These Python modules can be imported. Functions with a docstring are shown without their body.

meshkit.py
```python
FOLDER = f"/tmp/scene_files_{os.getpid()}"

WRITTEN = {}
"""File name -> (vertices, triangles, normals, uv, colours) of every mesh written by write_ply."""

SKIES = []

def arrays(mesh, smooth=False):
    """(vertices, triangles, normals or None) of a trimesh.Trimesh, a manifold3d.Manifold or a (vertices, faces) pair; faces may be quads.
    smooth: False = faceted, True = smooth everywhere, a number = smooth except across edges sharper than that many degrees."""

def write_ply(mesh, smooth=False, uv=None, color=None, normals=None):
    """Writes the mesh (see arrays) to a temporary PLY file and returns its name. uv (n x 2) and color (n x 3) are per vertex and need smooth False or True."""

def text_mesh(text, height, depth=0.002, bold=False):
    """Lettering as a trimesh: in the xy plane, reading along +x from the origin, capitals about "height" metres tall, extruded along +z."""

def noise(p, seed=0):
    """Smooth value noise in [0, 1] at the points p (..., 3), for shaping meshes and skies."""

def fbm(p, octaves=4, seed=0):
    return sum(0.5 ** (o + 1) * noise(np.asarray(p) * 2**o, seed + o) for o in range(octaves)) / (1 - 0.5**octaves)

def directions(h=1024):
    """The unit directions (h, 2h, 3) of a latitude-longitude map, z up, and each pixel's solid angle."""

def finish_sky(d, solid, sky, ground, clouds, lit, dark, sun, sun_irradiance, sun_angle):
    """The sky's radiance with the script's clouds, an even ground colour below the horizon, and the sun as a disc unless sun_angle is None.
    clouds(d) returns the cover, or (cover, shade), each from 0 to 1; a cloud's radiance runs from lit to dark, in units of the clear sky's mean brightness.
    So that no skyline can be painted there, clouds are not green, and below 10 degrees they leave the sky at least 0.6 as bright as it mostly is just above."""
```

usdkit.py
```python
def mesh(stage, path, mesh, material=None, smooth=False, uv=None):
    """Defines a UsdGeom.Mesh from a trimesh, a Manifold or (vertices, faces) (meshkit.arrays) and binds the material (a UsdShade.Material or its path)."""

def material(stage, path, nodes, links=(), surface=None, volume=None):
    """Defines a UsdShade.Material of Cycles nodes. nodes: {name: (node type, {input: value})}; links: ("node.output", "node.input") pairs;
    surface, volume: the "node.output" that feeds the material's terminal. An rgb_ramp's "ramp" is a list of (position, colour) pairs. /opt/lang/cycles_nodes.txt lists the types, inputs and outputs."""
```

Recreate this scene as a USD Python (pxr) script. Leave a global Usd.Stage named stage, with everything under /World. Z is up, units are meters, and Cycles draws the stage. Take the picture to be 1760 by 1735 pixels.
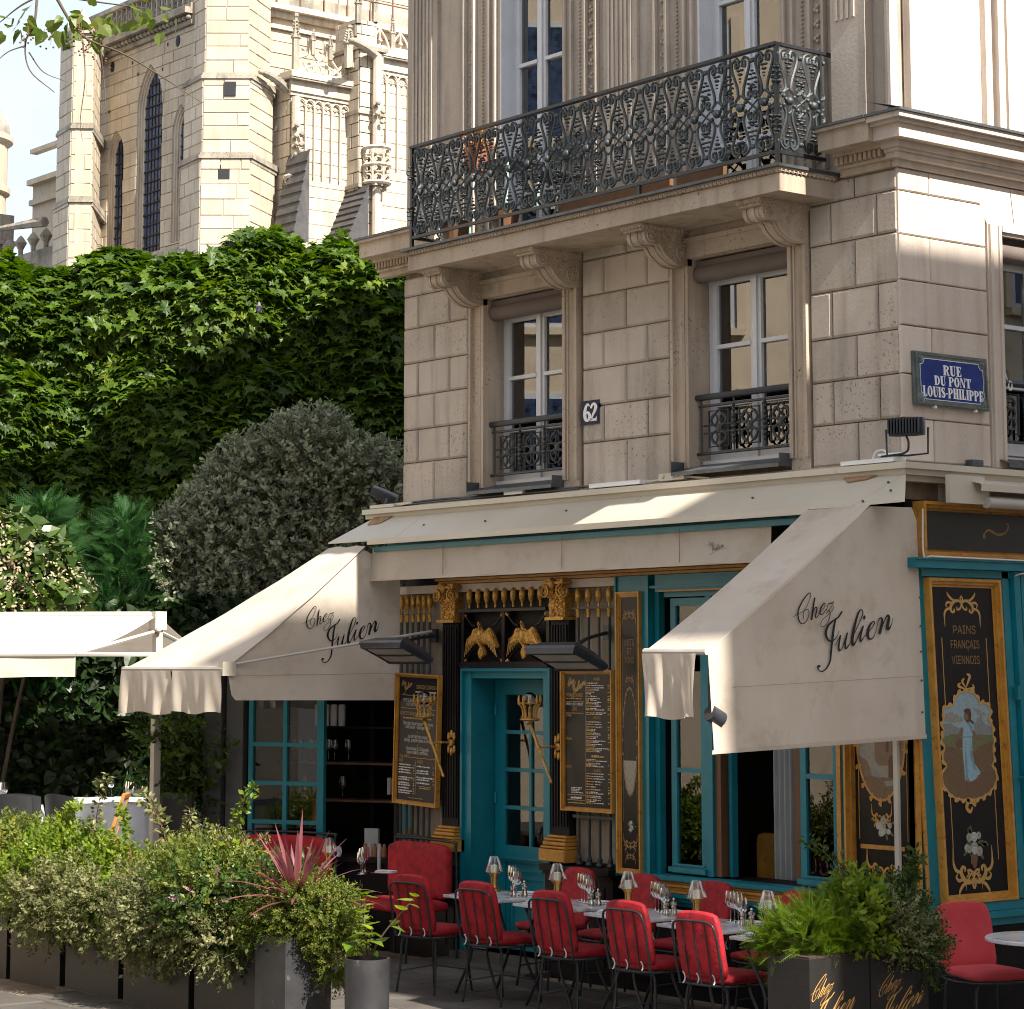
import math, random
import numpy as np, trimesh, usdkit, meshkit
from pxr import Usd, UsdGeom, UsdLux, UsdShade, Gf, Sdf, Vt
from shapely.geometry import Polygon, LineString, Point, MultiPolygon, box as sbox
from shapely.ops import unary_union
from shapely import affinity

# ------------------------------------------------------------------ camera, sky, sun, exposure
stage = Usd.Stage.CreateInMemory()
UsdGeom.SetStageUpAxis(stage, UsdGeom.Tokens.z)
UsdGeom.SetStageMetersPerUnit(stage, 1.0)
UsdGeom.Xform.Define(stage, '/World'); UsdGeom.Scope.Define(stage, '/World/Looks')
CAM = np.array([11.57841, -12.75644, 2.5])
AZ, PITCH, FPX = math.radians(141.55), math.atan(520 / 4110.0), 4110.0
Fh = np.array([math.cos(AZ), math.sin(AZ), 0]); Rt = np.array([math.sin(AZ), -math.cos(AZ), 0])
Fw = Fh * math.cos(PITCH) + np.array([0, 0, math.sin(PITCH)]); Up = np.array([0, 0, math.cos(PITCH)]) - Fh * math.sin(PITCH)
cam = UsdGeom.Camera.Define(stage, '/World/camera')
cam.AddTransformOp().Set(Gf.Matrix4d(*[*map(float, Rt), 0, *map(float, Up), 0, *map(float, -Fw), 0, *map(float, CAM), 1]))
cam.CreateHorizontalApertureAttr(36.0); cam.CreateVerticalApertureAttr(36.0 * 1009 / 1024)
cam.CreateFocalLengthAttr(36.0 * FPX / 1760); cam.CreateVerticalApertureOffsetAttr(-237.5 / 1760 * 36.0)
cam.CreateClippingRangeAttr(Gf.Vec2f(0.1, 2000)); cam.CreateExposureAttr(1.25)
SUN_EL, SUN_AZ = math.radians(43.0), math.radians(-1.5)      # sun nearly along +x, grazing the left facade
SD = np.array([math.cos(SUN_EL) * math.cos(SUN_AZ), math.cos(SUN_EL) * math.sin(SUN_AZ), math.sin(SUN_EL)])
sun = UsdLux.DistantLight.Define(stage, '/World/sun')
zx = SD; xx = np.cross([0, 0, 1.0], zx); xx /= np.linalg.norm(xx); yx = np.cross(zx, xx)
sun.AddTransformOp().Set(Gf.Matrix4d(*[*map(float, xx), 0, *map(float, yx), 0, *map(float, zx), 0, 0, 0, 0, 1]))
sun.CreateIntensityAttr(1.25); sun.CreateAngleAttr(0.53); sun.CreateNormalizeAttr(True); sun.CreateColorAttr(Gf.Vec3f(1.0, 0.93, 0.82))
dome = UsdLux.DomeLight.Define(stage, '/World/sky_dome')
skym = usdkit.material(stage, '/World/Looks/sky', {
    'sky': ('sky_texture', {'sky_type': 'single_scattering', 'sun_disc': False, 'sun_elevation': SUN_EL, 'sun_rotation': math.atan2(SD[0], SD[1]), 'aerosol_density': 1.6}),
    'tc': ('texture_coordinate', {}), 'map': ('mapping', {'scale': (2.2, 2.2, 5.0)}),
    'n': ('noise_texture', {'scale': 1.3, 'detail': 7.0, 'roughness': 0.58, 'distortion': 0.3}),
    'r': ('rgb_ramp', {'ramp': [(0.36, (0.25, 0.25, 0.25)), (0.62, (1, 1, 1))]}),
    'mx': ('mix', {'color2': (3.6, 3.7, 3.9)}),
    'bg': ('background_shader', {'strength': 0.12})},
    [('tc.generated', 'map.vector'), ('map.vector', 'n.vector'), ('n.fac', 'r.fac'), ('r.color', 'mx.fac'), ('sky.color', 'mx.color1'), ('mx.color', 'bg.color')], surface='bg.background')
UsdShade.MaterialBindingAPI.Apply(dome.GetPrim()).Bind(skym)

# ------------------------------------------------------------------ scene helpers
RNG = np.random.default_rng(7); random.seed(7)
_used = {}
def numbered(parent, name):
    k = (parent, name); n = _used.get(k, 0); _used[k] = n + 1
    return f'{parent}/{name}' if n == 0 else f'{parent}/{name}_{n:03d}'
def tag(p, label=None, cat=None, group=None, kind=None):
    p = p.GetPrim() if hasattr(p, 'GetPrim') else p
    for k, v in (('label', label), ('category', cat), ('group', group), ('kind', kind)):
        if v: p.SetCustomDataByKey(k, v)
    return p
def thing(name, label, cat, loc=(0, 0, 0), rz=0.0, group=None, kind=None, scale=None):
    x = UsdGeom.Xform.Define(stage, numbered('/World', name))
    x.AddTranslateOp().Set(Gf.Vec3d(*map(float, loc)))
    if rz: x.AddRotateZOp().Set(math.degrees(rz))
    if scale: x.AddScaleOp().Set(Gf.Vec3f(*map(float, scale)))
    tag(x, label, cat, group, kind); return x.GetPrim()
def part(parent, name, b, mat, smooth=False, label=None, kind=None):
    pp = str(parent.GetPath()) if hasattr(parent, 'GetPath') else parent
    if isinstance(b, B) and not b.V: return None
    m = usdkit.mesh(stage, numbered(pp, name), b.mesh() if isinstance(b, B) else b, '/World/Looks/' + mat, smooth)
    if label or kind: tag(m, label, None, None, kind)
    return m.GetPrim()
def solo(name, b, mat, label, cat, smooth=False, group=None, kind=None):
    p = part('/World', name, b, mat, smooth); tag(p, label, cat, group, kind); return p
def struct(name, b, mat, smooth=False):
    p = part('/World', name, b, mat, smooth); tag(p, kind='structure'); return p
def copy_of(root, loc, rz=0.0, label=None, group=None, scale=None, name=None):
    cd = root.GetCustomData(); nm = name or root.GetName()
    x = UsdGeom.Xform.Define(stage, numbered('/World', nm))
    x.GetPrim().GetReferences().AddInternalReference(root.GetPath()); x.GetPrim().SetInstanceable(True)
    x.ClearXformOpOrder(); x.AddTranslateOp().Set(Gf.Vec3d(*map(float, loc)))
    x.AddRotateZOp().Set(math.degrees(rz))
    if scale: x.AddScaleOp().Set(Gf.Vec3f(*map(float, scale)))
    tag(x, label or cd['label'], cd['category'], group or cd.get('group')); return x.GetPrim()

def frame(ox, oy, oz=0.0, ang=0.0):
    """facade frame: u runs along (cos,sin), v up, w outwards."""
    d = (math.cos(ang), math.sin(ang))
    M = np.eye(4); M[:3, 0] = (d[0], d[1], 0); M[:3, 1] = (0, 0, 1); M[:3, 2] = (d[1], -d[0], 0); M[:3, 3] = (ox, oy, oz); return M
def FL(y0=0.0): return frame(0, y0)
def FR(x0=0.0): return frame(x0, 0, 0, math.pi / 2)
I4 = np.eye(4)
class B:
    """collects triangles in the frame T."""
    def __init__(s, T=None): s.V, s.F, s.n, s.T = [], [], 0, T
    def add(s, v, f, T=None):
        v = np.asarray(v, float).reshape(-1, 3); f = np.asarray(f, int)
        if f.ndim == 2 and f.shape[1] == 4: f = np.vstack([f[:, [0, 1, 2]], f[:, [0, 2, 3]]])
        T = s.T if T is None else (T if s.T is None else s.T @ T)
        if T is not None: v = v @ T[:3, :3].T + T[:3, 3]
        s.V.append(v); s.F.append(f + s.n); s.n += len(v); return s
    def mesh(s): return (np.vstack(s.V), np.vstack(s.F))
    def box(s, u0, u1, v0, v1, w0, w1, T=None):
        v = [(x, y, z) for z in (w0, w1) for y in (v0, v1) for x in (u0, u1)]
        return s.add(v, [(0, 2, 3, 1), (4, 5, 7, 6), (0, 1, 5, 4), (2, 6, 7, 3), (0, 4, 6, 2), (1, 3, 7, 5)], T)
    def boss(s, u0, u1, v0, v1, w0, w1, c, T=None, top=0.0):
        """block with a chamfered front (towards +w)"""
        v = [(u0, v0, w0), (u1, v0, w0), (u1, v1, w0), (u0, v1, w0), (u0, v0, w1 - c), (u1, v0, w1 - c), (u1, v1, w1 - c), (u0, v1, w1 - c),
             (u0 + c, v0 + c, w1), (u1 - c, v0 + c, w1), (u1 - c, v1 - c, w1), (u0 + c, v1 - c, w1)]
        f = []
        for a in (0, 4):
            for i in range(4): j = (i + 1) % 4; f.append((a + i, a + j, a + 4 + j, a + 4 + i))
        f.append((8, 9, 10, 11)); return s.add(v, f, T)
    def rbox(s, x0, x1, y0, y1, z0, z1, r, n=2, T=None, puff=0.0):
        h = trimesh.creation.box((1, 1, 1))
        for _ in range(n + 1): h = h.subdivide()
        v = np.array(h.vertices) * np.array([x1 - x0, y1 - y0, z1 - z0]); hb = np.array([x1 - x0, y1 - y0, z1 - z0]) / 2
        rr = np.minimum(r, hb * 0.98); q = np.clip(v, -(hb - rr), hb - rr); d = (v - q) / rr; L = np.linalg.norm(d, axis=1, keepdims=True)
        m = np.max(np.abs(d), axis=1, keepdims=True); v = q + np.where(L > 0, d / np.maximum(L, 1e-9) * m, 0) * rr
        if puff: v = v + puff * np.sign(v) * np.array([0, 0, 1]) * ((1 - (v[:, :1] / hb[0]) ** 2) * (1 - (v[:, 1:2] / hb[1]) ** 2)) * (np.abs(v[:, 2:3]) > hb[2] * .6)
        return s.add(v + np.array([x0 + x1, y0 + y1, z0 + z1]) / 2, h.faces, T)
    def tube(s, pts, r, n=6, closed=False, caps=True, T=None):
        P = np.asarray(pts, float); m = len(P); r = np.broadcast_to(np.asarray(r, float), (m,))
        if closed: t = np.roll(P, -1, 0) - np.roll(P, 1, 0)
        else: t = np.gradient(P, axis=0)
        t /= np.maximum(np.linalg.norm(t, axis=1, keepdims=True), 1e-9)
        a = np.array([0, 0, 1.0]) if abs(t[0, 2]) < .9 else np.array([1.0, 0, 0]); N = np.zeros_like(P); nv = np.cross(t[0], a); nv /= np.linalg.norm(nv)
        for i in range(m):
            nv = nv - t[i] * (nv @ t[i]); L = np.linalg.norm(nv); nv = nv / L if L > 1e-6 else nv; N[i] = nv
        Bn = np.cross(t, N); ang = np.arange(n) * 2 * math.pi / n
        v = (P[:, None] + r[:, None, None] * (np.cos(ang)[None, :, None] * N[:, None] + np.sin(ang)[None, :, None] * Bn[:, None])).reshape(-1, 3)
        f = []
        for i in range(m if closed else m - 1):
            a0, b0 = i * n, ((i + 1) % m) * n
            for k in range(n): k2 = (k + 1) % n; f += [(a0 + k, a0 + k2, b0 + k2), (a0 + k, b0 + k2, b0 + k)]
        if caps and not closed:
            for e in (0, (m - 1) * n):
                for k in range(1, n - 1): f.append((e, e + k, e + k + 1))
        return s.add(v, f, T)
    def lathe(s, prof, n=16, at=(0, 0, 0), T=None, squash=(1, 1)):
        P = np.asarray(prof, float); m = len(P); ang = np.arange(n) * 2 * math.pi / n
        v = np.stack([P[:, 0:1] * np.cos(ang) * squash[0], P[:, 0:1] * np.sin(ang) * squash[1], np.repeat(P[:, 1:2], n, 1)], -1).reshape(-1, 3) + np.asarray(at)
        f = []
        for i in range(m - 1):
            for k in range(n): k2 = (k + 1) % n; f.append((i * n + k, i * n + k2, (i + 1) * n + k2, (i + 1) * n + k))
        return s.add(v, f, T)
    def ext(s, poly, w0, w1, T=None):
        for g in getattr(poly, 'geoms', [poly]):
            if g.is_empty or g.area < 1e-9: continue
            m = trimesh.creation.extrude_polygon(g, w1 - w0, engine='earcut'); v = np.array(m.vertices); v[:, 2] += w0; s.add(v, m.faces, T)
        return s
    def flat(s, poly, w, T=None):
        for g in getattr(poly, 'geoms', [poly]):
            if g.is_empty or g.area < 1e-9: continue
            v, f = trimesh.creation.triangulate_polygon(g, engine='earcut'); s.add(np.c_[v, np.full(len(v), w)], f, T)
        return s
    def quad(s, a, b, c, d, T=None): return s.add([a, b, c, d], [(0, 1, 2), (0, 2, 3)], T)
    def ball(s, c, r, sub=1, T=None):
        m = ICO[sub]; return s.add(m.vertices * np.asarray(r) + np.asarray(c), m.faces, T)
    def grid(s, fn, nu, nv, T=None):
        uu, vv = np.meshgrid(np.linspace(0, 1, nu + 1), np.linspace(0, 1, nv + 1), indexing='ij'); v = np.array([fn(a, b) for a, b in zip(uu.ravel(), vv.ravel())])
        i = np.arange((nu + 1) * (nv + 1)).reshape(nu + 1, nv + 1); f = np.stack([i[:-1, :-1], i[1:, :-1], i[1:, 1:], i[:-1, 1:]], -1).reshape(-1, 4); return s.add(v, f, T)
ICO = {k: trimesh.creation.icosphere(k) for k in (0, 1, 2)}
def cr(pts, n=6, closed=False):
    """Catmull-Rom through rows of any width"""
    P = np.asarray(pts, float); Q = np.vstack([2 * P[0] - P[1], P, 2 * P[-1] - P[-2]]) if not closed else np.vstack([P[-1], P, P[0], P[1]])
    out = []
    for i in range(len(Q) - 3):
        a, b, c, d = Q[i:i + 4]
        for t in np.arange(n) / n: out.append(.5 * (2 * b + (c - a) * t + (2 * a - 5 * b + 4 * c - d) * t * t + (3 * b - a - 3 * c + d) * t ** 3))
    if not closed: out.append(P[-1])
    return np.array(out)
def spiral(cx, cy, r0, r1, a0, turns, n=18):
    t = np.linspace(0, 1, n); a = a0 + turns * 2 * math.pi * t; r = r0 + (r1 - r0) * t; return np.stack([cx + r * np.cos(a), cy + r * np.sin(a)], 1)
def stroke(pts, n=5, smooth=True):
    """a pen stroke (x, y, width) as a polygon"""
    P = cr(pts, n) if smooth and len(pts) > 2 else np.asarray(pts, float); g = []
    for a, b in zip(P[:-1], P[1:]): g.append(LineString([a[:2], b[:2]]).buffer(max((a[2] + b[2]) / 4, 1e-4), 3) if np.hypot(*(a[:2] - b[:2])) > 1e-9 else Point(a[:2]).buffer(a[2] / 2, 3))
    return unary_union(g)
def holed(u0, u1, v0, v1, holes):
    p = sbox(u0, v0, u1, v1)
    for h in holes: p = p.difference(sbox(h[0], h[2], h[1], h[3]) if isinstance(h, tuple) else h)
    return p

# ------------------------------------------------------------------ materials
def mat(name, c, c2=None, scale=3.0, rough=0.6, bump=0.0, bscale=40.0, metal=0.0, spec=0.5, stretch=(1, 1, 1), dirt=None, dscale=9.0, dlo=0.62, dhi=0.72, rnd=0.0, sheen=0.0, coat=0.0, fine=0.0, trans=0.0, dstretch=(1, 1, 1)):
    c2 = c if c2 is None else c2
    N = {'g': ('geometry', {}), 'm': ('mapping', {'scale': stretch}), 'n': ('noise_texture', {'scale': scale, 'detail': 5.0, 'roughness': 0.6}),
         'r': ('rgb_ramp', {'ramp': [(0.3, c), (0.7, c2)]}), 'p': ('principled_bsdf', {'roughness': rough, 'metallic': metal, 'specular_ior_level': spec})}
    L = [('g.position', 'm.vector'), ('m.vector', 'n.vector'), ('n.fac', 'r.fac')]; col = 'r.color'
    if fine:
        N.update({'fn': ('noise_texture', {'scale': bscale * 1.7, 'detail': 3.0}), 'fr': ('map_range', {'from_min': .25, 'from_max': .75, 'to_min': 1 - fine, 'to_max': 1 + fine}), 'fh': ('hsv', {})})
        L += [('g.position', 'fn.vector'), ('fn.fac', 'fr.value'), ('fr.result', 'fh.value'), (col, 'fh.color')]; col = 'fh.color'
    if dirt is not None:
        N.update({'dm': ('mapping', {'scale': dstretch}), 'dn': ('noise_texture', {'scale': dscale, 'detail': 8.0, 'roughness': 0.68}), 'dr': ('rgb_ramp', {'ramp': [(dlo, (0, 0, 0)), (dhi, (1, 1, 1))]}), 'dx': ('mix', {'color2': dirt})})
        L += [('g.position', 'dm.vector'), ('dm.vector', 'dn.vector'), ('dn.fac', 'dr.fac'), ('dr.color', 'dx.fac'), (col, 'dx.color1')]; col = 'dx.color'
    if rnd:
        N.update({'oi': ('object_info', {}), 'om': ('map_range', {'to_min': 1 - rnd, 'to_max': 1 + rnd}), 'oh': ('hsv', {})})
        L += [('oi.random', 'om.value'), ('om.result', 'oh.value'), (col, 'oh.color')]; col = 'oh.color'
    L.append((col, 'p.base_color'))
    if sheen: N['p'][1].update({'sheen_weight': sheen, 'sheen_roughness': 0.35, 'sheen_tint': tuple(min(1, x * 2.2 + .1) for x in c2)})
    if coat: N['p'][1].update({'coat_weight': coat, 'coat_roughness': 0.12})
    if bump:
        N.update({'bn': ('noise_texture', {'scale': bscale, 'detail': 4.0}), 'b': ('bump', {'strength': bump, 'distance': 0.01})})
        L += [('m.vector' if stretch != (1, 1, 1) else 'g.position', 'bn.vector'), ('bn.fac', 'b.height'), ('b.normal', 'p.normal')]
    surf = 'p.BSDF'
    if trans:
        N.update({'t': ('translucent_bsdf', {}), 'mx': ('mix_closure', {'fac': trans})}); L += [(col, 't.color'), ('p.BSDF', 'mx.closure1'), ('t.BSDF', 'mx.closure2')]; surf = 'mx.closure'
    usdkit.material(stage, '/World/Looks/' + name, N, L, surface=surf)
def stone(name, a, b, pit, pl=0.60, grey=None):
    """limestone: tone patches, pitted spots that come in clusters, fine grain"""
    N = {'g': ('geometry', {}), 'n': ('noise_texture', {'scale': 2.1, 'detail': 6.0, 'roughness': 0.6}), 'r': ('rgb_ramp', {'ramp': [(0.3, a), (0.7, b)]}),
         'sm': ('mapping', {'scale': (5, 5, .5)}), 'sn': ('noise_texture', {'scale': 1.6, 'detail': 5.0}), 'sr': ('rgb_ramp', {'ramp': [(0.5, (0, 0, 0)), (0.72, (.55, .55, .55))]}), 'sx': ('mix', {'color2': grey or tuple(x * .55 for x in a)}),
         'cn': ('noise_texture', {'scale': 1.7, 'detail': 2.0}), 'cr': ('rgb_ramp', {'ramp': [(0.42, (0, 0, 0)), (0.6, (1, 1, 1))]}),
         'pn': ('noise_texture', {'scale': 46.0, 'detail': 4.0, 'roughness': .7}), 'pr': ('rgb_ramp', {'ramp': [(pl, (0, 0, 0)), (pl + .06, (1, 1, 1))]}),
         'pm': ('mix', {'mix_type': 'multiply', 'fac': 1.0}), 'px': ('mix', {'color2': pit}),
         'fn': ('noise_texture', {'scale': 160.0, 'detail': 2.0}), 'fm': ('map_range', {'from_min': .25, 'from_max': .75, 'to_min': .9, 'to_max': 1.1}), 'fh': ('hsv', {}),
         'oi': ('object_info', {}), 'om': ('map_range', {'to_min': .9, 'to_max': 1.08}), 'oh': ('hsv', {}),
         'bn': ('noise_texture', {'scale': 34.0, 'detail': 6.0, 'roughness': .7}), 'b': ('bump', {'strength': .35, 'distance': .012}), 'p': ('principled_bsdf', {'roughness': .88, 'specular_ior_level': .25})}
    L = [('g.position', 'n.vector'), ('n.fac', 'r.fac'), ('g.position', 'sm.vector'), ('sm.vector', 'sn.vector'), ('sn.fac', 'sr.fac'), ('r.color', 'sx.color1'), ('sr.color', 'sx.fac'),
         ('g.position', 'cn.vector'), ('cn.fac', 'cr.fac'), ('g.position', 'pn.vector'), ('pn.fac', 'pr.fac'), ('cr.color', 'pm.color1'), ('pr.color', 'pm.color2'), ('sx.color', 'px.color1'), ('pm.color', 'px.fac'),
         ('g.position', 'fn.vector'), ('fn.fac', 'fm.value'), ('fm.result', 'fh.value'), ('px.color', 'fh.color'), ('oi.random', 'om.value'), ('om.result', 'oh.value'), ('fh.color', 'oh.color'), ('oh.color', 'p.base_color'),
         ('g.position', 'bn.vector'), ('bn.fac', 'b.height'), ('b.normal', 'p.normal')]
    usdkit.material(stage, '/World/Looks/' + name, N, L, surface='p.BSDF')
stone('stone', (0.43, 0.365, 0.305), (0.53, 0.465, 0.395), (0.07, 0.045, 0.03))
stone('stone_upper', (0.42, 0.36, 0.30), (0.54, 0.465, 0.385), (0.09, 0.07, 0.055), .63)
stone('stone_brown', (0.43, 0.345, 0.265), (0.53, 0.44, 0.35), (0.06, 0.04, 0.03))
stone('plaster', (0.56, 0.48, 0.41), (0.64, 0.56, 0.485), (0.2, 0.12, 0.08), .70, (0.42, 0.33, 0.26))
stone('church_stone', (0.44, 0.37, 0.28), (0.55, 0.475, 0.37), (0.2, 0.17, 0.13), .64, (0.33, 0.28, 0.22))
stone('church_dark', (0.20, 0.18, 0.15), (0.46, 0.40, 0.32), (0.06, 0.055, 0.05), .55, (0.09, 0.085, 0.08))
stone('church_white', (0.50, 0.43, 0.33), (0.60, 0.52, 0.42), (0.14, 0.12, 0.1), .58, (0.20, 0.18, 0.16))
mat('joint', (0.13, 0.09, 0.06), (0.26, 0.19, 0.13), 6, .95)
mat('church_joint', (0.42, 0.35, 0.26), (0.50, 0.42, 0.33), 2, .95)
mat('teal', (0.002, 0.145, 0.19), (0.003, 0.19, 0.245), 4, .42, .12, 60, dirt=(0.002, 0.05, 0.06), dscale=14, dlo=.64, dhi=.8)
mat('ochre', (0.40, 0.175, 0.022), (0.56, 0.28, 0.05), 7, .45, .25, 90, dirt=(0.10, 0.045, 0.012), dscale=26, dlo=.55, dhi=.72)
mat('gilt', (0.46, 0.235, 0.04), (0.72, 0.42, 0.11), 25, .38, .5, 120, metal=.55, dirt=(0.10, 0.04, 0.008), dscale=60, dlo=.5, dhi=.66)
mat('brass', (0.66, 0.42, 0.12), (0.78, 0.53, 0.18), 12, .24, metal=.95)
mat('black_wood', (0.006, 0.005, 0.006), (0.013, 0.010, 0.011), 8, .55, .15, 70, spec=.2)
mat('black_lacquer', (0.006, 0.005, 0.006), (0.012, 0.010, 0.011), 5, .30, spec=.22)
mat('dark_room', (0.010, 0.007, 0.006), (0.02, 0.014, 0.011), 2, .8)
mat('wood_brown', (0.10, 0.045, 0.02), (0.17, 0.08, 0.035), 6, .5, .1, 60, stretch=(1, 1, .2))
mat('iron', (0.010, 0.012, 0.014), (0.022, 0.026, 0.030), 9, .38, .3, 120)
mat('iron_blue', (0.016, 0.024, 0.028), (0.036, 0.050, 0.055), 12, .5, .35, 140, spec=.8, dirt=(0.07, 0.085, 0.088), dscale=30, dlo=.6, dhi=.75)
mat('fabric', (0.58, 0.50, 0.415), (0.66, 0.585, 0.50), 2.2, .85, .08, 260, stretch=(1, 1, .6), dirt=(0.44, 0.36, 0.28), dscale=2.6, dlo=.52, dhi=.78, fine=.05, trans=.22)
mat('cassette', (0.50, 0.45, 0.36), (0.56, 0.51, 0.42), 1.5, .42, dirt=(0.30, 0.20, 0.10), dscale=3.0, dlo=.66, dhi=.85)
mat('rust', (0.20, 0.08, 0.03), (0.42, 0.28, 0.15), 14, .9)
mat('zinc', (0.055, 0.065, 0.075), (0.12, 0.13, 0.14), 6, .45, metal=.35)
mat('white_paint', (0.56, 0.575, 0.60), (0.64, 0.655, 0.68), 4, .38, dirt=(0.36, 0.36, 0.36), dscale=8, dlo=.62, dhi=.8)
mat('white_plastic', (0.72, 0.72, 0.70), (0.76, 0.76, 0.74), 3, .4)
mat('blind', (0.13, 0.10, 0.09), (0.17, 0.135, 0.12), 3, .8, .5, 300)
mat('curtain', (0.34, 0.36, 0.36), (0.44, 0.46, 0.46), 3, .9)
mat('drape_green', (0.10, 0.13, 0.11), (0.16, 0.19, 0.17), 3, .9)
mat('velvet', (0.26, 0.003, 0.010), (0.44, 0.008, 0.018), 16, .75, .3, 50, sheen=.12, dirt=(0.13, 0.001, 0.006), dscale=12, dlo=.48, dhi=.7)
mat('red_cotton', (0.44, 0.035, 0.045), (0.52, 0.055, 0.065), 5, .9, .12, 200, fine=.06, sheen=.2)
mat('marble', (0.50, 0.51, 0.54), (0.72, 0.72, 0.73), 6, .18, dirt=(0.30, 0.31, 0.34), dscale=7, dlo=.54, dhi=.62)
mat('linen', (0.60, 0.64, 0.74), (0.68, 0.72, 0.80), 3, .9)
mat('napkin', (0.70, 0.71, 0.74), (0.76, 0.77, 0.79), 5, .9)
mat('wax', (0.75, 0.70, 0.60), None, 3, .5)
mat('chrome', (0.55, 0.53, 0.50), (0.62, 0.60, 0.57), 9, .15, metal=1.0)
mat('wicker', (0.010, 0.011, 0.013), (0.02, 0.021, 0.024), 10, .6, .4, 200)
mat('planter_black', (0.009, 0.008, 0.008), (0.016, 0.014, 0.013), 7, .5, .15, 60, dirt=(0.06, 0.055, 0.05), dscale=16, dlo=.64, dhi=.8)
mat('planter_grey', (0.022, 0.022, 0.024), (0.04, 0.04, 0.043), 5, .42, .1, 40, dirt=(0.15, 0.15, 0.15), dscale=10, dlo=.63, dhi=.8)
mat('soil', (0.03, 0.02, 0.013), (0.06, 0.04, 0.025), 20, .95, .8, 60)
mat('paving', (0.055, 0.047, 0.040), (0.105, 0.092, 0.078), 3, .8, .4, 60, dirt=(0.035, 0.03, 0.028), dscale=12, dlo=.55, dhi=.72, rnd=.22, fine=.1)
mat('ground', (0.05, 0.046, 0.042), (0.085, 0.08, 0.072), 1.5, .9, .3, 60)
mat('cobble', (0.30, 0.28, 0.25), (0.42, 0.40, 0.36), 1.2, .9, .3, 30)
mat('facade_far', (0.60, 0.49, 0.36), (0.70, 0.59, 0.45), .8, .9, .1, 20, dirt=(0.42, 0.34, 0.25), dscale=1.1, dlo=.55, dhi=.8)
mat('slate', (0.035, 0.034, 0.036), (0.085, 0.08, 0.08), 5, .7, .4, 40, rnd=.25)
mat('sign_blue', (0.006, 0.022, 0.14), (0.012, 0.04, 0.22), 12, .22, dirt=(0.05, 0.08, 0.25), dscale=22, dlo=.66, dhi=.85, spec=.3)
mat('sign_navy', (0.004, 0.008, 0.032), (0.008, 0.014, 0.05), 14, .4, spec=.2, dirt=(0.06, 0.07, 0.10), dscale=40, dlo=.7, dhi=.8)
mat('sign_green', (0.045, 0.065, 0.062), (0.12, 0.15, 0.145), 10, .3, coat=.4, dirt=(0.03, 0.02, 0.015), dscale=14, dlo=.62, dhi=.75)
mat('sign_white', (0.72, 0.72, 0.72), (0.78, 0.78, 0.78), 6, .4)
mat('ink', (0.008, 0.008, 0.009), None, 6, .7)
mat('gold_ink', (0.42, 0.23, 0.06), (0.55, 0.33, 0.10), 30, .5)
mat('gold_faded', (0.16, 0.09, 0.03), (0.32, 0.19, 0.06), 40, .55)
mat('white_ink', (0.62, 0.60, 0.57), None, 6, .6)
mat('heater_dark', (0.022, 0.024, 0.03), (0.034, 0.037, 0.044), 5, .42)
mat('heater_glass', (0.30, 0.29, 0.27), (0.46, 0.44, 0.40), 9, .35)
mat('stained', (0.010, 0.018, 0.045), (0.055, 0.095, 0.19), 5.0, .3, .5, 6, dirt=(0.004, 0.006, 0.014), dscale=7, dlo=.5, dhi=.62)
mat('lead', (0.012, 0.012, 0.014), None, 4, .6)
mat('post_grey', (0.045, 0.045, 0.047), (0.075, 0.075, 0.078), 3, .45)
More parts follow.
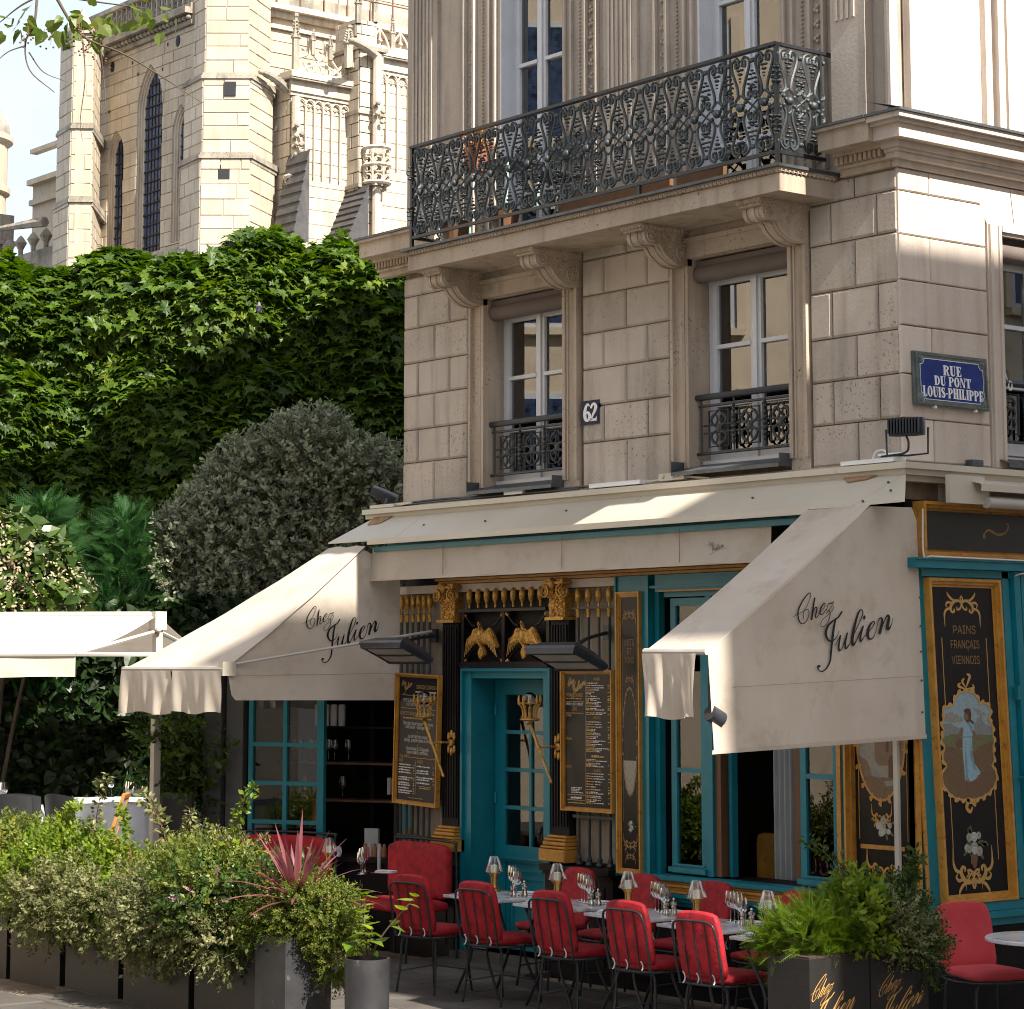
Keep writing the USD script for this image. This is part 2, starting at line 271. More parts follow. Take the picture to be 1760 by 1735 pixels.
mat('alu', (0.42, 0.39, 0.35), (0.50, 0.47, 0.42), 3, .4)
mat('bark', (0.05, 0.035, 0.024), (0.12, 0.09, 0.065), 10, .9, .6, 30, stretch=(1, 1, .3))
mat('oak', (0.32, 0.13, 0.03), (0.46, 0.21, 0.06), 5, .5, .15, 60, stretch=(1, 1, .2))
mat('terracotta', (0.25, 0.085, 0.04), (0.36, 0.14, 0.07), 9, .45)
mat('parchment', (0.40, 0.40, 0.39), (0.47, 0.47, 0.46), 7, .6)
for nm, cc in dict(paint_sky=(0.30, 0.40, 0.44), paint_dress=(0.30, 0.47, 0.54), paint_dress_dark=(0.17, 0.31, 0.38), paint_field=(0.17, 0.10, 0.05), paint_green=(0.16, 0.17, 0.07), paint_hair=(0.09, 0.03, 0.012),
                   paint_skin=(0.22, 0.12, 0.08), paint_basket=(0.18, 0.08, 0.035), paint_hill=(0.24, 0.25, 0.24), paint_rose=(0.52, 0.53, 0.50), paint_rose2=(0.30, 0.29, 0.22), paint_leaf=(0.10, 0.11, 0.05), paint_stone=(0.20, 0.12, 0.075), paint_cloud=(0.30, 0.28, 0.23)).items():
    mat(nm, tuple(x * .72 for x in cc), cc, 34, .4, .1, 120, dirt=tuple(x * .5 for x in cc), dscale=50, dlo=.56, dhi=.7)
def leafmat(name, lo, hi, tr=.35, gloss=.35, yellow=None, clump=1.4):
    N = {'g': ('geometry', {}), 'n': ('noise_texture', {'scale': clump, 'detail': 3.0}), 'oi': ('object_info', {}), 'ad': ('math', {'math_type': 'add'}), 'sc': ('math', {'math_type': 'multiply', 'value2': .5}),
         'r': ('rgb_ramp', {'ramp': [(0.25, lo), (0.7, hi)] + ([(0.93, yellow)] if yellow else [])}), 'p': ('principled_bsdf', {'roughness': gloss, 'specular_ior_level': .35}), 't': ('translucent_bsdf', {}), 'h': ('hsv', {'saturation': 1.15, 'value': 1.35}), 'mx': ('mix_closure', {'fac': tr})}
    L = [('g.position', 'n.vector'), ('n.fac', 'ad.value1'), ('oi.random', 'ad.value2'), ('ad.value', 'sc.value1'), ('sc.value', 'r.fac'), ('r.color', 'p.base_color'), ('r.color', 'h.color'), ('h.color', 't.color'), ('p.BSDF', 'mx.closure1'), ('t.BSDF', 'mx.closure2')]
    usdkit.material(stage, '/World/Looks/' + name, N, L, surface='mx.closure')
leafmat('leaf_maple', (0.024, 0.056, 0.006), (0.095, 0.165, 0.014), .42, .45, (0.27, 0.31, 0.02))
leafmat('leaf_grey', (0.11, 0.125, 0.07), (0.27, 0.29, 0.19), .2, .5, None, 7)
leafmat('leaf_conifer', (0.012, 0.05, 0.012), (0.045, 0.13, 0.028), .25, .6, None, 3)
leafmat('leaf_ivy', (0.006, 0.014, 0.004), (0.02, 0.042, 0.010), .2, .4)
leafmat('leaf_bright', (0.09, 0.16, 0.012), (0.22, 0.29, 0.025), .4, .35, (0.26, 0.27, 0.03), 5)
leafmat('leaf_abelia', (0.060, 0.095, 0.014), (0.19, 0.22, 0.035), .4, .4, (0.30, 0.19, 0.07), 5)
leafmat('leaf_variegated', (0.075, 0.095, 0.025), (0.24, 0.235, 0.10), .3, .5, (0.50, 0.46, 0.28), 9)
leafmat('leaf_dark', (0.022, 0.048, 0.010), (0.075, 0.125, 0.020), .3, .35, None, 5)
leafmat('leaf_lime', (0.07, 0.115, 0.02), (0.15, 0.19, 0.045), .45, .35, (0.30, 0.28, 0.10), 3)
leafmat('leaf_purple', (0.11, 0.03, 0.04), (0.26, 0.09, 0.10), .3, .4, (0.36, 0.16, 0.15), 6)
leafmat('leaf_fern', (0.06, 0.12, 0.008), (0.15, 0.22, 0.016), .4, .45, None, 7)
leafmat('petal_pink', (0.46, 0.20, 0.28), (0.62, 0.36, 0.42), .4, .6)
leafmat('petal_white', (0.55, 0.46, 0.40), (0.70, 0.62, 0.52), .4, .6)
leafmat('petal_cream', (0.40, 0.33, 0.20), (0.55, 0.48, 0.32), .35, .6)
leafmat('petal_yellow', (0.55, 0.38, 0.03), (0.62, 0.45, 0.06), .4, .6)
def glassmat(name, ior, tint, rough=0.0, boost=0.0):
    N = {'f': ('fresnel', {'IOR': ior}), 'a': ('math', {'math_type': 'add', 'value2': boost, 'use_clamp': True}), 't': ('transparent_bsdf', {'color': tint}), 'g': ('glossy_bsdf', {'color': (1, 1, 1), 'roughness': rough}), 'm': ('mix_closure', {})}
    usdkit.material(stage, '/World/Looks/' + name, N, [('f.fac', 'a.value1'), ('a.value', 'm.fac'), ('t.BSDF', 'm.closure1'), ('g.BSDF', 'm.closure2')], surface='m.closure')
glassmat('pane', 1.75, (.82, .85, .84), 0.003, .06)
glassmat('shop_pane', 1.5, (.80, .82, .80), 0.003, .02)
glassmat('glass', 1.5, (.95, .96, .96), 0.0, .05)
# ------------------------------------------------------------------ ground
g = B(); g.quad((-400, -400, -.012), (400, -400, -.012), (400, 400, -.012), (-400, 400, -.012)); struct('ground', g, 'ground')
road = B(); road.box(-40, 40, -40, 60, -.011, -.004); struct('street', road, 'ground')
pv = thing('pavement', None, None, kind='structure')
b = B(); b.box(-9, 4.2, -4.6, .2, -.003, .012); part(pv, 'bed', b, 'joint')
for j in range(9):
    y0 = -.45 - j * .46; x = -5.6 + (j % 2) * .33
    while x < 2.6:
        L = .52 + .26 * RNG.random(); b = B(); dz = .004 * RNG.random()
        b.boss(x + .006, x + L - .006, y0 - .46 + .006, y0 - .006, .005, .045 + dz, .006, T=np.eye(4)); part(pv, 'paving_stone', b, 'paving'); x += L

# ------------------------------------------------------------------ the corner house
house = thing('corner_house', 'pale limestone corner house with iron balcony above the restaurant', 'building')
L0, R0 = FL(), FR()
OPN = [(-4.83, -3.75, 4.06, 5.72), (-2.19, -1.085, 4.06, 5.72)]
UPN = [(-4.66, -3.80, 6.14, 9.1), (-2.10, -1.17, 6.14, 9.1)]
b = B(L0); b.ext(holed(-6.05, 0, 3.7, 6.14, OPN), -.36, 0); part(house, 'wall', b, 'joint')
b = B(L0); b.ext(holed(-6.05, -.02, 6.14, 10.2, UPN), -.36, -.002); part(house, 'wall', b, 'stone_upper')
b = B(R0); b.ext(holed(.36, 7, 3.7, 6.14, [(1.08, 2.3, 4.06, 5.74), (4.2, 5.4, 4.06, 5.74)]), -.36, -.001); part(house, 'wall', b, 'plaster')
b = B(R0); b.ext(holed(.358, 7, 6.14, 13.75, [(1.5, 2.6, 6.5, 9.1), (4.3, 5.4, 6.5, 9.1)]), -.36, -.003); part(house, 'wall', b, 'plaster')
b = B(L0); b.box(-6.05, -.01, 10.2, 13.75, -.36, -.01); part(house, 'wall', b, 'stone_upper')
b = B(); b.box(-6.05, -5.75, .36, 7, 0, 13.75); b.box(-5.75, -.01, 6.7, 7, 0, 13.74); part(house, 'wall', b, 'stone_upper')
b = B(); b.box(-6.2, .3, -.25, 7.2, 13.75, 14.0); part(house, 'roof', b, 'zinc')
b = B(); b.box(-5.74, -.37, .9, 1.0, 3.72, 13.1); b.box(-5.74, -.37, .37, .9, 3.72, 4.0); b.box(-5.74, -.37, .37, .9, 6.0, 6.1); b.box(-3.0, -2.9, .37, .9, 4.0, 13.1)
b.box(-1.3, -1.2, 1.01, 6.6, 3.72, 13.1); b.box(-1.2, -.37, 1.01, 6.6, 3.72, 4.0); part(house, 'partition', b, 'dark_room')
ZS = [3.97, 4.35, 4.65, 4.96, 5.26, 5.58, 5.88, 6.05]
def courses(T, zs, cols_a, cols_b, mat_, first=0, w1=.032, ch=.016, skip=()):
    for k in range(len(zs) - 1):
        cols = cols_a if (k + first) % 2 == 0 else cols_b
        for i in range(len(cols) - 1):
            if (k, i) in skip: continue
            b = B(T); dw = .004 * RNG.random(); b.boss(cols[i] + .004, cols[i + 1] - .004, zs[k] + .004, zs[k + 1] - .004, 0, w1 + dw, ch); part(house, 'stone_block', b, mat_)
courses(L0, ZS, [-6.05, -5.57, -5.07], [-6.05, -5.82, -5.35, -5.07], 'stone')
courses(L0, ZS, [-3.51, -2.96, -2.42], [-3.51, -3.24, -2.70, -2.42], 'stone')
ZR = [3.97, 4.28, 4.60, 4.92, 5.27, 5.63, 5.94, 6.10]
courses(L0, ZR, [-.87, -.41, .02], [-.87, -.65, -.19, .02], 'stone')
courses(R0, [3.97, 4.28, 4.60, 4.95, 5.28, 5.61, 5.93, 6.10], [-.03, .30, .92], [-.03, .92], 'plaster', first=0, w1=.03, ch=.008)
for k, (a0, a1, c0, c1) in enumerate([(.93, 1.24, .78, 1.20), (1.25, 1.58, 1.21, 1.57), (1.59, 1.90, 1.58, 1.95), (1.91, 2.22, 1.96, 2.38)]):   # voussoirs over the side window
    b = B(R0); b.ext(Polygon([(a0, 5.80), (a1, 5.80), (c1, 6.09), (c0, 6.09)]), 0, .032); part(house, 'voussoir', b, 'plaster')
courses(R0, [3.97, 4.35, 4.65, 4.96, 5.26, 5.58, 5.88, 6.10], [2.55, 3.2, 3.9], [2.55, 2.95, 3.5, 3.9], 'plaster', w1=.03, ch=.008)
# window surrounds (architraves)
def surround(T, u0, u1, v0, v1, m, wd=.2, top=True):
    for s, (a, c) in enumerate(((u0 - wd, u0), (u1, u1 + wd))):
        b = B(T); b.box(a, c, v0 - .1, v1 + .02, .001, .03); o, i = (a, c) if s == 0 else (c, a); d = 1 if s == 0 else -1
        b.box(min(o, o + d * .03), max(o, o + d * .03), v0, v1 + .02, .03, .062); b.box(min(i, i - d * .035), max(i, i - d * .035), v0, v1 + .02, .03, .05); b.box(min(i - d * .05, i - d * .065), max(i - d * .05, i - d * .065), v0, v1, .03, .042)
        part(house, 'architrave', b, m)
    if top:
        b = B(T); b.box(u0 + .001, u1 - .001, v1 + .0, v1 + .12, .002, .07); b.box(u0 + .001, u1 - .001, v1 + .12, v1 + .155, .002, .10); b.box(u0 + .001, u1 - .001, v1 + .16, v1 + .22, .002, .05); b.box(u0 + .001, u1 - .001, v1 + .22, v1 + .26, .002, .12); part(house, 'lintel', b, 'stone_brown')
for o in OPN:
    surround(L0, *o, 'stone_brown'); b = B(L0); b.box(o[0] - .002, o[0] + .004, o[2], o[3], -.34, .002); b.box(o[1] - .004, o[1] + .002, o[2], o[3], -.34, .002); b.box(o[0], o[1], o[3] - .004, o[3] + .001, -.34, .001); part(house, 'reveal', b, 'stone_brown')
b = B(R0); b.box(.93, 1.08, 3.97, 5.80, .001, .035); b.box(.94, .97, 3.97, 5.79, .035, .06); b.box(1.05, 1.08, 3.97, 5.79, .035, .05); b.box(1.08, 2.3, 5.72, 5.80, .001, .035); b.box(1.08, 2.3, 5.745, 5.795, .035, .06); b.box(2.3, 2.5, 3.97, 5.8, .001, .035); part(house, 'architrave', b, 'plaster')
# cornice around the corner and at the left end
def cornice(b, T, u0, u1):
    b.T = T
    for z0, z1, w in ((6.10, 6.15, .07), (6.15, 6.175, .10), (6.235, 6.262, .15), (6.262, 6.40, .30), (6.40, 6.425, .33)): b.box(u0, u1, z0, z1, 0, w)
    b.box(u0, u1, 6.175, 6.235, 0, .09)
b = B(); cornice(b, L0, -.50, 0); part(house, 'cornice', b, 'stone_brown')
b = B(); cornice(b, L0, -6.38, -5.22); part(house, 'cornice', b, 'stone_brown')
b = B(); b.T = R0
for z0, z1, w in ((6.10, 6.15, .06), (6.15, 6.19, .12), (6.19, 6.215, .14), (6.215, 6.26, .17), (6.26, 6.36, .25), (6.36, 6.385, .28), (6.385, 6.425, .32)): b.box(-w - .001, 7, z0, z1, .001, w)
part(house, 'cornice', b, 'plaster')
for a, c in ((-.49, -.02), (-6.36, -5.26)):
    x = a
    while x < c - .02:
        b = B(L0); b.box(x, x + .028, 6.178, 6.232, .091, .135); part(house, 'dentil', b, 'stone_brown'); x += .047
b = B(L0); b.box(-.53, .0, 6.426, 6.445, 0, .345)
v = [(-.38, 6.446, .33), (0, 6.446, .33), (0, 6.53, .0), (-.38, 6.53, .0)]; b.add(v, [(0, 1, 2), (0, 2, 3)]); b.box(-6.42, -5.2, 6.426, 6.445, 0, .345); part(house, 'flashing', b, 'zinc')
b = B(R0); b.box(-.34, 7, 6.426, 6.445, .001, .34); b.add([(-.33, 6.446, .335), (7, 6.446, .335), (7, 6.54, 0), (-.33, 6.54, 0)], [(0, 1, 2), (0, 2, 3)]); part(house, 'flashing', b, 'zinc')
# upper storey: pilasters, carved bands
def pilaster(T, u0, u1, w, fl, m, z0=6.46, z1=10.2, zfl=6.6):
    b = B(T); b.box(u0, u1, z0, z1, 0, w)
    n = int((u1 - u0 - .08) / .055) if fl else 0
    for k in range(n): x = u0 + .055 + k * .055; b.box(x, x + .026, zfl, z1, w, w + .012)
    part(house, 'pilaster', b, m)
pilaster(L0, -5.98, -5.55, .03, True, 'stone_upper', 6.14); pilaster(L0, -3.22, -2.80, .03, True, 'stone_upper', 6.14)
pilaster(L0, -.56, -.215, .085, True, 'stone_upper', zfl=7.28); pilaster(L0, -.02, .0, .085, False, 'stone_upper')
b = B(R0); b.box(-.085, -.0, 6.46, 10.2, .001, .03); b.box(.09, .42, 6.46, 10.2, 0, .07); b.box(.42, .5, 6.46, 10.2, 0, .03); b.box(.95, 1.02, 6.46, 10.2, 0, .05); b.box(1.05, 1.12, 6.46, 10.2, 0, .09); b.box(1.2, 1.45, 6.46, 10.2, 0, .05); part(house, 'pilaster', b, 'plaster')
for (u0, u1, v0, v1) in UPN:
    for d, e in ((-1, u0), (1, u1)):
        b = B(L0)
        for o in (.04, .13, .33, .47): b.box(min(e + d * o, e + d * (o + .025)), max(e + d * o, e + d * (o + .025)), 6.2, 10.2, 0, .028 if o < .3 else .045)
        part(house, 'moulding', b, 'stone_upper')
        b = B(L0)
        for z in np.arange(6.3, 8.6, .115):
            x = e + d * .40
            for a in (0, 2.1, 4.2): b.ball((x + .018 * math.cos(a + z), z + .022 * math.sin(a + z), .012), (.016, .02, .014), 0)
        for z in np.arange(6.25, 8.6, .034): b.ball((e + d * .24, z, .008), (.012, .012, .012), 0)
        part(house, 'carved_band', b, 'stone_upper')
    b = B(L0); b.ball((u0 - .08, 6.6, .01), (.05, .05, .02), 1); part(house, 'bracket', b, 'stone_upper')
# windows
def casement(T, u0, u1, v0, v1, w, bars, dark=True, lower=None):
    f = B(T); fw, st = .055, .045; um = (u0 + u1) / 2
    f.box(u0, u0 + fw, v0, v1, w - .05, w); f.box(u1 - fw, u1, v0, v1, w - .05, w); f.box(u0 + fw, u1 - fw, v1 - fw, v1, w - .05, w); f.box(u0 - .02, u1 + .02, v0 - .05, v0, w - .05, w + .08)
    for a, c in ((u0 + fw + .003, um - .012), (um + .012, u1 - fw - .003)):
        f.box(a, a + st, v0 + .003, v1 - fw - .003, w - .04, w + .016); f.box(c - st, c, v0 + .003, v1 - fw - .003, w - .04, w + .016)
        f.box(a + st, c - st, v0 + .003, v0 + .08, w - .04, w + .014); f.box(a + st, c - st, v1 - fw - .05, v1 - fw - .003, w - .04, w + .014)
        for z in bars: f.box(a + st - .002, c - st + .002, z - .016, z + .016, w - .035, w + .024)
    f.box(um - .022, um + .022, v0 + .004, v1 - fw - .004, w + .017, w + .032)
    fr = part(house, 'window', f, 'white_paint')
    for a, c in ((u0 + fw + st, um - .012 - st), (um + .012 + st, u1 - fw - st)):
        zz = [v0 + .08, *[x for z in bars for x in (z - .016, z + .016)], v1 - fw - .05]
        for k in range(0, len(zz), 2):
            p = B(T); p.box(a, c, zz[k], zz[k + 1], w - .016, w - .012); part(fr, 'pane', p, 'pane')
    return fr
for k, (u0, u1, v0, v1) in enumerate(OPN):
    casement(L0, u0 + .01, u1 - .01, v0 + .06, v1 - .1, -.17, [4.56, 5.02])
    b = B(L0); pts = [(u0 + .03, 5.60, -.06), (u1 - .002, 5.60, -.06)]; b.tube(pts, .072, 14); b.box(u0 + .04, u1 - .01, 5.62, 5.70, -.14, -.02); part(house, 'roller_blind', b, 'blind', 40)
    b = B(L0)
    b.add([(u0 - .08, 4.025, .17), (u1 - .0, 4.025, .17), (u1 - .0, 4.10, -.12), (u0 - .08, 4.10, -.12), (u0 - .08, 3.995, .17), (u1, 3.995, .17)], [(0, 1, 2), (0, 2, 3), (4, 5, 1), (4, 1, 0)])
    b.box(u0 - .085, u0 - .08, 4.0, 4.11, .0, .17); b.box(u1 - .005, u1, 4.0, 4.10, .0, .16); part(house, 'window_sill', b, 'zinc')
    b = B(L0); b.box(u0 + .002, u1 - .002, 4.0, 4.055, -.2, -.03); part(house, 'sill_stone', b, 'stone_brown')
    # guard rail
    gr = B(L0); gr.tube([(u0 + .0, 4.615, -.035), (u1, 4.615, -.035)], .026, 8); gp = part(house, 'window_guard', gr, 'iron', 40)
    gb = B(L0); gb.tube([(u0, 4.17, -.035), (u1, 4.17, -.035)], .012, 6); gb.tube([(u0 + .03, 4.545, -.035), (u1, 4.545, -.035)], .011, 6)
    part(gp, 'bottom_rail', gb, 'iron')
    nb = 3; W = (u1 - u0 - .08) / nb
    for i in range(nb):
        c = u0 + .08 + W * (i + .5); p = B(L0); h = W * .32
        q = [(c - h, 4.22), (c + h, 4.22), (c + h, 4.50), (c - h, 4.50)]
        p.tube([(x, z, -.035) for x, z in q], .010, 5, closed=True)
        for s in (-1, 1):
            for z in (4.29, 4.43): p.tube([(c + s * h * .45 + .035 * math.cos(a), z + .045 * math.sin(a), -.035) for a in np.linspace(0, 6.283, 11)[:-1]], .009, 5, closed=True)
        for s in (-1, 1): p.tube([(x, z, -.035) for x, z in cr([(c + s * h * .1, 4.22), (c + s * h * .8, 4.30), (c + s * h * .15, 4.36), (c + s * h * .8, 4.42), (c + s * h * .1, 4.50)], 5)], .010, 5)
        for z in (4.33, 4.39): p.tube([(c - W / 2, z, -.035), (c + W / 2, z, -.035)], .008, 5)
        p.ball((c, 4.36, -.035), (.035, .035, .014), 1)
        part(gp, 'guard_panel', p, 'iron', 50)
        if i:
            p = B(L0); x = c - W / 2
            p.tube([(x, 4.17, -.035), (x, 4.60, -.035)], .008, 5)
            for z, r in ((4.25, .02), (4.29, .026), (4.33, .03), (4.37, .032), (4.41, .03), (4.45, .024), (4.49, .018), (4.53, .012)): p.ball((x, z, -.03), (r, .026, .016), 0)
            part(gp, 'leaf_baluster', p, 'iron', 60)
    p = B(L0)
    for x in (u0 + .055, u1 - .03): p.tube([(x, 4.17, -.035), (x, 4.60, -.035)], .010, 5)
    part(gp, 'guard_post', p, 'iron')
    # curtain inside
    p = B(L0); p.grid(lambda a, c: (u0 + .12 + .24 * a + .03 * c, 4.15 + 1.4 * c, -.32 + .025 * math.sin(a * 26 + c)), 24, 3); part(house, 'drape', p, 'drape_green', True)
for k, (u0, u1, v0, v1) in enumerate(UPN):
    f = casement(L0, u0 + .02, u1 - .02, v0 + .06, v1, -.14, [6.62, 7.78])
    p = B(L0); p.box(u0 - .0, u0 + .02, v0, v1, -.2, .0); part(house, 'shutter_box', p, 'white_paint')
    p = B(L0); p.grid(lambda a, c: (u0 + .08 + .62 * a, 6.25 + 2.6 * c, -.30 + .03 * math.sin(a * 30)), 30, 2); part(house, 'drape', p, 'curtain', True)
casement(R0, 1.1, 2.28, 4.12, 5.62, -.2, [4.62, 5.08])
b = B(R0); b.tube([(1.1, 5.62, -.08), (2.29, 5.62, -.08)], .075, 14); part(house, 'roller_blind', b, 'blind', 40)
b = B(R0); b.add([(1.0, 4.0, .13), (2.3, 4.0, .13), (2.3, 4.09, -.12), (1.0, 4.09, -.12), (1.0, 3.97, .13), (2.3, 3.97, .13)], [(0, 1, 2), (0, 2, 3), (4, 5, 1), (4, 1, 0)]); part(house, 'window_sill', b, 'zinc')
gr = B(R0); gr.tube([(1.06, 4.62, -.03), (2.3, 4.62, -.03)], .026, 8); gr.tube([(1.06, 4.18, -.03), (2.3, 4.18, -.03)], .012, 6); gp = part(house, 'window_guard', gr, 'iron', 40)
for c in (1.22, 1.60, 1.98):
    p = B(R0); p.tube([(c - .09, 4.24, -.03), (c + .09, 4.24, -.03), (c + .09, 4.54, -.03), (c - .09, 4.54, -.03)], .011, 5, closed=True)
    for z in (4.31, 4.39, 4.47): p.tube([(c + .05 * math.cos(a), z + .04 * math.sin(a), -.03) for a in np.linspace(0, 6.283, 11)[:-1]], .010, 5, closed=True)
    for i in range(11): p.ball((c + .19, 4.22 + .034 * i, -.02), (.02 + .022 * math.sin(math.pi * i / 10), .026, .02), 0)
    part(gp, 'guard_panel', p, 'iron', 50)
b = B(R0); b.tube([(1.06, 5.05, -.06), (1.12, 4.85, -.04), (1.2, 4.6, -.02)], .004, 5); b.tube([(1.2 + .02 * math.cos(a), 4.6 + .035 * math.sin(a), -.01) for a in np.linspace(0, 6.28, 10)], .006, 5); part(house, 'cord', b, 'white_plastic')
casement(R0, 4.22, 5.38, 4.12, 5.7, -.2, [4.62, 5.08]); casement(R0, 1.52, 2.58, 6.55, 9.05, -.2, [7.2, 8.2]); casement(R0, 4.32, 5.38, 6.55, 9.05, -.2, [7.2, 8.2])
# balcony: slab, consoles, railing
b = B(L0); b.box(-5.20, -.60, 5.955, 6.085, .0, .60); b.box(-5.19, -.61, 6.085, 6.10, 0, .59); part(house, 'balcony_slab', b, 'stone_brown')
b = B(L0); b.box(-5.24, -.56, 6.128, 6.150, .0, .655); part(house, 'balcony_edge', b, 'zinc')
b = B(L0); b.box(-5.215, -.585, 6.1, 6.128, 0, .62); part(house, 'balcony_moulding', b, 'stone_brown')
b = B(L0)
for x in np.arange(-5.18, -.60, .043): b.ball((x, 6.108, .615), (.014, .021, .020), 0); b.box(x + .018, x + .024, 6.09, 6.126, .60, .628)
for w in np.arange(.04, .6, .043):
    for x in (-.592, -5.208): b.ball((x, 6.108, w), (.018, .021, .014), 0)
part(house, 'egg_moulding', b, 'stone_brown')
def CT(u): M = np.eye(4); M[:3, 0] = (0, 0, 1); M[:3, 1] = (0, 1, 0); M[:3, 2] = (-1, 0, 0); M[:3, 3] = (u, 0, 0); return M
body = Polygon(cr([(0, 5.93), (.30, 5.945), (.47, 5.925), (.505, 5.865), (.46, 5.80), (.38, 5.805), (.335, 5.80), (.285, 5.74), (.20, 5.685), (.11, 5.662), (0, 5.67)], 5)).buffer(0)
body = unary_union([body, Point(.105, 5.765).buffer(.102, 10), Point(.435, 5.865).buffer(.068, 10)])
for x in (-4.935, -3.645, -2.295, -.985):
    b = B(L0)
    for a, c, s in ((-.105, -.068, 0), (-.068, -.058, -.016), (-.058, -.02, -.004), (-.02, .02, .004), (.02, .058, -.004), (.058, .068, -.016), (.068, .105, 0)): b.ext(body.buffer(s, 4), a, c, T=CT(x))
    cp = part(house, 'console', b, 'stone_brown', 35)
    b = B(L0); b.box(x - .125, x + .125, 5.925, 5.953, 0, .555); b.box(x - .112, x + .112, 5.90, 5.925, 0, .535); part(cp, 'abacus', b, 'stone_brown')
    b = B(L0)
    for w in np.arange(.03, .55, .042):
        for s in (-1, 1): b.ball((x + s * .122, 5.93, w), (.012, .018, .016), 0)
    for u in np.arange(-.10, .11, .04): b.ball((x + u, 5.93, .55), (.015, .018, .012), 0)
    part(cp, 'leaf_moulding', b, 'stone_brown')
    for s in (-1, 1):
        b = B(L0); xs = x + s * .107
        for (cw, cz, rr) in ((.105, 5.765, .062), (.435, 5.865, .04)):
            b.tube([(xs, cz + rr * math.sin(a), cw + rr * math.cos(a)) for a in np.linspace(0, 6.283, 19)[:-1]], .008, 5, closed=True); b.ball((xs, cz, cw), (.012, rr * .4, rr * .4), 1)
            for a in np.arange(0, 6.2, 1.047): b.ball((xs, cz + rr * .55 * math.sin(a), cw + rr * .55 * math.cos(a)), (.008, rr * .22, rr * .22), 0)
        for (cw, cz, rr, t) in ((.20, 5.875, .032, 1.4), (.28, 5.89, .026, -1.3), (.235, 5.81, .026, 1.2), (.15, 5.895, .022, 1.2)):
            b.tube([(xs, q[1], q[0]) for q in spiral(cw, cz, rr, .005, .5, t, 14)], [.011 - .0005 * i for i in range(14)], 5)
        part(cp, 'rosette', b, 'stone_brown', 50)
def rail_module(b, P, lo=6.27, hi=7.03):
    """one module of the cast iron railing; P(a, z, o) places a (along), z (up), o (out)"""
    H = hi - lo; z = lambda t: lo + t * H
    def tb(pts, r, n=5): b.tube([P(a, zz, .0) for a, zz in pts], r, n)
    for s in (-1, 1):
        up = [(s * .018, z(.90)), (s * .045, z(.875)), (s * .062, z(.92)), (s * .045, z(.975)), (s * .015, z(.95))]
        tb(cr([(s * .030, z(.895)), (s * .050, z(.90)), (s * .048, z(.945)), (s * .022, z(.955)), (s * .018, z(.91))][::-1], 4), .0115)
        tb(cr([(s * .010, z(.945)), (s * .040, z(.985)), (s * .085, z(.955)), (s * .090, z(.88)), (s * .062, z(.78)), (s * .034, z(.68)), (s * .030, z(.60)), (s * .058, z(.56))], 5), .0115)
        tb(cr([(s * .010, z(.045)), (s * .045, z(.012)), (s * .085, z(.05)), (s * .092, z(.11)), (s * .064, z(.21)), (s * .036, z(.30)), (s * .032, z(.38)), (s * .06, z(.43))], 5), .0115)
        tb(cr([(s * .030, z(.10)), (s * .052, z(.10)), (s * .050, z(.055)), (s * .022, z(.045)), (s * .018, z(.09))][::-1], 4), .0115)
        tb([(0, z(.61)), (s * .125, z(.48))], .009, 4); tb([(0, z(.36)), (s * .125, z(.48))], .009, 4)
        for (a, t) in ((.055, .53), (.055, .44), (.09, .56), (.09, .41), (.03, .50)): b.ball(P(s * a, z(t), .006), .019, 0)
        for (a, t, r) in ((.10, .60, .03), (.10, .375, .03)): tb([tuple(q) for q in spiral(s * a, z(t), r, .006, 1.0 * s, s * 1.3, 12)], .0115)
        b.ball(P(s * .118, z(.935), .0), (.022, .022, .018), 0); b.ball(P(s * .118, z(.075), .0), (.022, .022, .018), 0)
    for t, d in ((.82, -1), (.18, 1)):
        for a, e, r in ((0, 0, .017), (.018, .035, .014), (-.018, .035, .014), (0, -.035, .011), (0, -.062, .008), (.026, .07, .014), (-.026, .07, .014)): b.ball(P(a, z(t) - d * e * .9, .004), (r * 1.35, r * .8, r * 1.35), 0)
    for c0 in (.125,):
        for t, d in ((.62, 1), (.355, -1)):
            for k, (a, e, r) in enumerate(((0, .16, .012), (.020, .135, .012), (-.020, .135, .012), (.034, .10, .013), (-.034, .10, .013), (.038, .065, .013), (-.038, .065, .013), (0, .10, .012), (0, .05, .018), (.022, .03, .016), (-.022, .03, .016))):
                b.ball(P(c0 + a, z(t) + d * e, .004), (r * 1.35, r * .8, r * 1.5), 0)
    b.ball(P(0, z(.485), .008), .034, 1)
rl = B(L0)
W_ = .595; zt = 7.055
rl.box(-5.16, -.61, zt - .012, zt + .012, W_ - .028, W_ + .028); rl.box(-.638, -.605, zt - .012, zt + .012, .0, W_ - .028); rl.box(-5.165, -5.13, zt - .012, zt + .012, 0, W_ - .028)
rail = part(house, 'balcony_railing', rl, 'iron')
bb = B(L0); bb.box(-5.15, -.62, 6.235, 6.262, W_ - .012, W_ + .012); bb.box(-.634, -.61, 6.235, 6.262, .1, W_ - .013); bb.box(-5.16, -5.136, 6.235, 6.262, .1, W_ - .013)
for x in (-5.15, -.622): bb.box(x - .014, x + .014, 6.15, zt - .012, W_ - .014, W_ + .014)
bb.box(-.634, -.61, 6.3, zt - .012, .13, .15); bb.box(-2.16, -2.13, 6.15, 6.24, W_ - .012, W_ + .012); bb.box(-3.9, -3.87, 6.15, 6.24, W_ - .012, W_ + .012); part(rail, 'rail_bar', bb, 'iron')
NM = 18; PW = (5.15 - .622) / NM
for i in range(NM):
    c = -5.15 + PW * (i + .5); b = B(L0); rail_module(b, lambda a, zz, o: (c + a * PW / .25, zz, W_ + o)); part(rail, 'scroll_panel', b, 'iron_blue', 60)
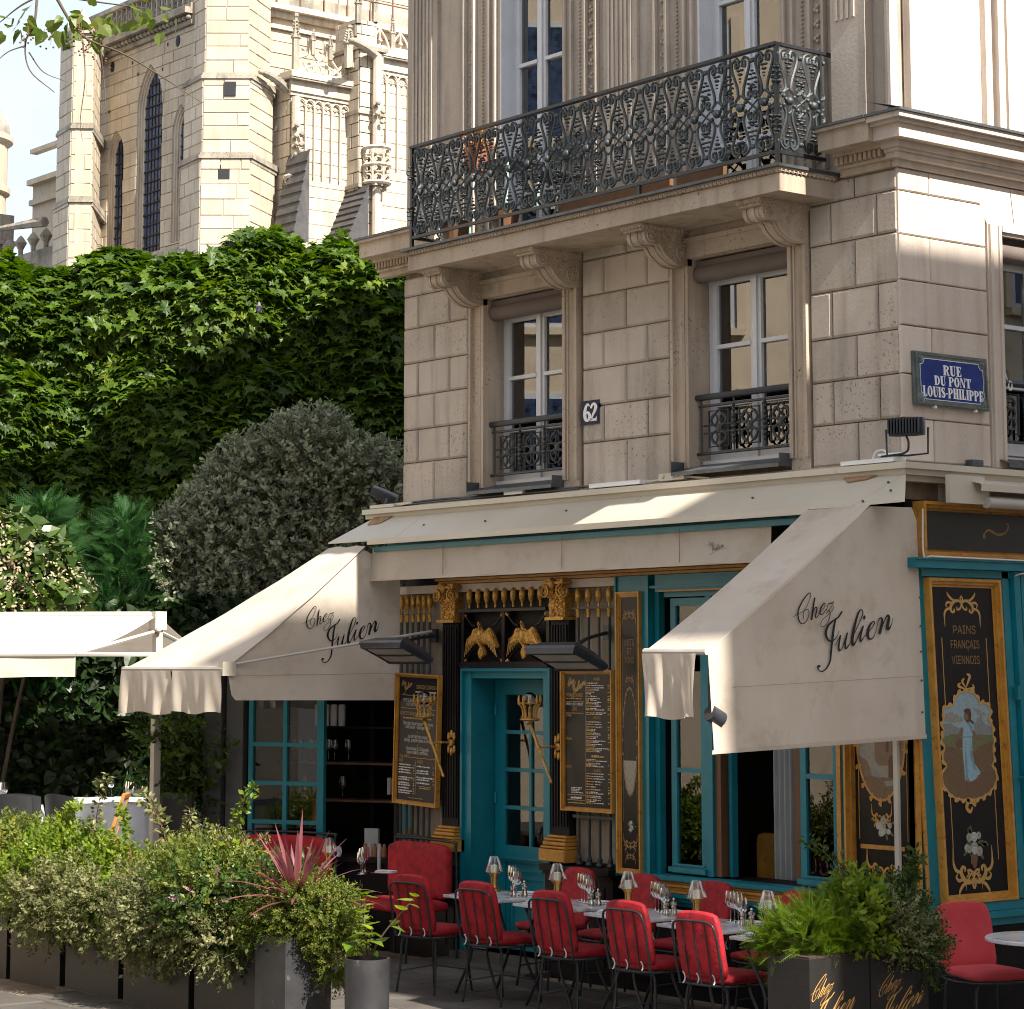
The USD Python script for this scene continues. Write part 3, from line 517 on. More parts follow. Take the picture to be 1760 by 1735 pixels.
for u in (-.622, -5.148):
    for c in (.475, .225):
        b = B(L0); rail_module(b, lambda a, zz, o: (u + o * (1 if u > -1 else -1), zz, c + (a if c > .3 else a))); part(rail, 'scroll_panel', b, 'iron_blue', 60)
# ledge over the shop front, stains are in its colour
b = B(L0)
for z0, z1, w in ((3.90, 3.945, .20), (3.86, 3.90, .16), (3.82, 3.86, .10)): b.box(-6.45, 0, z0, z1, .0, w)
b.T = R0
for z0, z1, w in ((3.90, 3.945, .20), (3.86, 3.90, .16), (3.82, 3.86, .10)): b.box(-w - .001, 7, z0, z1, .001, w)
part(house, 'ledge', b, 'cassette')
b = B(L0); b.box(-6.05, 0, 3.945, 3.972, .0, .06); part(house, 'ledge_top', b, 'stone_brown')

# things on the balcony
mat('green_paint', (.35, .5, .42), (.4, .56, .48), 5, .5)
b = B(L0); b.box(-3.55, -2.16, 6.15, 6.34, .22, .26); b.box(-2.08, -1.55, 6.15, 6.36, .22, .26); solo('reed_screen', b, 'wood_brown', 'low ochre reed screen standing on the balcony floor behind the railing', 'screen')
t = thing('folding_table', 'small dark folding table with pale green legs on the balcony', 'table', (-4.25, -.28, 6.15)); b = B(); b.box(-.30, .30, -.2, .2, .62, .645); part(t, 'table_top', b, 'iron')
for x in (-.27, .27):
    for y in (-.17, .17): b = B(); b.tube([(x, y, .62), (x * .9, y, 0)], .012, 5); part(t, 'leg', b, 'green_paint')
t = thing('balcony_chair', 'black folding chair on the balcony under the tall window', 'chair', (-3.6, -.25, 6.15)); b = B(); b.rbox(-.2, .2, -.2, .2, .42, .45, .01, 0); part(t, 'seat', b, 'iron'); b = B(); b.rbox(-.2, .2, .17, .2, .62, .82, .01, 0); part(t, 'backrest', b, 'iron')
for x in (-.19, .19):
    for q in (((x, .2, .82), (x, -.2, 0)), ((x, -.18, .43), (x, .2, 0))): b = B(); b.tube(q, .011, 5); part(t, 'leg', b, 'iron')
for k, (x, c) in enumerate(((-4.75, 'wood_brown'), (-4.05, 'wood_brown'))):
    t = thing('flower_pot', ['brown flower pot with dried plant near the left end of the balcony', 'brown flower pot beside the folding table on the balcony'][k], 'flower pot', (x, -.42, 6.15)); b = B(); b.lathe([(0, 0), (.09, 0), (.13, .2), (.12, .2), (0, .18)], 16); part(t, 'pot', b, c)
t = thing('dried_plant', 'dry brown plant in a hanging pot at the balcony rail', 'plant', (-4.35, -.50, 6.92)); b = B(); b.lathe([(0, -.2), (.08, -.2), (.11, 0), (0, 0)], 14); part(t, 'pot', b, 'terracotta'); b = B(); r_ = np.random.default_rng(2)
for k in range(70): a = r_.random() * 6.28; e = .2 + 1.2 * r_.random(); L = .1 + .16 * r_.random(); p = np.array([math.cos(a) * math.cos(e), .6 * math.sin(a) * math.cos(e), math.sin(e) - .25]) * L; b.tube([(0, 0, 0), p * .6, p], .0035, 3); b.ball(tuple(p), .011, 0)
part(t, 'dry_stems', b, 'oak')
# ------------------------------------------------------------------ lettering
CJ = {'c': [(95, 540, 6), (165, 500, 8), (260, 440, 8), (320, 330, 8), (355, 230, 10), (345, 180, 14), (300, 210, 16), (220, 330, 20), (175, 440, 22), (170, 530, 22), (195, 615, 20), (245, 640, 14), (300, 590, 12), (330, 500, 12), (325, 440, 12), (295, 425, 10), (260, 450, 10), (245, 510, 12), (255, 570, 10)],
      'h1': [(415, 255, 20), (395, 380, 26), (370, 575, 26)], 'h2': [(370, 560, 8), (410, 420, 12), (445, 395, 20), (445, 440, 22), (425, 530, 16), (440, 550, 14), (480, 500, 8)],
      'e1': [(480, 490, 8), (540, 420, 8), (570, 360, 12), (560, 330, 14), (525, 370, 20), (495, 440, 24), (495, 490, 20), (530, 500, 12), (590, 420, 8)],
      'z1': [(590, 440, 8), (620, 340, 12), (660, 335, 18), (700, 305, 12)], 'z2': [(695, 330, 8), (640, 420, 10), (585, 490, 8), (625, 440, 14), (645, 490, 14), (620, 600, 12), (560, 680, 10), (515, 680, 10), (505, 640, 10), (540, 570, 8), (620, 500, 8), (690, 420, 8), (700, 365, 8)],
      'j1': [(820, 460, 26), (770, 540, 22), (700, 590, 26), (620, 660, 34), (580, 770, 40), (600, 860, 34), (655, 905, 26), (720, 870, 14), (765, 800, 8), (778, 750, 8)],
      'j2': [(730, 560, 22), (700, 700, 34), (680, 860, 36), (660, 1050, 32), (645, 1200, 26), (590, 1310, 22), (520, 1355, 18), (470, 1320, 16), (465, 1280, 30), (485, 1275, 40)],
      'u': [(720, 970, 8), (765, 890, 10), (800, 820, 20), (775, 960, 28), (785, 1045, 24), (830, 1000, 12), (870, 880, 14), (905, 780, 20), (870, 940, 28), (885, 1015, 24), (940, 940, 10)],
      'l': [(940, 940, 10), (1080, 640, 12), (1140, 490, 16), (1120, 425, 16), (1075, 470, 26), (1020, 650, 38), (980, 850, 44), (990, 965, 34), (1040, 900, 12)],
      'i': [(1040, 900, 12), (1145, 675, 20), (1105, 820, 30), (1110, 905, 24), (1160, 840, 10)], 'd': [(1165, 530, 38), (1164, 545, 38), (1163, 560, 30)],
      'e2': [(1160, 840, 10), (1270, 720, 12), (1320, 630, 16), (1300, 605, 16), (1240, 680, 36), (1215, 800, 44), (1240, 870, 30), (1300, 850, 14), (1350, 740, 10)],
      'n': [(1350, 740, 10), (1380, 590, 14), (1420, 550, 26), (1440, 600, 36), (1405, 770, 44), (1420, 740, 20), (1480, 580, 16), (1530, 510, 30), (1545, 560, 44), (1520, 680, 48), (1535, 720, 40), (1580, 660, 14), (1612, 550, 8)]}
LOGO = {k: stroke(v, 5) for k, v in CJ.items()}
def logo(b, A, w, thick=1.0):
    (a0, c0), (a1, c1), (a2, c2) = A
    p = unary_union([LOGO[k].buffer((thick - 1) * 8) for k in LOGO])
    b.flat(affinity.affine_transform(p.simplify(1.5), [a1, a2, c1, c2, a0, c0]), w)
def serif(ch):
    S = lambda x, w=.26: sbox(x, 0, x + w, 1); sf = lambda x, w=.26: unary_union([sbox(x - .07, 0, x + w + .07, .07), sbox(x - .07, .93, x + w + .07, 1)])
    el = lambda cx, cy, rx, ry: affinity.scale(Point(cx, cy).buffer(1, 16), rx, ry, origin=(cx, cy))
    bowl = lambda y0, y1, W: el(.3, (y0 + y1) / 2, W, (y1 - y0) / 2).difference(el(.3, (y0 + y1) / 2, W - .22, (y1 - y0) / 2 - .08)).intersection(sbox(.3, y0, 2, y1))
    if ch == 'I': return unary_union([S(.07), sf(.07)]), .40
    if ch == 'L': return unary_union([S(.07), sf(.07), sbox(.07, 0, .62, .09), Polygon([(.62, 0), (.62, .34), (.58, .34), (.46, .08)])]), .66
    if ch == 'E': return unary_union([S(.07), sf(.07), sbox(.07, 0, .62, .09), sbox(.07, .91, .6, 1), sbox(.3, .47, .48, .55), sbox(.44, .36, .49, .66), Polygon([(.62, 0), (.62, .3), (.57, .3), (.48, .08)]), Polygon([(.6, 1), (.6, .72), (.55, .72), (.46, .92)])]), .66
    if ch == 'P': return unary_union([S(.07), sf(.07), bowl(.42, 1, .42)]), .74
    if ch == 'R': return unary_union([S(.07), sf(.07), bowl(.48, 1, .42), Polygon([(.36, .52), (.56, .5), (.68, .1), (.8, .07), (.8, 0), (.52, 0)])]), .80
    if ch == 'D': return unary_union([S(.07), sf(.07), bowl(0, 1, .46)]), .80
    if ch == 'U': return unary_union([sbox(.07, .25, .33, 1), sbox(0, .93, .42, 1), sbox(.58, .25, .65, 1), sbox(.5, .93, .75, 1), el(.36, .27, .29, .29).difference(el(.46, .3, .12, .2)).intersection(sbox(0, -.1, .65, .27))]), .76
    if ch == 'O': return el(.38, .5, .37, .52).difference(el(.38, .5, .12, .42)), .78
    if ch == 'N': return unary_union([sbox(.07, 0, .14, 1), sbox(0, 0, .22, .06), sbox(.62, 0, .69, 1), sbox(.53, .94, .78, 1), Polygon([(0, 1), (.3, 1), (.69, 0), (.5, 0), (.1, .93), (0, .93)])]), .80
    if ch == 'T': return unary_union([S(.24), sbox(.14, 0, .6, .07), sbox(0, .91, .74, 1), Polygon([(0, 1), (0, .68), (.05, .68), (.14, .92)]), Polygon([(.74, 1), (.74, .68), (.69, .68), (.6, .92)])]), .76
    if ch == 'H': return unary_union([S(.07), sf(.07), S(.50), sf(.50), sbox(.07, .46, .76, .54)]), .84
    if ch == 'S': return unary_union([stroke([(.52, .80, .07), (.36, .95, .10), (.16, .84, .2), (.2, .64, .27), (.42, .42, .29), (.5, .24, .24), (.34, .05, .12), (.12, .16, .08)], 6), sbox(.5, .68, .56, .98), sbox(.07, .02, .13, .32)]), .62
    if ch == '-': return sbox(.04, .36, .32, .48), .36
    return Polygon(), .32
def serif_line(b, text, u0, u1, v0, v1, w):
    x, G = 0, []
    for ch in text: gl, adv = serif(ch); G.append(affinity.translate(gl, x, 0)); x += adv + .03
    p = unary_union(G); s = (u1 - u0) / (x - .03); b.flat(affinity.affine_transform(p, [s, 0, 0, v1 - v0, u0, v0]), w)
_tc = {}
def caps(b, text, u0, v0, h, w, sx=1.0, width=None, T=None, center=None):
    """plain lettering; width squeezes it to that length"""
    if text not in _tc:
        m = meshkit.text_mesh(text, 1.0, .05); k = np.abs(m.triangles[:, :, 2]).max(1) < 1e-6; _tc[text] = (np.array(m.vertices), np.array(m.faces)[k])
    v, f = _tc[text]; v = v.copy(); L = v[:, 0].max(); s = (width / L if width else h * sx)
    if center is not None: u0 = center - s * L / 2
    v[:, 0] = u0 + v[:, 0] * s; v[:, 1] = v0 + v[:, 1] * h; v[:, 2] = w; b.add(v, f, T)
def frame_bars(b, u0, u1, v0, v1, t, w0, w1, steps=((0, 1.0), (.35, .62), (.7, .3))):
    """a moulded picture frame"""
    for o, k in steps:
        a = t * o; c = t * (1 if o == steps[-1][0] else steps[[s[0] for s in steps].index(o) + 1][0]); w = w0 + (w1 - w0) * k
        for (x0, x1, z0, z1) in ((u0 + a, u0 + c, v0 + a, v1 - a), (u1 - c, u1 - a, v0 + a, v1 - a), (u0 + c, u1 - c, v0 + a, v0 + c), (u0 + c, u1 - c, v1 - c, v1 - a)): b.box(x0, x1, z0, z1, w0, w)
def flourish(cx, cz, s, flip=1, W=1.0):
    """acanthus scroll ornament, symmetrical, as flat pen strokes"""
    G = []
    for m in (-1, 1):
        def add(pts, ww): G.append(stroke([(cx + m * x * s * W, cz + flip * z * s, q * s * ww) for x, z, q in pts], 4))
        add([(0, .0, .10), (.15, .12, .12), (.36, .10, .16), (.52, -.05, .18), (.60, -.25, .16), (.52, -.42, .12), (.40, -.38, .10), (.42, -.28, .07)], 1)
        add([(.36, .12, .10), (.55, .22, .13), (.70, .40, .10), (.74, .52, .03)], 1); add([(.52, .0, .1), (.72, .04, .12), (.84, -.08, .08), (.78, -.18, .05)], 1)
        add([(.56, -.25, .1), (.80, -.30, .13), (.92, -.48, .12), (.94, -.75, .07), (.93, -1.1, .03)], 1); add([(0, -.05, .12), (.10, -.25, .10), (.24, -.30, .09), (.26, -.18, .05)], 1); add([(0, .0, .08), (.06, .2, .1), (.02, .34, .06)], 1)
    return unary_union(G)

# ------------------------------------------------------------------ restaurant front, long side
front = thing('restaurant_front', 'black, gold and turquoise painted wooden restaurant front under the cream awning', 'shop front')
def P(name, b, m, sm=False, parent=None, label=None): return part(parent or front, name, b, m, sm, label)
b = B(L0); b.ext(holed(-6.05, 0, 0, 3.69, [(-5.10, -3.88, .12, 2.5), (-2.55, -.64, .92, 3.10)]), -.3, 0); P('wall', b, 'black_wood')
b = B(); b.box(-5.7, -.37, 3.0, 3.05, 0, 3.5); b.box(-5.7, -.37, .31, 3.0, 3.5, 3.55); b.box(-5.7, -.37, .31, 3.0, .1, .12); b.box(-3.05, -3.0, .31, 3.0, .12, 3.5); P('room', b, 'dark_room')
mat('backing', (0.20, 0.165, 0.125), (0.33, 0.28, 0.22), 5, .8, dirt=(0.10, 0.08, 0.06), dscale=6, dlo=.55, dhi=.75, stretch=(3, 3, .5))
# entrance: pale boards behind black bars
b = B(L0); b.box(-6.05, -5.1, .80, 3.16, .001, .012); P('backing', b, 'backing', label='pale wall behind the black bars'); b = B(L0); b.box(-3.88, -3.0, .95, 3.16, .001, .012); P('backing', b, 'backing')
b = B(L0); b.box(-6.05, -3.0, 3.165, 3.235, .001, .06); P('lintel_board', b, 'plaster')
b = B(L0)
for z0, z1, w in ((3.24, 3.262, .09), (3.266, 3.285, .13), (3.29, 3.31, .115), (3.314, 3.34, .15)): b.box(-5.42, -.02, z0, z1, .0, w)
P('gold_moulding', b, 'ochre')
b = B(L0); b.box(-6.05, -.05, 3.345, 3.55, .0, .10); P('fascia', b, 'black_wood'); b = B(L0); b.box(-6.05, -.05, 3.555, 3.62, 0, .2); P('fascia', b, 'teal')
for a, c, zt in ((-6.05, -5.115, .78), (-3.88, -3.03, .92)):
    b = B(L0); b.box(a, c, .0, zt - .05, .0, .14); b.box(a - .01, c + .005, zt - .05, zt, .0, .19); b.box(a, c, zt - .08, zt - .055, .0, .165); b.box(a + .1, c - .1, .15, zt - .15, .14, .15); P('plinth', b, 'black_lacquer')
acorn = [(0, .0), (.010, .0), (.012, .02), (.009, .03), (.014, .045), (.023, .06), (.027, .075), (.030, .082), (.027, .088), (.029, .10), (.028, .125), (.021, .15), (.010, .165), (0, .17)]
def bar(x, z0, z1, w, base=True, shaft=True):
    if shaft:
        b = B(L0); b.tube([(x, z0, w), (x, z1 - .17, w)], .0125, 6)
        if base: b.lathe([(.03, 0), (.03, .015), (.02, .03), (.024, .045), (.013, .075)], 8, T=tr(x, z0, w))
        p = P('bar', b, 'iron', 40)
        b = B(L0); b.lathe([(.0, .0), (.017, .0), (.017, .05), (.021, .055), (.021, .065), (.012, .07), (.0, .07)], 8, T=tr(x, z1 - .245, w)); P('collar', b, 'gilt', 40, p)
    else: p = front
    b = B(L0); b.lathe(acorn, 10, T=tr(x, z1 - .17, w)); P('acorn_finial', b, 'gilt', 40, p)
def tr(u, v, w):   # local lathe axis z -> v
    M = np.eye(4); M[:3, 0] = (1, 0, 0); M[:3, 1] = (0, 0, 1); M[:3, 2] = (0, 1, 0); M[:3, 3] = (u, v, w); return M
for x in (-6.0, -5.915, -5.83, -5.745, -5.66, -5.575): bar(x, .80, 3.16, .065)
for x in (-3.53, -3.40, -3.27, -3.14): bar(x, .93, 3.165, .065)
for k in range(9): bar(-4.985 + k * .122, 0, 3.19, .075, shaft=False)
b = B(L0); b.box(-6.05, -5.5, 1.02, 1.045, .055, .075); b.box(-3.6, -3.02, 1.30, 1.325, .055, .075); b.box(-3.62, -3.02, 2.985, 3.0, .05, .08); P('cross_rail', b, 'iron')
b = B(L0); b.box(-6.03, -5.88, .83, 1.3, .013, .03); P('meter_door', b, 'teal'); b = B(L0); b.box(-5.97, -5.91, 1.02, 1.09, .03, .045); P('door_bell', b, 'ochre')
for c in (-5.245, -3.745):
    b = B(L0); b.box(c - .115, c + .115, 1.15, 2.93, .0, .085)
    for k in range(6): b.box(c - .10 + k * .036, c - .10 + k * .036 + .018, 1.22, 2.86, .085, .10)
    pl = P('pilaster', b, 'black_wood')
    b = B(L0)
    for z0, z1, h, w in ((.94, 1.04, .165, .185), (1.045, 1.065, .155, .175), (1.07, 1.10, .145, .16), (1.105, 1.125, .138, .15), (1.13, 1.15, .125, .13)): b.boss(c - h, c + h, z0, z1, .0, w, .008)
    P('base', b, 'ochre', parent=pl)
    b = B(L0); b.box(c - .12, c + .12, 2.90, 2.925, 0, .15); b.box(c - .10, c + .10, 2.925, 3.13, 0, .115); b.box(c - .135, c + .135, 3.195, 3.215, 0, .17); b.box(c - .115, c + .115, 3.218, 3.235, .0, .15)
    for s in (-1, 1):
        q = spiral(c + s * .105, 3.135, .058, .008, math.pi / 2, s * 1.75, 26); b.tube([(x, z, .12) for x, z in q], np.linspace(.016, .008, 26), 6); b.tube([(x, z, .165) for x, z in q], np.linspace(.012, .006, 26), 5)
    b.ball((c, 3.20, .165), (.028, .05, .03), 1)
    for i in range(90): b.ball((c + (RNG.random() - .5) * .19, 2.94 + .18 * RNG.random(), .115), (.010 + .012 * RNG.random(), .012 + .014 * RNG.random(), .016), 0)
    for x in np.arange(-.08, .09, .032): b.ball((c + x, 3.155, .12), (.013, .02, .03), 0)
    P('capital', b, 'gilt', 45, pl)
# transom with eagles
b = B(L0); b.box(-5.10, -3.89, 2.985, 3.01, .0, .12); b.box(-5.10, -3.89, 2.515, 2.56, .0, .10); b.box(-4.53, -4.49, 2.56, 2.985, .001, .08); b.box(-5.1, -5.06, 2.56, 2.985, .001, .08); b.box(-3.93, -3.89, 2.56, 2.985, .001, .08); P('transom_frame', b, 'black_lacquer')
EG = [(330, 260), (350, 275), (385, 350), (400, 400), (430, 440), (500, 420), (530, 375), (570, 395), (620, 480), (660, 580), (710, 720), (690, 755), (640, 720), (590, 670), (520, 675), (445, 680), (425, 700), (465, 800), (465, 870), (430, 910), (385, 910), (350, 870), (350, 800), (380, 730), (350, 690), (320, 650), (250, 680), (190, 720), (140, 730), (120, 700), (180, 590), (230, 470), (250, 400), (285, 390), (330, 430), (355, 420), (350, 370), (335, 310)]
eag = Polygon([((x - 400) / 1325, (560 - y) / 2150) for x, y in EG])
for c in (-4.80, -4.21):
    b = B(L0); T = np.eye(4); T[:3, 3] = (c, 2.765, 0)
    b.ext(eag, .07, .09, T); b.ext(eag.buffer(-.008), .09, .103, T); b.ext(eag.buffer(-.02), .103, .113, T)
    for s in (-1, 1):
        for k in range(7): b.tube([(c + s * (.045 + .022 * k), 2.83 - .012 * k, .108), (c + s * (.07 + .026 * k), 2.72 - .02 * k, .10)], [.007, .004], 4)
    for i in range(40): b.ball((c + (RNG.random() - .5) * .09, 2.74 + .1 * RNG.random(), .112), (.008, .010, .006), 0)
    b.ball((c - .005, 2.775, .112), (.03, .06, .02), 1); b.ball((c + .005, 2.635, .10), (.035, .055, .015), 1)
    P('gilded_eagle', b, 'gilt', 40)
    for sx in (-1, 1):
        for sz in (-1, 1):
            a = (c + sx * .26, 2.765 + sz * .195); q = (c + sx * .11, 2.765 + sz * .10); d = np.array([sx * .26, sz * .195]) / np.hypot(.26, .195)
            b = B(L0); b.tube([(*a, .06), (c + sx * .17, 2.765 + sz * .115, .06), (*q, .06)], .011, 6); p = P('crossed_torch', b, 'black_lacquer', 40)
            b = B(L0); b.tube([(a[0] + d[0] * t, a[1] + d[1] * t, .06) for t in (-.02, .0, .02, .05, .075)], [.012, .018, .014, .02, .004], 6); P('torch_tip', b, 'gilt', 40, p)
# door
b = B(L0); b.box(-5.10, -4.985, .12, 2.5, -.28, .055); b.box(-4.0, -3.885, .12, 2.5, -.28, .055); b.box(-4.984, -4.001, 2.42, 2.5, -.28, .05); b.box(-5.105, -5.08, .12, 2.51, .055, .085); b.box(-3.905, -3.882, .12, 2.51, .055, .085); b.box(-5.079, -3.906, 2.48, 2.51, .05, .085); P('door_frame', b, 'teal')
b = B(L0); b.box(-5.2, -3.8, 0, .06, 0.0, .42); b.box(-5.1, -3.88, .06, .12, -.3, .2); P('doorstep', b, 'paving')
d = B(L0); u0, u1 = -4.975, -4.01; DW = -.2
d.box(u0, u0 + .14, .13, 2.41, DW - .04, DW); d.box(u1 - .14, u1, .13, 2.41, DW - .04, DW); d.box(u0 + .14, u1 - .14, 2.28, 2.41, DW - .04, DW); d.box(u0 + .14, u1 - .14, .86, 1.0, DW - .04, DW); d.box(u0 + .14, u1 - .14, .13, .86, DW - .04, DW - .012)
d.box(u0 + .1, u1 - .1, .885, .915, DW, DW + .03); d.box(u0 + .1, u1 - .1, .865, .88, DW, DW + .018); frame_bars(d, u0 + .17, u1 - .17, .20, .80, .035, DW - .012, DW + .006); frame_bars(d, u0 + .24, u1 - .24, .27, .73, .02, DW - .012, DW)
d.box(-4.505, -4.475, 1.0, 2.28, DW - .04, DW)
rows = np.linspace(1.0, 2.28, 5)
for z in rows[1:-1]: d.box(u0 + .14, u1 - .14, z - .016, z + .016, DW - .038, DW - .002)
door = P('door', d, 'teal')
for k in range(4):
    for a, c in ((u0 + .14, -4.505), (-4.475, u1 - .14)):
        p = B(L0); p.box(a, c, rows[k] + (.016 if k else 0), rows[k + 1] - (.016 if k < 3 else 0), DW - .022, DW - .018); P('pane', p, 'shop_pane', parent=door)
for k, z in enumerate((1.10, 1.44, 1.80)):
    p = B(L0); frame_bars(p, -4.80, -4.54, z - .06, z + .20, .02, DW - .05, DW - .032, ((0, 1.0), (.5, .5))); q = P('certificate', p, 'ochre', parent=door)
    p = B(L0); p.box(-4.78, -4.56, z - .04, z + .18, DW - .06, DW - .048); P('certificate_sheet', p, 'parchment', parent=door)
p = B(L0); p.tube([(u1 - .07, 1.1, DW), (u1 - .07, 1.1, DW + .05), (u1 - .15, 1.1, DW + .05)], .012, 6); p.box(u1 - .09, u1 - .05, 1.0, 1.2, DW, DW + .01); P('handle', p, 'brass', parent=door)
for z in (.5, 1.35, 2.1): p = B(L0); p.tube([(u0 + .02, z, DW + .012), (u0 + .02, z + .09, DW + .012)], .014, 6); P('hinge', p, 'teal', parent=door)
# turquoise bay
b = B(L0); b.box(-3.01, -2.61, .88, 3.235, .0, .11); b.box(-2.635, -2.605, .88, 3.235, .11, .125); b.box(-3.01, -2.995, .88, 3.235, .11, .125); b.box(-2.60, -2.55, .92, 3.10, .0, .06); P('pier', b, 'teal')
b = B(L0); b.box(-2.55, -.06, 3.10, 3.235, .001, .10); b.box(-2.5, -.66, 3.06, 3.10, .0, .05); b.box(-2.6, -.06, 3.13, 3.15, .1, .115); P('header', b, 'teal'); b = B(L0); b.box(-2.5, -.66, 3.10, 3.112, .05, .108); P('gold_moulding', b, 'ochre')
b = B(L0); frame_bars(b, -2.98, -2.695, .90, 3.11, .042, .11, .145); nf = P('panel_frame', b, 'ochre')
b = B(L0); b.box(-2.938, -2.737, .942, 3.068, .11, .118); P('painted_panel', b, 'black_lacquer', parent=nf)
b = B(L0); b.flat(flourish(-2.837, 2.93, .085, 1), .1195); b.flat(flourish(-2.837, 1.12, .085, -1), .1195); b.flat(flourish(-2.837, 1.04, .06, 1), .12)
for u in (-2.92, -2.755): b.box(u - .002, u + .002, 1.3, 2.75, .1185, .1195)
b.flat(flourish(-2.837, 2.42, .055, 1), .1195)
ring = affinity.scale(Point(-2.837, 1.93).buffer(1, 24), .083, .42); b.flat(ring.buffer(.006).difference(ring.buffer(-.002)), .1195)
for a in np.arange(0, 6.28, .26): b.flat(Point(-2.837 + .085 * math.cos(a), 1.93 + .42 * math.sin(a)).buffer(.011, 4), .1198)
P('gold_ornament', b, 'gold_faded', parent=nf)
b = B(L0); b.flat(ring.intersection(sbox(-3, 1.45, -2.6, 1.78)), .119); P('painted_medallion', b, 'paint_cloud', parent=nf)
b = B(L0)
for t, z in (('METS', 2.685), ('ET', 2.615), ('VINS', 2.545)): caps(b, t, 0, z, .048, .1195, width=.029 * len(t), center=-2.837)
P('lettering', b, 'gold_faded', parent=nf)
def bouquet(parent, T, cx, cz, s, w, seed):
    r = np.random.default_rng(seed); bl, b1, b2 = B(T), B(T), B(T)
    for k in range(12): a = r.random() * 6.28; q = .3 + .75 * r.random(); bl.flat(affinity.rotate(affinity.scale(Point(cx + s * q * math.cos(a), cz + s * q * math.sin(a) * .9).buffer(s * .16, 3), 1.6, .6), math.degrees(a)), w)
    for k in range(9):
        a = r.random() * 6.28; q = .65 * math.sqrt(r.random()); x, z = cx + s * q * math.cos(a), cz + s * q * math.sin(a); rr = s * (.2 + .12 * r.random()); (b1 if k % 2 else b2).flat(Point(x, z).buffer(rr, 6), w + .0006 + .0003 * k)
        for j in range(3): (b2 if k % 2 else b1).flat(LineString([(x + rr * .6 * math.cos(a + j * 2 + t), z + rr * .6 * math.sin(a + j * 2 + t)) for t in np.linspace(0, 1.6, 6)]).buffer(rr * .07), w + .0008 + .0003 * k)
    part(parent, 'painted_leaves', bl, 'paint_leaf'); part(parent, 'painted_roses', b1, 'paint_rose'); part(parent, 'painted_roses', b2, 'paint_rose2')
bouquet(nf, L0, -2.83, 1.27, .05, .1192, 3)
# bay window
def sash(u0, u1, v0, v1, w, bars, T=L0, st=.06, foot=True, m='teal'):
    b = B(T); b.box(u0, u0 + st, v0, v1, w - .05, w); b.box(u1 - st, u1, v0, v1, w - .05, w); b.box(u0 + st, u1 - st, v0, v0 + st, w - .05, w); b.box(u0 + st, u1 - st, v1 - st, v1, w - .05, w)
    for z in bars: b.box(u0 + st, u1 - st, z - .018, z + .018, w - .045, w - .002)
    if foot: b.box(u0 - .01, u1 + .01, v0 + .012, v0 + .05, w, w + .035); b.box(u0 + .02, u1 - .02, v0 + .06, v0 + .075, w, w + .012)
    p = P('sash_window', b, m); zz = [v0 + st, *[x for z in bars for x in (z - .018, z + .018)], v1 - st]
    for k in range(0, len(zz), 2): g_ = B(T); g_.box(u0 + st, u1 - st, zz[k], zz[k + 1], w - .026, w - .022); P('pane', g_, 'shop_pane', parent=p)
    return p
sash(-2.46, -2.06, .93, 3.05, .02, [1.72]); sash(-1.06, -.665, .93, 3.05, .02, [1.72])
b = B(L0); b.box(-2.05, -1.985, .93, 3.06, -.05, .03); b.box(-1.90, -1.865, .93, 3.06, -.12, -.06); P('window_post', b, 'teal'); b = B(L0); b.box(-1.98, -1.92, .93, 3.06, -.12, .005); P('window_post', b, 'wood_brown')
b = B(L0)
for z0, z1, w in ((.86, .885, .12), (.84, .858, .15), (.815, .838, .135), (.795, .812, .16)): b.box(-2.55, -.50, z0, z1, .0, w)
P('gold_moulding', b, 'ochre'); b = B(L0)
for z0, z1, w in ((.885, .92, .16), (.765, .79, .2), (.735, .765, .185), (.70, .735, .16)): b.box(-2.7, -.06, z0, z1, .0, w)
P('sill', b, 'teal')
b = B(L0); b.box(-3.0, -.06, .0, .70, .0, .13)
for k in range(4): b.box(-2.85 + k * .68, -2.30 + k * .68, .12, .58, .13, .142)
P('plinth', b, 'black_lacquer')
b = B(L0); b.box(-.64, -.60, .93, 3.10, 0, .075); P('gold_strip', b, 'ochre'); b = B(L0); b.box(-.60, -.535, .93, 3.10, 0, .06); P('teal_strip', b, 'teal')
# painted scene panel beside the window (long side)
b = B(L0); frame_bars(b, -.535, .30, .90, 3.10, .05, .0, .11); b.V = [np.where(v[:, :1] > .09, np.array([[.088, 0, 0]]) + v * [0, 1, 1], v) for v in b.V]; sf = P('panel_frame', b, 'ochre')
b = B(L0); b.box(-.485, .085, .95, 3.05, .0, .04); P('painted_panel', b, 'black_lacquer', parent=sf)
def AL(x, y): px, py = 1440 + x / 5.42, 1260 + y / 5.42; return (-8.379568 + .0055 * px - .000101 * py, 6.730735 + .000248 * px - .004015 * py)
med = affinity.scale(Point(AL(350, 60)).buffer(1, 32), .225, .42); cx_, cz_ = AL(350, 60)
def layer(b, pts, w, A=AL, clip=None):
    p = Polygon([A(*q) for q in pts]).buffer(0); b.flat(p.intersection(clip) if clip is not None else p, w)
b = B(L0); b.flat(med, .042); P('painted_scene', b, 'paint_cloud', parent=sf)
b = B(L0); layer(b, [(280, -200), (300, 250), (330, 300), (600, 320), (600, -300)], .0425, clip=med); layer(b, [(150, 200), (230, 260), (280, 420), (150, 420)], .0426, clip=med); P('painted_castle', b, 'paint_stone', parent=sf)
b = B(L0)
for x in (400, 455, 510):
    for y in (-60, 60, 120): layer(b, [(x, y), (x + 28, y), (x + 28, y + 60), (x, y + 60)], .0428, clip=med)
layer(b, [(425, 430), (425, 260), (450, 200), (480, 230), (495, 300), (495, 430)], .0428, clip=med); P('painted_windows', b, 'paint_hair', parent=sf)
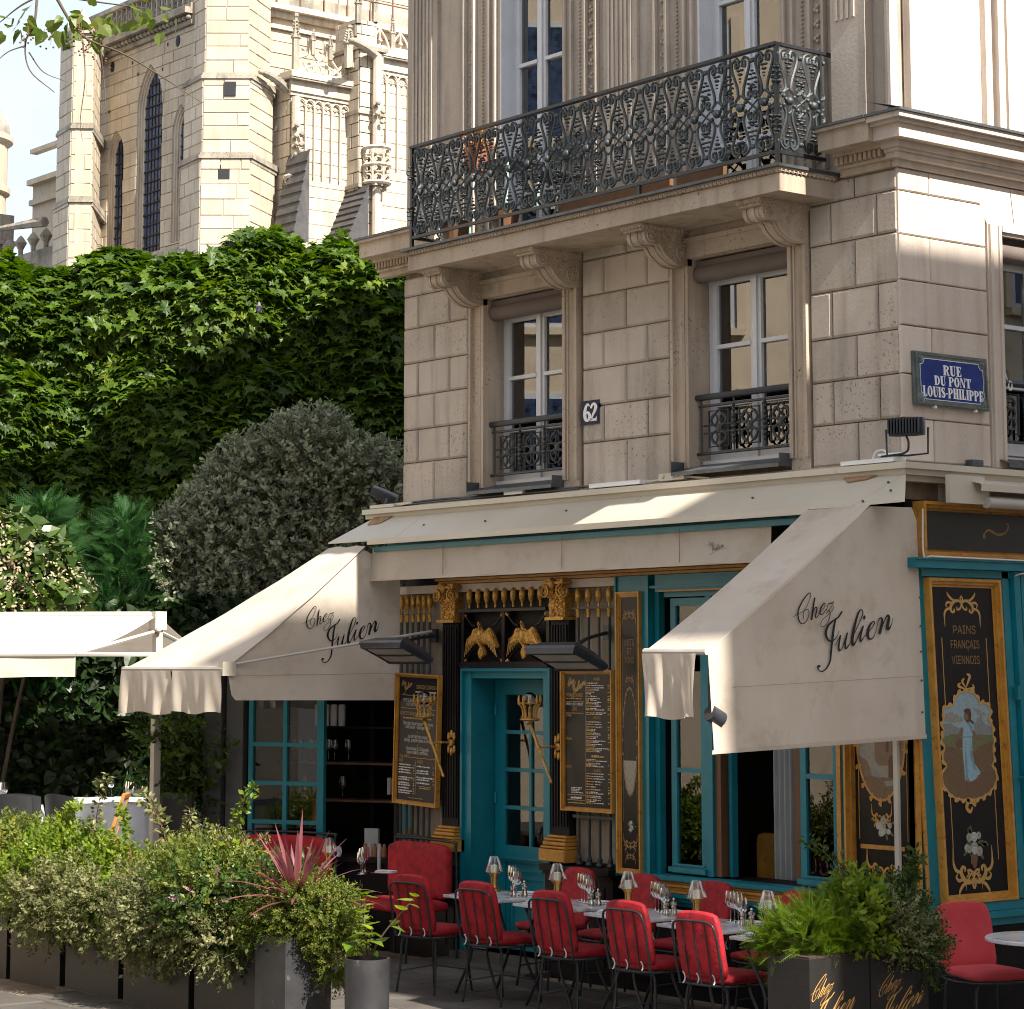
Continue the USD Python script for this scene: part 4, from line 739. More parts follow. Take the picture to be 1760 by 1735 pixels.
b = B(L0); layer(b, [(120, 420), (250, 400), (600, 440), (600, 620), (120, 620)], .043, clip=med); P('painted_field', b, 'paint_field', parent=sf)
b = B(L0); layer(b, [(260, 345), (300, 335), (350, 380), (350, 420), (270, 400)], .0434, clip=med); layer(b, [(470, 300), (495, 280), (500, 420), (470, 420)], .0434, clip=med); layer(b, [(380, 450), (580, 440), (580, 480), (400, 500)], .0434, clip=med); P('painted_highlight', b, 'paint_hill', parent=sf)
b = B(L0); b.flat(med.buffer(.012).difference(med.buffer(-.006)), .044)
for k, a in enumerate(np.arange(0, 6.28, .36)):
    x, z = cx_ + .235 * math.cos(a), cz_ + .43 * math.sin(a); b.flat(stroke([(x + .035 * q * math.cos(a + p), z + .035 * q * math.sin(a + p), .014) for q, p in ((-.6, 0), (.2, .6), (.9, .1), (.6, -.7), (.1, -.4))], 4), .0445)
b.flat(flourish(cx_, cz_ - .56, .10, -1), .044); b.flat(flourish(-.22, 1.06, .17, -1), .044); b.box(-.44, -.02, 1.235, 1.265, .04, .0445)
for u in (-.45, .01): b.box(u - .003, u + .003, 1.3, 2.9, .04, .043)
P('gold_ornament', b, 'ochre', parent=sf); bouquet(sf, L0, -.22, 1.40, .10, .042, 5)
b = B(L0); b.box(.086, .10, .90, 3.15, .0, .055); P('gold_strip', b, 'ochre', parent=sf)
# ------------------------------------------------------------------ short side (faces the side street); it leans a little with age
FS = FR(.10); FS[1, 1] = -.0485; FS[1, 3] = .0485 * 3.13
def S_(name, b, m, parent=None, label=None): return P(name, b, m, False, parent, label)
b = B(FR()); b.ext(holed(.0, 7, 0, 3.69, [(1.12, 2.2, .95, 3.08), (3, 4.4, .1, 3.08)]), -.3, .06); P('wall', b, 'black_wood')
b = B(FS); b.box(-.06, 1.10, .82, 3.22, -.06, .0); S_('board', b, 'teal'); b = B(FS); b.box(-.075, -.045, .86, 3.2, .0, .012); S_('gold_strip', b, 'ochre')
b = B(FS); frame_bars(b, .068, .838, .865, 3.14, .062, .0, .06); pf = S_('panel_frame', b, 'ochre')
b = B(FS); b.box(.13, .776, .927, 3.078, .0, .015); S_('painted_panel', b, 'black_lacquer', pf)
b = B(FS)
for a, c, w in ((.86, .93, .05), (.94, .96, .03), (.965, 1.03, .075), (1.035, 1.055, .04), (1.06, 1.10, .06)): b.box(a, c, .87, 3.2, 0, w)
S_('pilaster', b, 'teal'); b = B(FR(.10)); b.box(-.13, 7, 3.205, 3.262, -.05, .12); b.box(-.13, 7, 3.262, 3.275, -.05, .14); b.box(.0, 7, 3.15, 3.204, -.05, .05); S_('shelf_moulding', b, 'teal')
b = B(FR(.10))
for z0, z1, w in ((.80, .86, .05), (.755, .797, .10), (.70, .75, .07)): b.box(-.2, 7, z0, z1, -.05, w)
S_('sill', b, 'teal'); b = B(FR(.10)); b.box(-.1, 7, 0, .70, -.04, .03); S_('plinth', b, 'black_lacquer')
b = B(FR(.10)); frame_bars(b, .02, 6.5, 3.28, 3.68, .065, -.04, .07); fb = S_('sign_board_frame', b, 'ochre'); mat('peeling', (.006, .005, .006), (.012, .01, .011), 5, .3, dirt=(.50, .40, .31), dscale=5.5, dlo=.66, dhi=.68, dstretch=(1, 1, 2.2))
b = B(FR(.10)); b.box(.085, 6.4, 3.345, 3.615, -.04, .02); S_('sign_board', b, 'peeling', fb)
b = B(FR(.10)); b.flat(stroke([(.70, 3.46, .012), (.76, 3.50, .016), (.86, 3.47, .018), (.95, 3.49, .014), (.98, 3.54, .018), (.96, 3.55, .01)], 5), .0215); b.flat(Point(.71, 3.45).buffer(.016), .0216); S_('gold_flourish', b, 'gold_faded', fb)
b = B(FR(.10)); b.tube(cr([(-.02, 3.62, .09), (-.02, 3.3, .09), (-.0, 3.285, .15), (.3, 3.283, .15), (.95, 3.28, .15), (1.02, 3.27, .15), (1.02, 3.2, .15), (.98, 3.17, .07), (.98, 3.1, .07)], 5), .006, 5); S_('cable', b, 'white_plastic')
sash(1.13, 2.19, .90, 3.10, .03, [1.72], T=FR(.10), m='teal')
b = B(FR(.10)); b.tube([(1.22, 2.7, .16), (.985, 1.72, .14)], .013, 6); b.tube([(.96, 1.72, .08), (.96, 1.72, .15), (1.03, 1.76, .15)], .016, 6); b.box(.945, .975, 2.28, 2.38, .07, .10); S_('stay_bar', b, 'teal')
b = B(FR(.1)); b.box(2.2, 7, .86, 3.15, -.04, .02); S_('board', b, 'teal')
# the painting: a woman sowing, in a gold cartouche
def AS(px, py): return (-9.473749 + .006219 * px - .000347 * py, 7.368015 - .000097 * px - .004089 * py)
A3 = lambda x, y: AS(1560 + x / 5.785, 840 + y / 5.785)
A4 = lambda x, y: AS(1560 + x / 5.785, 1120 + y / 5.785)
CART = [(460, 520), (470, 470), (520, 425), (590, 405), (660, 430), (705, 490), (715, 540), (760, 520), (810, 560), (830, 620), (800, 680), (840, 740), (845, 830), (860, 900), (845, 990), (860, 1080), (840, 1150), (880, 1220), (870, 1330), (800, 1420), (700, 1470), (600, 1480), (480, 1460), (400, 1390), (350, 1300), (350, 1200), (390, 1150), (350, 1060), (370, 960), (340, 890), (365, 800), (340, 740), (370, 650), (350, 600), (400, 555), (440, 560)]
cart = Polygon([A4(*q) for q in cr(CART, 3, True)]).buffer(0)
def art(name, m, polys, w):
    b = B(FS)
    for q in polys: layer(b, q, w, A4, cart)
    S_(name, b, m, pf)
b = B(FS); b.flat(cart, .017); S_('painted_sky', b, 'paint_sky', pf)
art('painted_clouds', 'paint_cloud', [[(350, 640), (430, 610), (520, 660), (560, 700), (460, 720), (340, 700)], [(640, 560), (720, 590), (800, 640), (700, 640)]], .0173)
art('painted_hills', 'paint_hill', [[(330, 740), (420, 720), (480, 760), (560, 790), (660, 760), (690, 690), (700, 650), (712, 690), (730, 610), (745, 690), (770, 730), (850, 760), (850, 880), (330, 880)]], .0176)
art('painted_grass', 'paint_green', [[(330, 870), (450, 830), (860, 840), (870, 1000), (330, 960)]], .0179)
art('painted_field', 'paint_field', [[(330, 930), (480, 970), (640, 1000), (760, 930), (880, 900), (900, 1500), (330, 1500)]], .0182)
art('painted_basket', 'paint_basket', [[(475, 900), (540, 870), (545, 960), (500, 980), (475, 940)]], .0190)
art('painted_arms', 'paint_skin', [[(535, 760), (555, 770), (540, 830), (500, 890), (470, 910), (490, 870)], [(640, 790), (665, 800), (690, 860), (740, 880), (735, 905), (680, 890), (645, 840)], [(560, 640), (575, 610), (620, 620), (620, 690), (585, 700), (560, 680)], [(580, 690), (615, 690), (615, 730), (580, 720)], [(580, 1270), (610, 1270), (610, 1310), (560, 1320)], [(690, 1240), (715, 1240), (705, 1310), (690, 1310)]], .0188)
art('painted_dress', 'paint_dress', [[(540, 710), (600, 720), (650, 740), (660, 800), (640, 860), (640, 1000), (660, 1120), (725, 1210), (700, 1260), (640, 1300), (570, 1295), (560, 1150), (545, 1000), (545, 860), (555, 800), (525, 770)]], .0186)
art('painted_folds', 'paint_dress_dark', [[(625, 870), (638, 1000), (655, 1120), (700, 1200), (660, 1180), (620, 1050)], [(575, 900), (590, 1100), (600, 1290), (580, 1290), (570, 1100)], [(600, 730), (645, 745), (640, 830), (620, 780)], [(545, 855), (635, 850), (636, 866), (546, 870)]], .0192)
art('painted_hair', 'paint_hair', [[(555, 600), (580, 575), (620, 580), (632, 640), (625, 680), (650, 710), (670, 725), (640, 725), (605, 690), (600, 640), (570, 620)]], .0195)
b = B(FS); b.flat(cart.buffer(.010).difference(cart.buffer(-.004)), .0200)
Lg = cart.exterior; n_ = 34
for k in range(n_):
    p0 = Lg.interpolate(k / n_, True); q0 = Lg.interpolate((k + .5) / n_, True); cxx, czz = cart.centroid.x, cart.centroid.y; s = .035 if k % 2 else .028; a = math.atan2(p0.y - czz, p0.x - cxx)
    b.flat(stroke([(p0.x, p0.y, .02), ((p0.x + q0.x) / 2 + s * .5 * math.cos(a), (p0.y + q0.y) / 2 + s * .5 * math.sin(a), .024), (q0.x + s * .6 * math.cos(a), q0.y + s * .6 * math.sin(a), .016), (q0.x + s * .2 * math.cos(a), q0.y + s * .2 * math.sin(a), .01)], 4), .0203)
for pts in ([(575, 370, 9), (540, 310, 24), (555, 280, 14)], [(575, 370, 9), (600, 300, 24), (615, 250, 26), (590, 235, 18)], [(560, 380, 12), (500, 350, 26), (520, 325, 12)], [(590, 380, 12), (650, 370, 24), (645, 340, 16)], [(600, 1480, 40), (660, 1510, 36), (665, 1540, 20), (640, 1520, 14)], [(600, 1490, 40), (585, 1560, 34), (620, 1600, 28), (640, 1560, 14)]):
    P_ = [(*A4(x, y), q * .00085) for x, y, q in pts]; b.flat(stroke(P_, 5), .0206)
b.flat(flourish(.444, 2.965, .15, 1, 1.35), .0165); b.flat(flourish(.415, 1.03, .20, -1, 1.1), .0165); b.flat(flourish(.415, 1.05, .09, 1), .0167)
for s in (-1, 1): b.box(.452 + s * .238 - .003, .452 + s * .238 + .003, 1.15, 2.72, .015, .0165)
for s in (-1, 1): b.flat(LineString([(.45 + s * (.10 + .14 * t), 2.18 - .16 * t + .03 * math.sin(t * 9)) for t in np.linspace(0, 1, 16)]).buffer(.0018), .0165)
S_('gold_ornament', b, 'gold_ink', pf)
b = B(FS)
for t, z, ww in (('PAINS', 2.75, .25), ('FRANÇAIS', 2.645, .31), ('VIENNOIS', 2.535, .30)): caps(b, t, 0, z, .058, .0168, width=ww, center=.455)
S_('lettering', b, 'gold_faded', pf)
bouquet(pf, FS, .43, 1.27, .125, .0170, 9)
b = B(FS); b.flat(Polygon([(.39, 1.20), (.47, 1.20), (.455, 1.13), (.44, 1.10), (.42, 1.10), (.405, 1.13)]), .0169); S_('painted_vase', b, 'paint_basket', pf)
# ------------------------------------------------------------------ angled glazed corner on the left
FW = frame(-6.1, -.1, 0, math.atan2(.44, .9))
b = B(FW); b.box(-1.76, .0, 2.38, 2.52, -.1, .0); b.box(-1.5, -.70, 0, .86, -.06, .0); b.box(-.69, .0, 0, .80, -.06, .0); P('wall', b, 'black_wood')
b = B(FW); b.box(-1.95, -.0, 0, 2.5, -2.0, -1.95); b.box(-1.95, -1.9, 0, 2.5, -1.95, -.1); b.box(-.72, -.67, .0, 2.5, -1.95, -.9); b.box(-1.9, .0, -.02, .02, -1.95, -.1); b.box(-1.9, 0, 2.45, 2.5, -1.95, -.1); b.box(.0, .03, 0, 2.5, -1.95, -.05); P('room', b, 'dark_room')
b = B(FW); b.box(-1.95, -1.76, 0, 2.6, -.12, .06); b.box(-1.73, -1.55, 0, 2.5, -.1, .02); P('corner_post', b, 'post_grey')
b = B(FW); u0, u1 = -1.50, -.70; b.box(u0, u0 + .045, .86, 2.4, -.05, .0); b.box(u1 - .07, u1, .86, 2.4, -.05, .0); b.box(u0 + .045, u1 - .07, .86, .92, -.05, 0); b.box(u0 + .045, u1 - .07, 2.34, 2.4, -.05, 0); um = -1.11
b.box(um - .02, um + .02, .92, 2.34, -.045, .002); zz = [.92, 1.11, 1.46, 1.81, 2.34]
for z in zz[1:-1]: b.box(u0 + .045, um - .02, z - .018, z + .018, -.045, 0); b.box(um + .02, u1 - .07, z - .018, z + .018, -.045, 0)
lw = P('lattice_window', b, 'teal')
for k in range(4):
    for a, c in ((u0 + .045, um - .02), (um + .02, u1 - .07)): g_ = B(FW); g_.box(a, c, zz[k] + (.018 if k else 0), zz[k + 1] - (.018 if k < 3 else 0), -.03, -.026); P('pane', g_, 'shop_pane', parent=lw)
b = B(FW); b.box(-.68, .0, .78, .82, -.5, .05); P('counter', b, 'black_wood')
for z in (1.28, 1.62, 1.95): b = B(FW); b.box(-1.45, -.05, z, z + .02, -.75, -.45); P('shelf', b, 'wood_brown' if z < 1.9 else 'black_wood')
# ------------------------------------------------------------------ awning hood, awnings, curtains
hood = thing('awning_hood', 'long cream metal awning hood above the restaurant entrance, rust stained at both ends', 'awning')
LU0, LU1 = -6.55, .52
segs = [(-6.55, -5.52), (-5.515, -2.62), (-2.615, .22)]
def hood_pt(u, t):     # t 0 wall .. 1 lip, ends mitred
    uu = u
    if u <= LU0 + .01: uu = -6.32 + (-6.55 + 6.32) * t
    if u >= .21: uu = u
    return (uu, 3.862 - .222 * t, .165 + .335 * t)
for k, (a, c) in enumerate(segs):
    b = B(L0); lo = [hood_pt(a, 0), hood_pt(c, 0), hood_pt(c, 1), hood_pt(a, 1)]
    if k == 2: lo[1] = (.17, 3.862, .165); lo[2] = (-.02, 3.64, .5)
    v = lo + [(x, z - .012, w) for x, z, w in lo]; b.add(v, [(0, 1, 2, 3), (4, 7, 6, 5), (0, 4, 5, 1), (3, 2, 6, 7), (0, 3, 7, 4), (1, 5, 6, 2)]); part(hood, 'cover_plate', b, 'cassette')
b = B(L0); b.add([(.172, 3.861, .166), (-.015, 3.64, .5), (.46, 3.645, .5), (.172, 3.845, .166), (-.015, 3.628, .5), (.46, 3.633, .5)], [(0, 1, 2), (3, 5, 4), (1, 4, 5), (1, 5, 2), (0, 2, 5), (0, 5, 3)]); part(hood, 'end_plate', b, 'cassette')
b = B(L0); b.box(-5.93, -.46, 3.595, 3.642, .488, .505); part(hood, 'lip', b, 'cassette'); b = B(L0); b.box(-5.93, -.46, 3.535, 3.578, .40, .43); part(hood, 'front_rail', b, 'teal')
b = B(L0)
for (u, z, w) in ((.10, 3.80, .27), (.23, 3.73, .39), (.06, 3.66, .49), (-5.3, 3.75, .34), (-4.4, 3.74, .36), (-1.2, 3.76, .33), (-3.4, 3.78, .3)): b.ball((u, z, w), (.012, .010, .012), 0)
part(hood, 'screw', b, 'zinc')
b = B(L0); v = [(-6.3, 3.868, .17), (-6.0, 3.868, .17), (-6.08, 3.80, .262), (-6.26, 3.79, .272)]
b.add([(x, z + .004, w + .003) for x, z, w in v], [(0, 1, 2, 3)]); b.add([(x, z + .004, w + .003) for x, z, w in [(-.42, 3.865, .172), (-.08, 3.865, .172), (-.16, 3.835, .21), (-.33, 3.82, .232)]], [(0, 1, 2, 3)]); part(hood, 'rust_stain', b, 'rust')
VT = thing('valance', 'straight cream valance hanging under the hood over the entrance, small script logo', 'awning')
b = B(L0); b.grid(lambda a, c: (-5.98 + 5.05 * a, 3.575 - .29 * c + .006 * math.sin(a * 40), .405 + .012 * math.sin(a * 23) * c + .02 * c), 60, 6); part(VT, 'cloth', b, 'fabric', True)
b = B(L0); b.box(-5.99, -.925, 3.275, 3.292, .405, .433); part(VT, 'hem', b, 'fabric')
b = B(L0); logo(b, ((-1.589107, 3.465528), (.000117, -.000003), (-.000009, -.000084)), .4375, 1.3); part(VT, 'lettering', b, 'ink')
for u in (-4.9, -3.3, -1.9): b = B(L0); b.box(u, u + .003, 3.30, 3.56, .428, .4335); part(VT, 'seam', b, 'rust')
def sheet(A_, B_, C_, D_, sag, n=16, ripple=.0):
    A_, B_, C_, D_ = map(np.array, (A_, B_, C_, D_)); b = B()
    def f(s, t):
        p = (A_ * (1 - s) + B_ * s) * (1 - t) + (D_ * (1 - s) + C_ * s) * t
        return p + np.array([0, 0, -sag * 4 * t * (1 - t) + ripple * math.sin(t * 21 + 3 * s) * math.sin(math.pi * t) * .4 - ripple * math.cos(s * 6.283 * 2) * .6])
    b.grid(f, n, n); return b
def flap(P0, P1, h, amp, seed, n=40):
    P0, P1 = np.array(P0), np.array(P1); d = (P1 - P0); L = np.linalg.norm(d[:2]); nrm = np.array([d[1], -d[0], 0]) / L; r = np.random.default_rng(seed); ph = r.random(4) * 6
    b = B(); b.grid(lambda s, t: P0 + d * s + np.array([0, 0, -h * t]) + nrm * amp * (t ** .7) * (math.sin(9 * s + ph[0]) + .7 * math.sin(17 * s + ph[1] + 2 * t) + .5 * math.sin(29 * s + ph[2] - 3 * t)) + np.array([0, 0, .012 * math.sin(8 * s + ph[3]) * t]), n, 14); return b
# right awning
AR = thing('awning', 'narrow cream drop arm awning at the street corner, seen from its side', 'awning')
A_, B_, C_, D_ = (-.48, -.5, 3.625), (.14, -.5, 3.63), (.14, -2.06, 2.61), (-.48, -2.05, 2.615)
part(AR, 'cloth', sheet(A_, B_, C_, D_, .03), 'fabric', True)
b = B(); b.tube([D_, C_], .022, 8); part(AR, 'front_bar', b, 'alu'); part(AR, 'flap', flap((-.47, -2.085, 2.60), (.06, -2.085, 2.60), .42, .022, 4), 'fabric', True)
b = B(); b.tube([(-.40, -.1, 2.8), (-.40, -2.03, 2.6)], .014, 6); b.tube([(.08, -.1, 2.8), (.08, -2.03, 2.6)], .014, 6); part(AR, 'arm', b, 'alu')
CR = thing('side_curtain', 'big pale side curtain of the corner awning with the script logo', 'curtain')
def curtain(x, poly, seed, amp):
    P_ = Polygon(poly); b = B(); y0, z0, y1, z1 = P_.bounds; n = 44; r = np.random.default_rng(seed); ph = r.random(6) * 6
    def zr(y): c = P_.intersection(LineString([(y, z0 - 1), (y, z1 + 1)])); return (c.bounds[1], c.bounds[3]) if not c.is_empty else (z0, z0)
    cols = [zr(y0 + 1e-4 + (y1 - y0 - 2e-4) * i / n) for i in range(n + 1)]
    def f(s, t):
        lo, hi = cols[int(round(s * n))]; y = y0 + (y1 - y0) * s; z = hi + (lo - hi) * t; e = min(1, 4 * s * (1 - s) + .1) * min(1, t * 3)
        return (x + amp * e * (math.sin(5 * y + ph[0] + 1.5 * z) + .5 * math.sin(11 * y + ph[1] - 2 * z) + .6 * math.sin(9 * z + ph[2])), y, z)
    b.grid(f, n, 26); return b
pr_ = [(-.03, 3.63), (-.5, 3.62), (-2.05, 2.615), (-2.03, 1.955), (.02, 2.02)]
part(CR, 'cloth', curtain(.137, pr_, 3, .005), 'fabric', True)
b = B(FR()); logo(b, ((-1.339155, 3.085809), (.000646, .000007), (-.000011, -.000448)), .152); part(CR, 'lettering', b, 'ink')
b = B(FR()); b.add([(-2.03, 1.952, .146), (.02, 2.017, .146), (.02, 2.045, .150), (-2.03, 1.98, .150), (-2.03, 1.952, .13), (.02, 2.017, .13)], [(0, 1, 2, 3), (4, 5, 1, 0)]); part(CR, 'hem', b, 'fabric')
b = B(FR())
for z in (3.2, 3.0, 2.8, 2.62, 2.42, 2.2): b.ball((-.02, z, .148), .009, 0)
part(CR, 'eyelet', b, 'zinc'); b = B(FR()); b.add([(-1.85, 2.38, .153), (.0, 2.45, .153), (.0, 2.4525, .153), (-1.85, 2.3825, .153)], [(0, 1, 2, 3)]); part(CR, 'seam', b, 'rust')
b = B(); b.tube([(.115, -2.02, 2.22), (.115, -1.92, 2.17)], .055, 12); b.box(.08, .13, -2.0, -1.96, 2.16, 2.46); solo('speaker', b, 'heater_dark', 'small black cylinder speaker hanging at the free edge of the big side curtain', 'speaker', 40)
b = B(L0); b.box(-.005, .035, .92, 2.06, .14, .165); part(CR, 'guide_rail', b, 'alu')
# left awning
AL_ = thing('awning', 'sunlit cream awning at the left end of the restaurant with a creased flap', 'awning')
A_, B_, C_, D_ = (-6.54, -.5, 3.595), (-5.96, -.5, 3.59), (-5.96, -1.95, 2.5), (-7.60, -2.0, 2.5)
part(AL_, 'cloth', sheet(A_, B_, C_, D_, .035, ripple=.008), 'fabric', True)
b = B(); b.tube([D_, C_], .024, 8); part(AL_, 'front_bar', b, 'alu')
part(AL_, 'flap', flap((-7.57, -2.035, 2.485), (-6.72, -2.03, 2.485), .37, .018, 8), 'fabric', True); part(AL_, 'flap', flap((-6.70, -2.02, 2.485), (-5.97, -1.985, 2.485), .36, .016, 12), 'fabric', True)
b = B(); b.tube([(-5.99, -1.9, 2.53), (-5.5, -.1, 2.83)], .014, 6); b.tube([(-6.0, -.55, 3.5), (-6.0, -1.88, 2.5)], .016, 6); part(AL_, 'arm', b, 'alu'); b = B(); b.box(-6.02, -5.95, -1.97, -1.84, 2.44, 2.56); part(AL_, 'bracket', b, 'cassette')
CL = thing('side_curtain', 'brown shaded side curtain of the left awning with the script logo', 'curtain')
part(CL, 'cloth', curtain(-5.985, [(-.10, 3.4), (-.5, 3.555), (-1.9, 2.49), (-1.85, 2.235), (-.10, 2.222)], 6, .006), 'fabric', True)
b = B(FR()); logo(b, ((-1.207798, 3.114018), (.000537, .000013), (.000009, -.000418)), -5.968); part(CL, 'lettering', b, 'ink')
b = B(FR()); b.add([(-1.86, 2.44, -5.969), (-.1, 2.46, -5.969), (-.1, 2.463, -5.969), (-1.86, 2.443, -5.969)], [(0, 1, 2, 3)]); part(CL, 'seam', b, 'rust')
# side street awning cassette
SC = thing('awning_cassette', 'rolled up cream awning cassette on the side street front', 'awning')
b = B(FR()); b.add([(.34, 3.86, .16), (7, 3.86, .16), (7, 3.80, .42), (.34, 3.80, .42), (.34, 3.75, .42), (7, 3.75, .42)], [(0, 1, 2, 3), (3, 2, 5, 4)]); b.box(.36, 7, 3.70, 3.74, .11, .2); part(SC, 'cover_plate', b, 'cassette')
b = B(FR()); b.ext(Polygon([(.10, 3.66), (.52, 3.66), (.52, 3.78), (.46, 3.86), (.10, 3.86)]), .30, .34); part(SC, 'end_plate', b, 'cassette'); b = B(FR()); b.tube([(.46, 3.675, .36), (7, 3.69, .36)], .042, 14); part(SC, 'roller', b, 'alu', 40)
# things lying on the ledge
b = B(L0); b.rbox(-3.25, -2.62, 3.953, 3.995, .02, .19, .01, 0); solo('wifi_box', b, 'white_plastic', 'flat white plastic housing lying on the ledge below the house number', 'box')
b = B(L0)
b.rbox(-2.46, -2.16, 3.965, 4.03, .06, .14, .01, 0)
for u in (-2.40, -2.28, -2.23): b.ball((u, 4.0, .142), (.018, .02, .01), 0)
b.tube([(-2.75, 3.96, .1), (-2.6, 3.97, .12), (-2.46, 3.985, .1)], .012, 5); b.tube([(-2.16, 3.99, .1), (-2.0, 3.97, .12), (-1.9, 3.96, .1)], .010, 5); solo('junction_box', b, 'cassette', 'beige junction box with cable glands on the ledge between the two windows', 'box')
b = B(L0); b.rbox(-4.42, -4.16, 3.965, 4.01, .08, .15, .012, 0); b.box(-4.44, -4.14, 4.0, 4.02, .07, .16); solo('junction_box', b, 'white_plastic', 'small white junction box on the ledge under the left stone window', 'box')
b = B(L0); b.rbox(-.46, .06, 3.952, 3.99, .03, .17, .01, 0); b.rbox(-.10, .12, 4.0, 4.02, .06, .16, .006, 0); solo('wifi_box', b, 'white_plastic', 'stack of flat white housings on the ledge beside the floodlight', 'box')
b = B(L0); b.tube(cr([(-.2, 3.99, .1), (-.17, 4.04, .1), (-.1, 4.05, .1), (-.04, 4.01, .1)], 5), .007, 5); solo('cable_loop', b, 'white_plastic', 'short white cable loop standing on the flat housings near the floodlight', 'cable')
b = B(L0); b.tube(cr([(-6.0, 3.98, .10), (-5.6, 3.985, .13), (-5.2, 3.99, .10), (-4.8, 3.98, .13), (-4.44, 3.99, .11), (-3.9, 3.985, .12), (-3.3, 3.98, .14)], 8), .010, 5); b.tube(cr([(-5.9, 3.965, .14), (-5.0, 3.965, .16), (-4.5, 3.968, .13), (-3.4, 3.965, .16)], 8), .008, 5); solo('cable', b, 'iron', 'black cable running along the ledge below the left stone window', 'cable')
b = B(L0); b.rbox(-6.36, -5.98, 3.95, 3.985, .03, .18, .008, 0); b.rbox(-6.02, -5.75, 3.96, 3.99, .03, .15, .008, 0); solo('cover_slab', b, 'cassette', 'weathered pale cover slabs lying on the left end of the ledge', 'slab')
b = B(); T = np.eye(4); T[:3, :3] = trimesh.transformations.rotation_matrix(.5, [0, 1, 0])[:3, :3] @ trimesh.transformations.rotation_matrix(.6, [0, 0, 1])[:3, :3]; T[:3, 3] = (-6.55, .12, 4.10)
b.rbox(-.13, .13, -.05, .05, -.05, .05, .02, 1, T); b.tube([(-6.45, .08, 4.06), (-6.38, .0, 3.96)], .014, 6); solo('spotlight', b, 'heater_dark', 'small black spotlight at the left end of the ledge in front of the shrub', 'lamp')
fl_ = thing('floodlight', 'black finned floodlight on a bracket at the corner of the ledge', 'lamp', (.42, -.42, 3.945), rz=.35)
b = B(); b.rbox(-.13, .13, -.035, .03, .145, .275, .015, 1); part(fl_, 'body', b, 'heater_dark')
b = B()
for k in range(11): b.box(-.118 + k * .022, -.108 + k * .022, -.065, -.034, .165, .27)
part(fl_, 'fins', b, 'heater_dark'); b = B(); b.tube([(-.155, 0, .20), (-.15, 0, .02), (0, 0, .012), (.15, 0, .02), (.155, 0, .20)], .008, 6); part(fl_, 'bracket', b, 'iron'); b = B(); b.tube(cr([(0, -.02, .15), (.03, -.05, .09), (-.01, -.02, .03), (-.2, .02, .015)], 5), .008, 5); part(fl_, 'cable', b, 'iron')
b = B(R0); b.rbox(.60, .72, 3.955, 4.01, .05, .13, .01, 0); solo('sensor', b, 'zinc', 'small grey sensor on the ledge below the street sign', 'sensor')
# street sign and house number
sg = thing('street_sign', 'blue enamel street name plate with green frame on the corner wall', 'sign', (0, 0, 0))
T_ = frame(.05, 0, 0, math.pi / 2); T_[:3, 1] = (-.04, 0, 1); T_[0, 3] += .04 * 4.6
def ST(): return B(T_)
b = ST(); b.box(.065, .855, 4.375, 4.765, -.01, .018); part(sg, 'plate', b, 'sign_green')
b = ST()
for (a, c, z0, z1) in ((.075, .845, 4.742, 4.757), (.075, .845, 4.383, 4.398), (.075, .09, 4.398, 4.742), (.83, .845, 4.398, 4.742)): b.box(a, c, z0, z1, .018, .026)
part(sg, 'rim', b, 'sign_green')
bl = sbox(.125, 4.425, .80, 4.715)
for x in (.125, .80):
    for z in (4.425, 4.715): bl = bl.difference(Point(x, z).buffer(.045, 8))
b = ST(); b.flat(bl.buffer(.005), .0195); part(sg, 'line', b, 'sign_white'); b = ST(); b.flat(bl, .0205); part(sg, 'field', b, 'sign_blue')
b = ST(); serif_line(b, 'RUE', .365, .565, 4.608, 4.682, .0215); serif_line(b, 'DU PONT', .265, .665, 4.53, 4.60, .0215); serif_line(b, 'LOUIS-PHILIPPE', .137, .793, 4.442, 4.518, .0215); part(sg, 'lettering', b, 'sign_white')
for x in (.118, .805):
    for z in (4.42, 4.722): b = ST(); b.lathe([(0, .03), (.014, .03), (.018, .024), (.034, .022), (.040, .018)], 14, T=np.array([[1, 0, 0, x], [0, 1, 0, z], [0, 0, 1, 0], [0, 0, 0, 1.]])); part(sg, 'rosette', b, 'sign_green', 40)
for x in (.26, .70): b = ST(); b.tube([(x, 4.368, .005), (x, 4.368, .03)], .011, 6); part(sg, 'bolt', b, 'white_plastic')
hn = thing('house_number', 'navy blue enamel house number plate 62 on the stone wall', 'sign')
b = B(L0); b.box(-3.505, -3.285, 4.50, 4.70, .02, .046); part(hn, 'plate', b, 'sign_navy'); b = B(L0)
N6 = [(.32, .88, .06), (.22, .97, .12), (.10, .80, .16), (.04, .45, .20), (.08, .15, .18), (.2, .03, .12), (.32, .16, .18), (.33, .36, .18), (.22, .52, .12), (.10, .42, .08)]
N2 = [(.05, .78, .14), (.12, .93, .12), (.24, .96, .14), (.33, .80, .19), (.28, .58, .17), (.14, .32, .12), (.06, .10, .1)]
for off, nn in ((-3.468, N6), (-3.388, N2)): b.flat(affinity.affine_transform(stroke(nn, 5), [.205, 0, 0, .145, off, 4.528]), .0475)
b.flat(Polygon([(-3.385, 4.526), (-3.31, 4.526), (-3.306, 4.56), (-3.314, 4.56), (-3.325, 4.546), (-3.385, 4.55)]), .0475); part(hn, 'digits', b, 'sign_white')
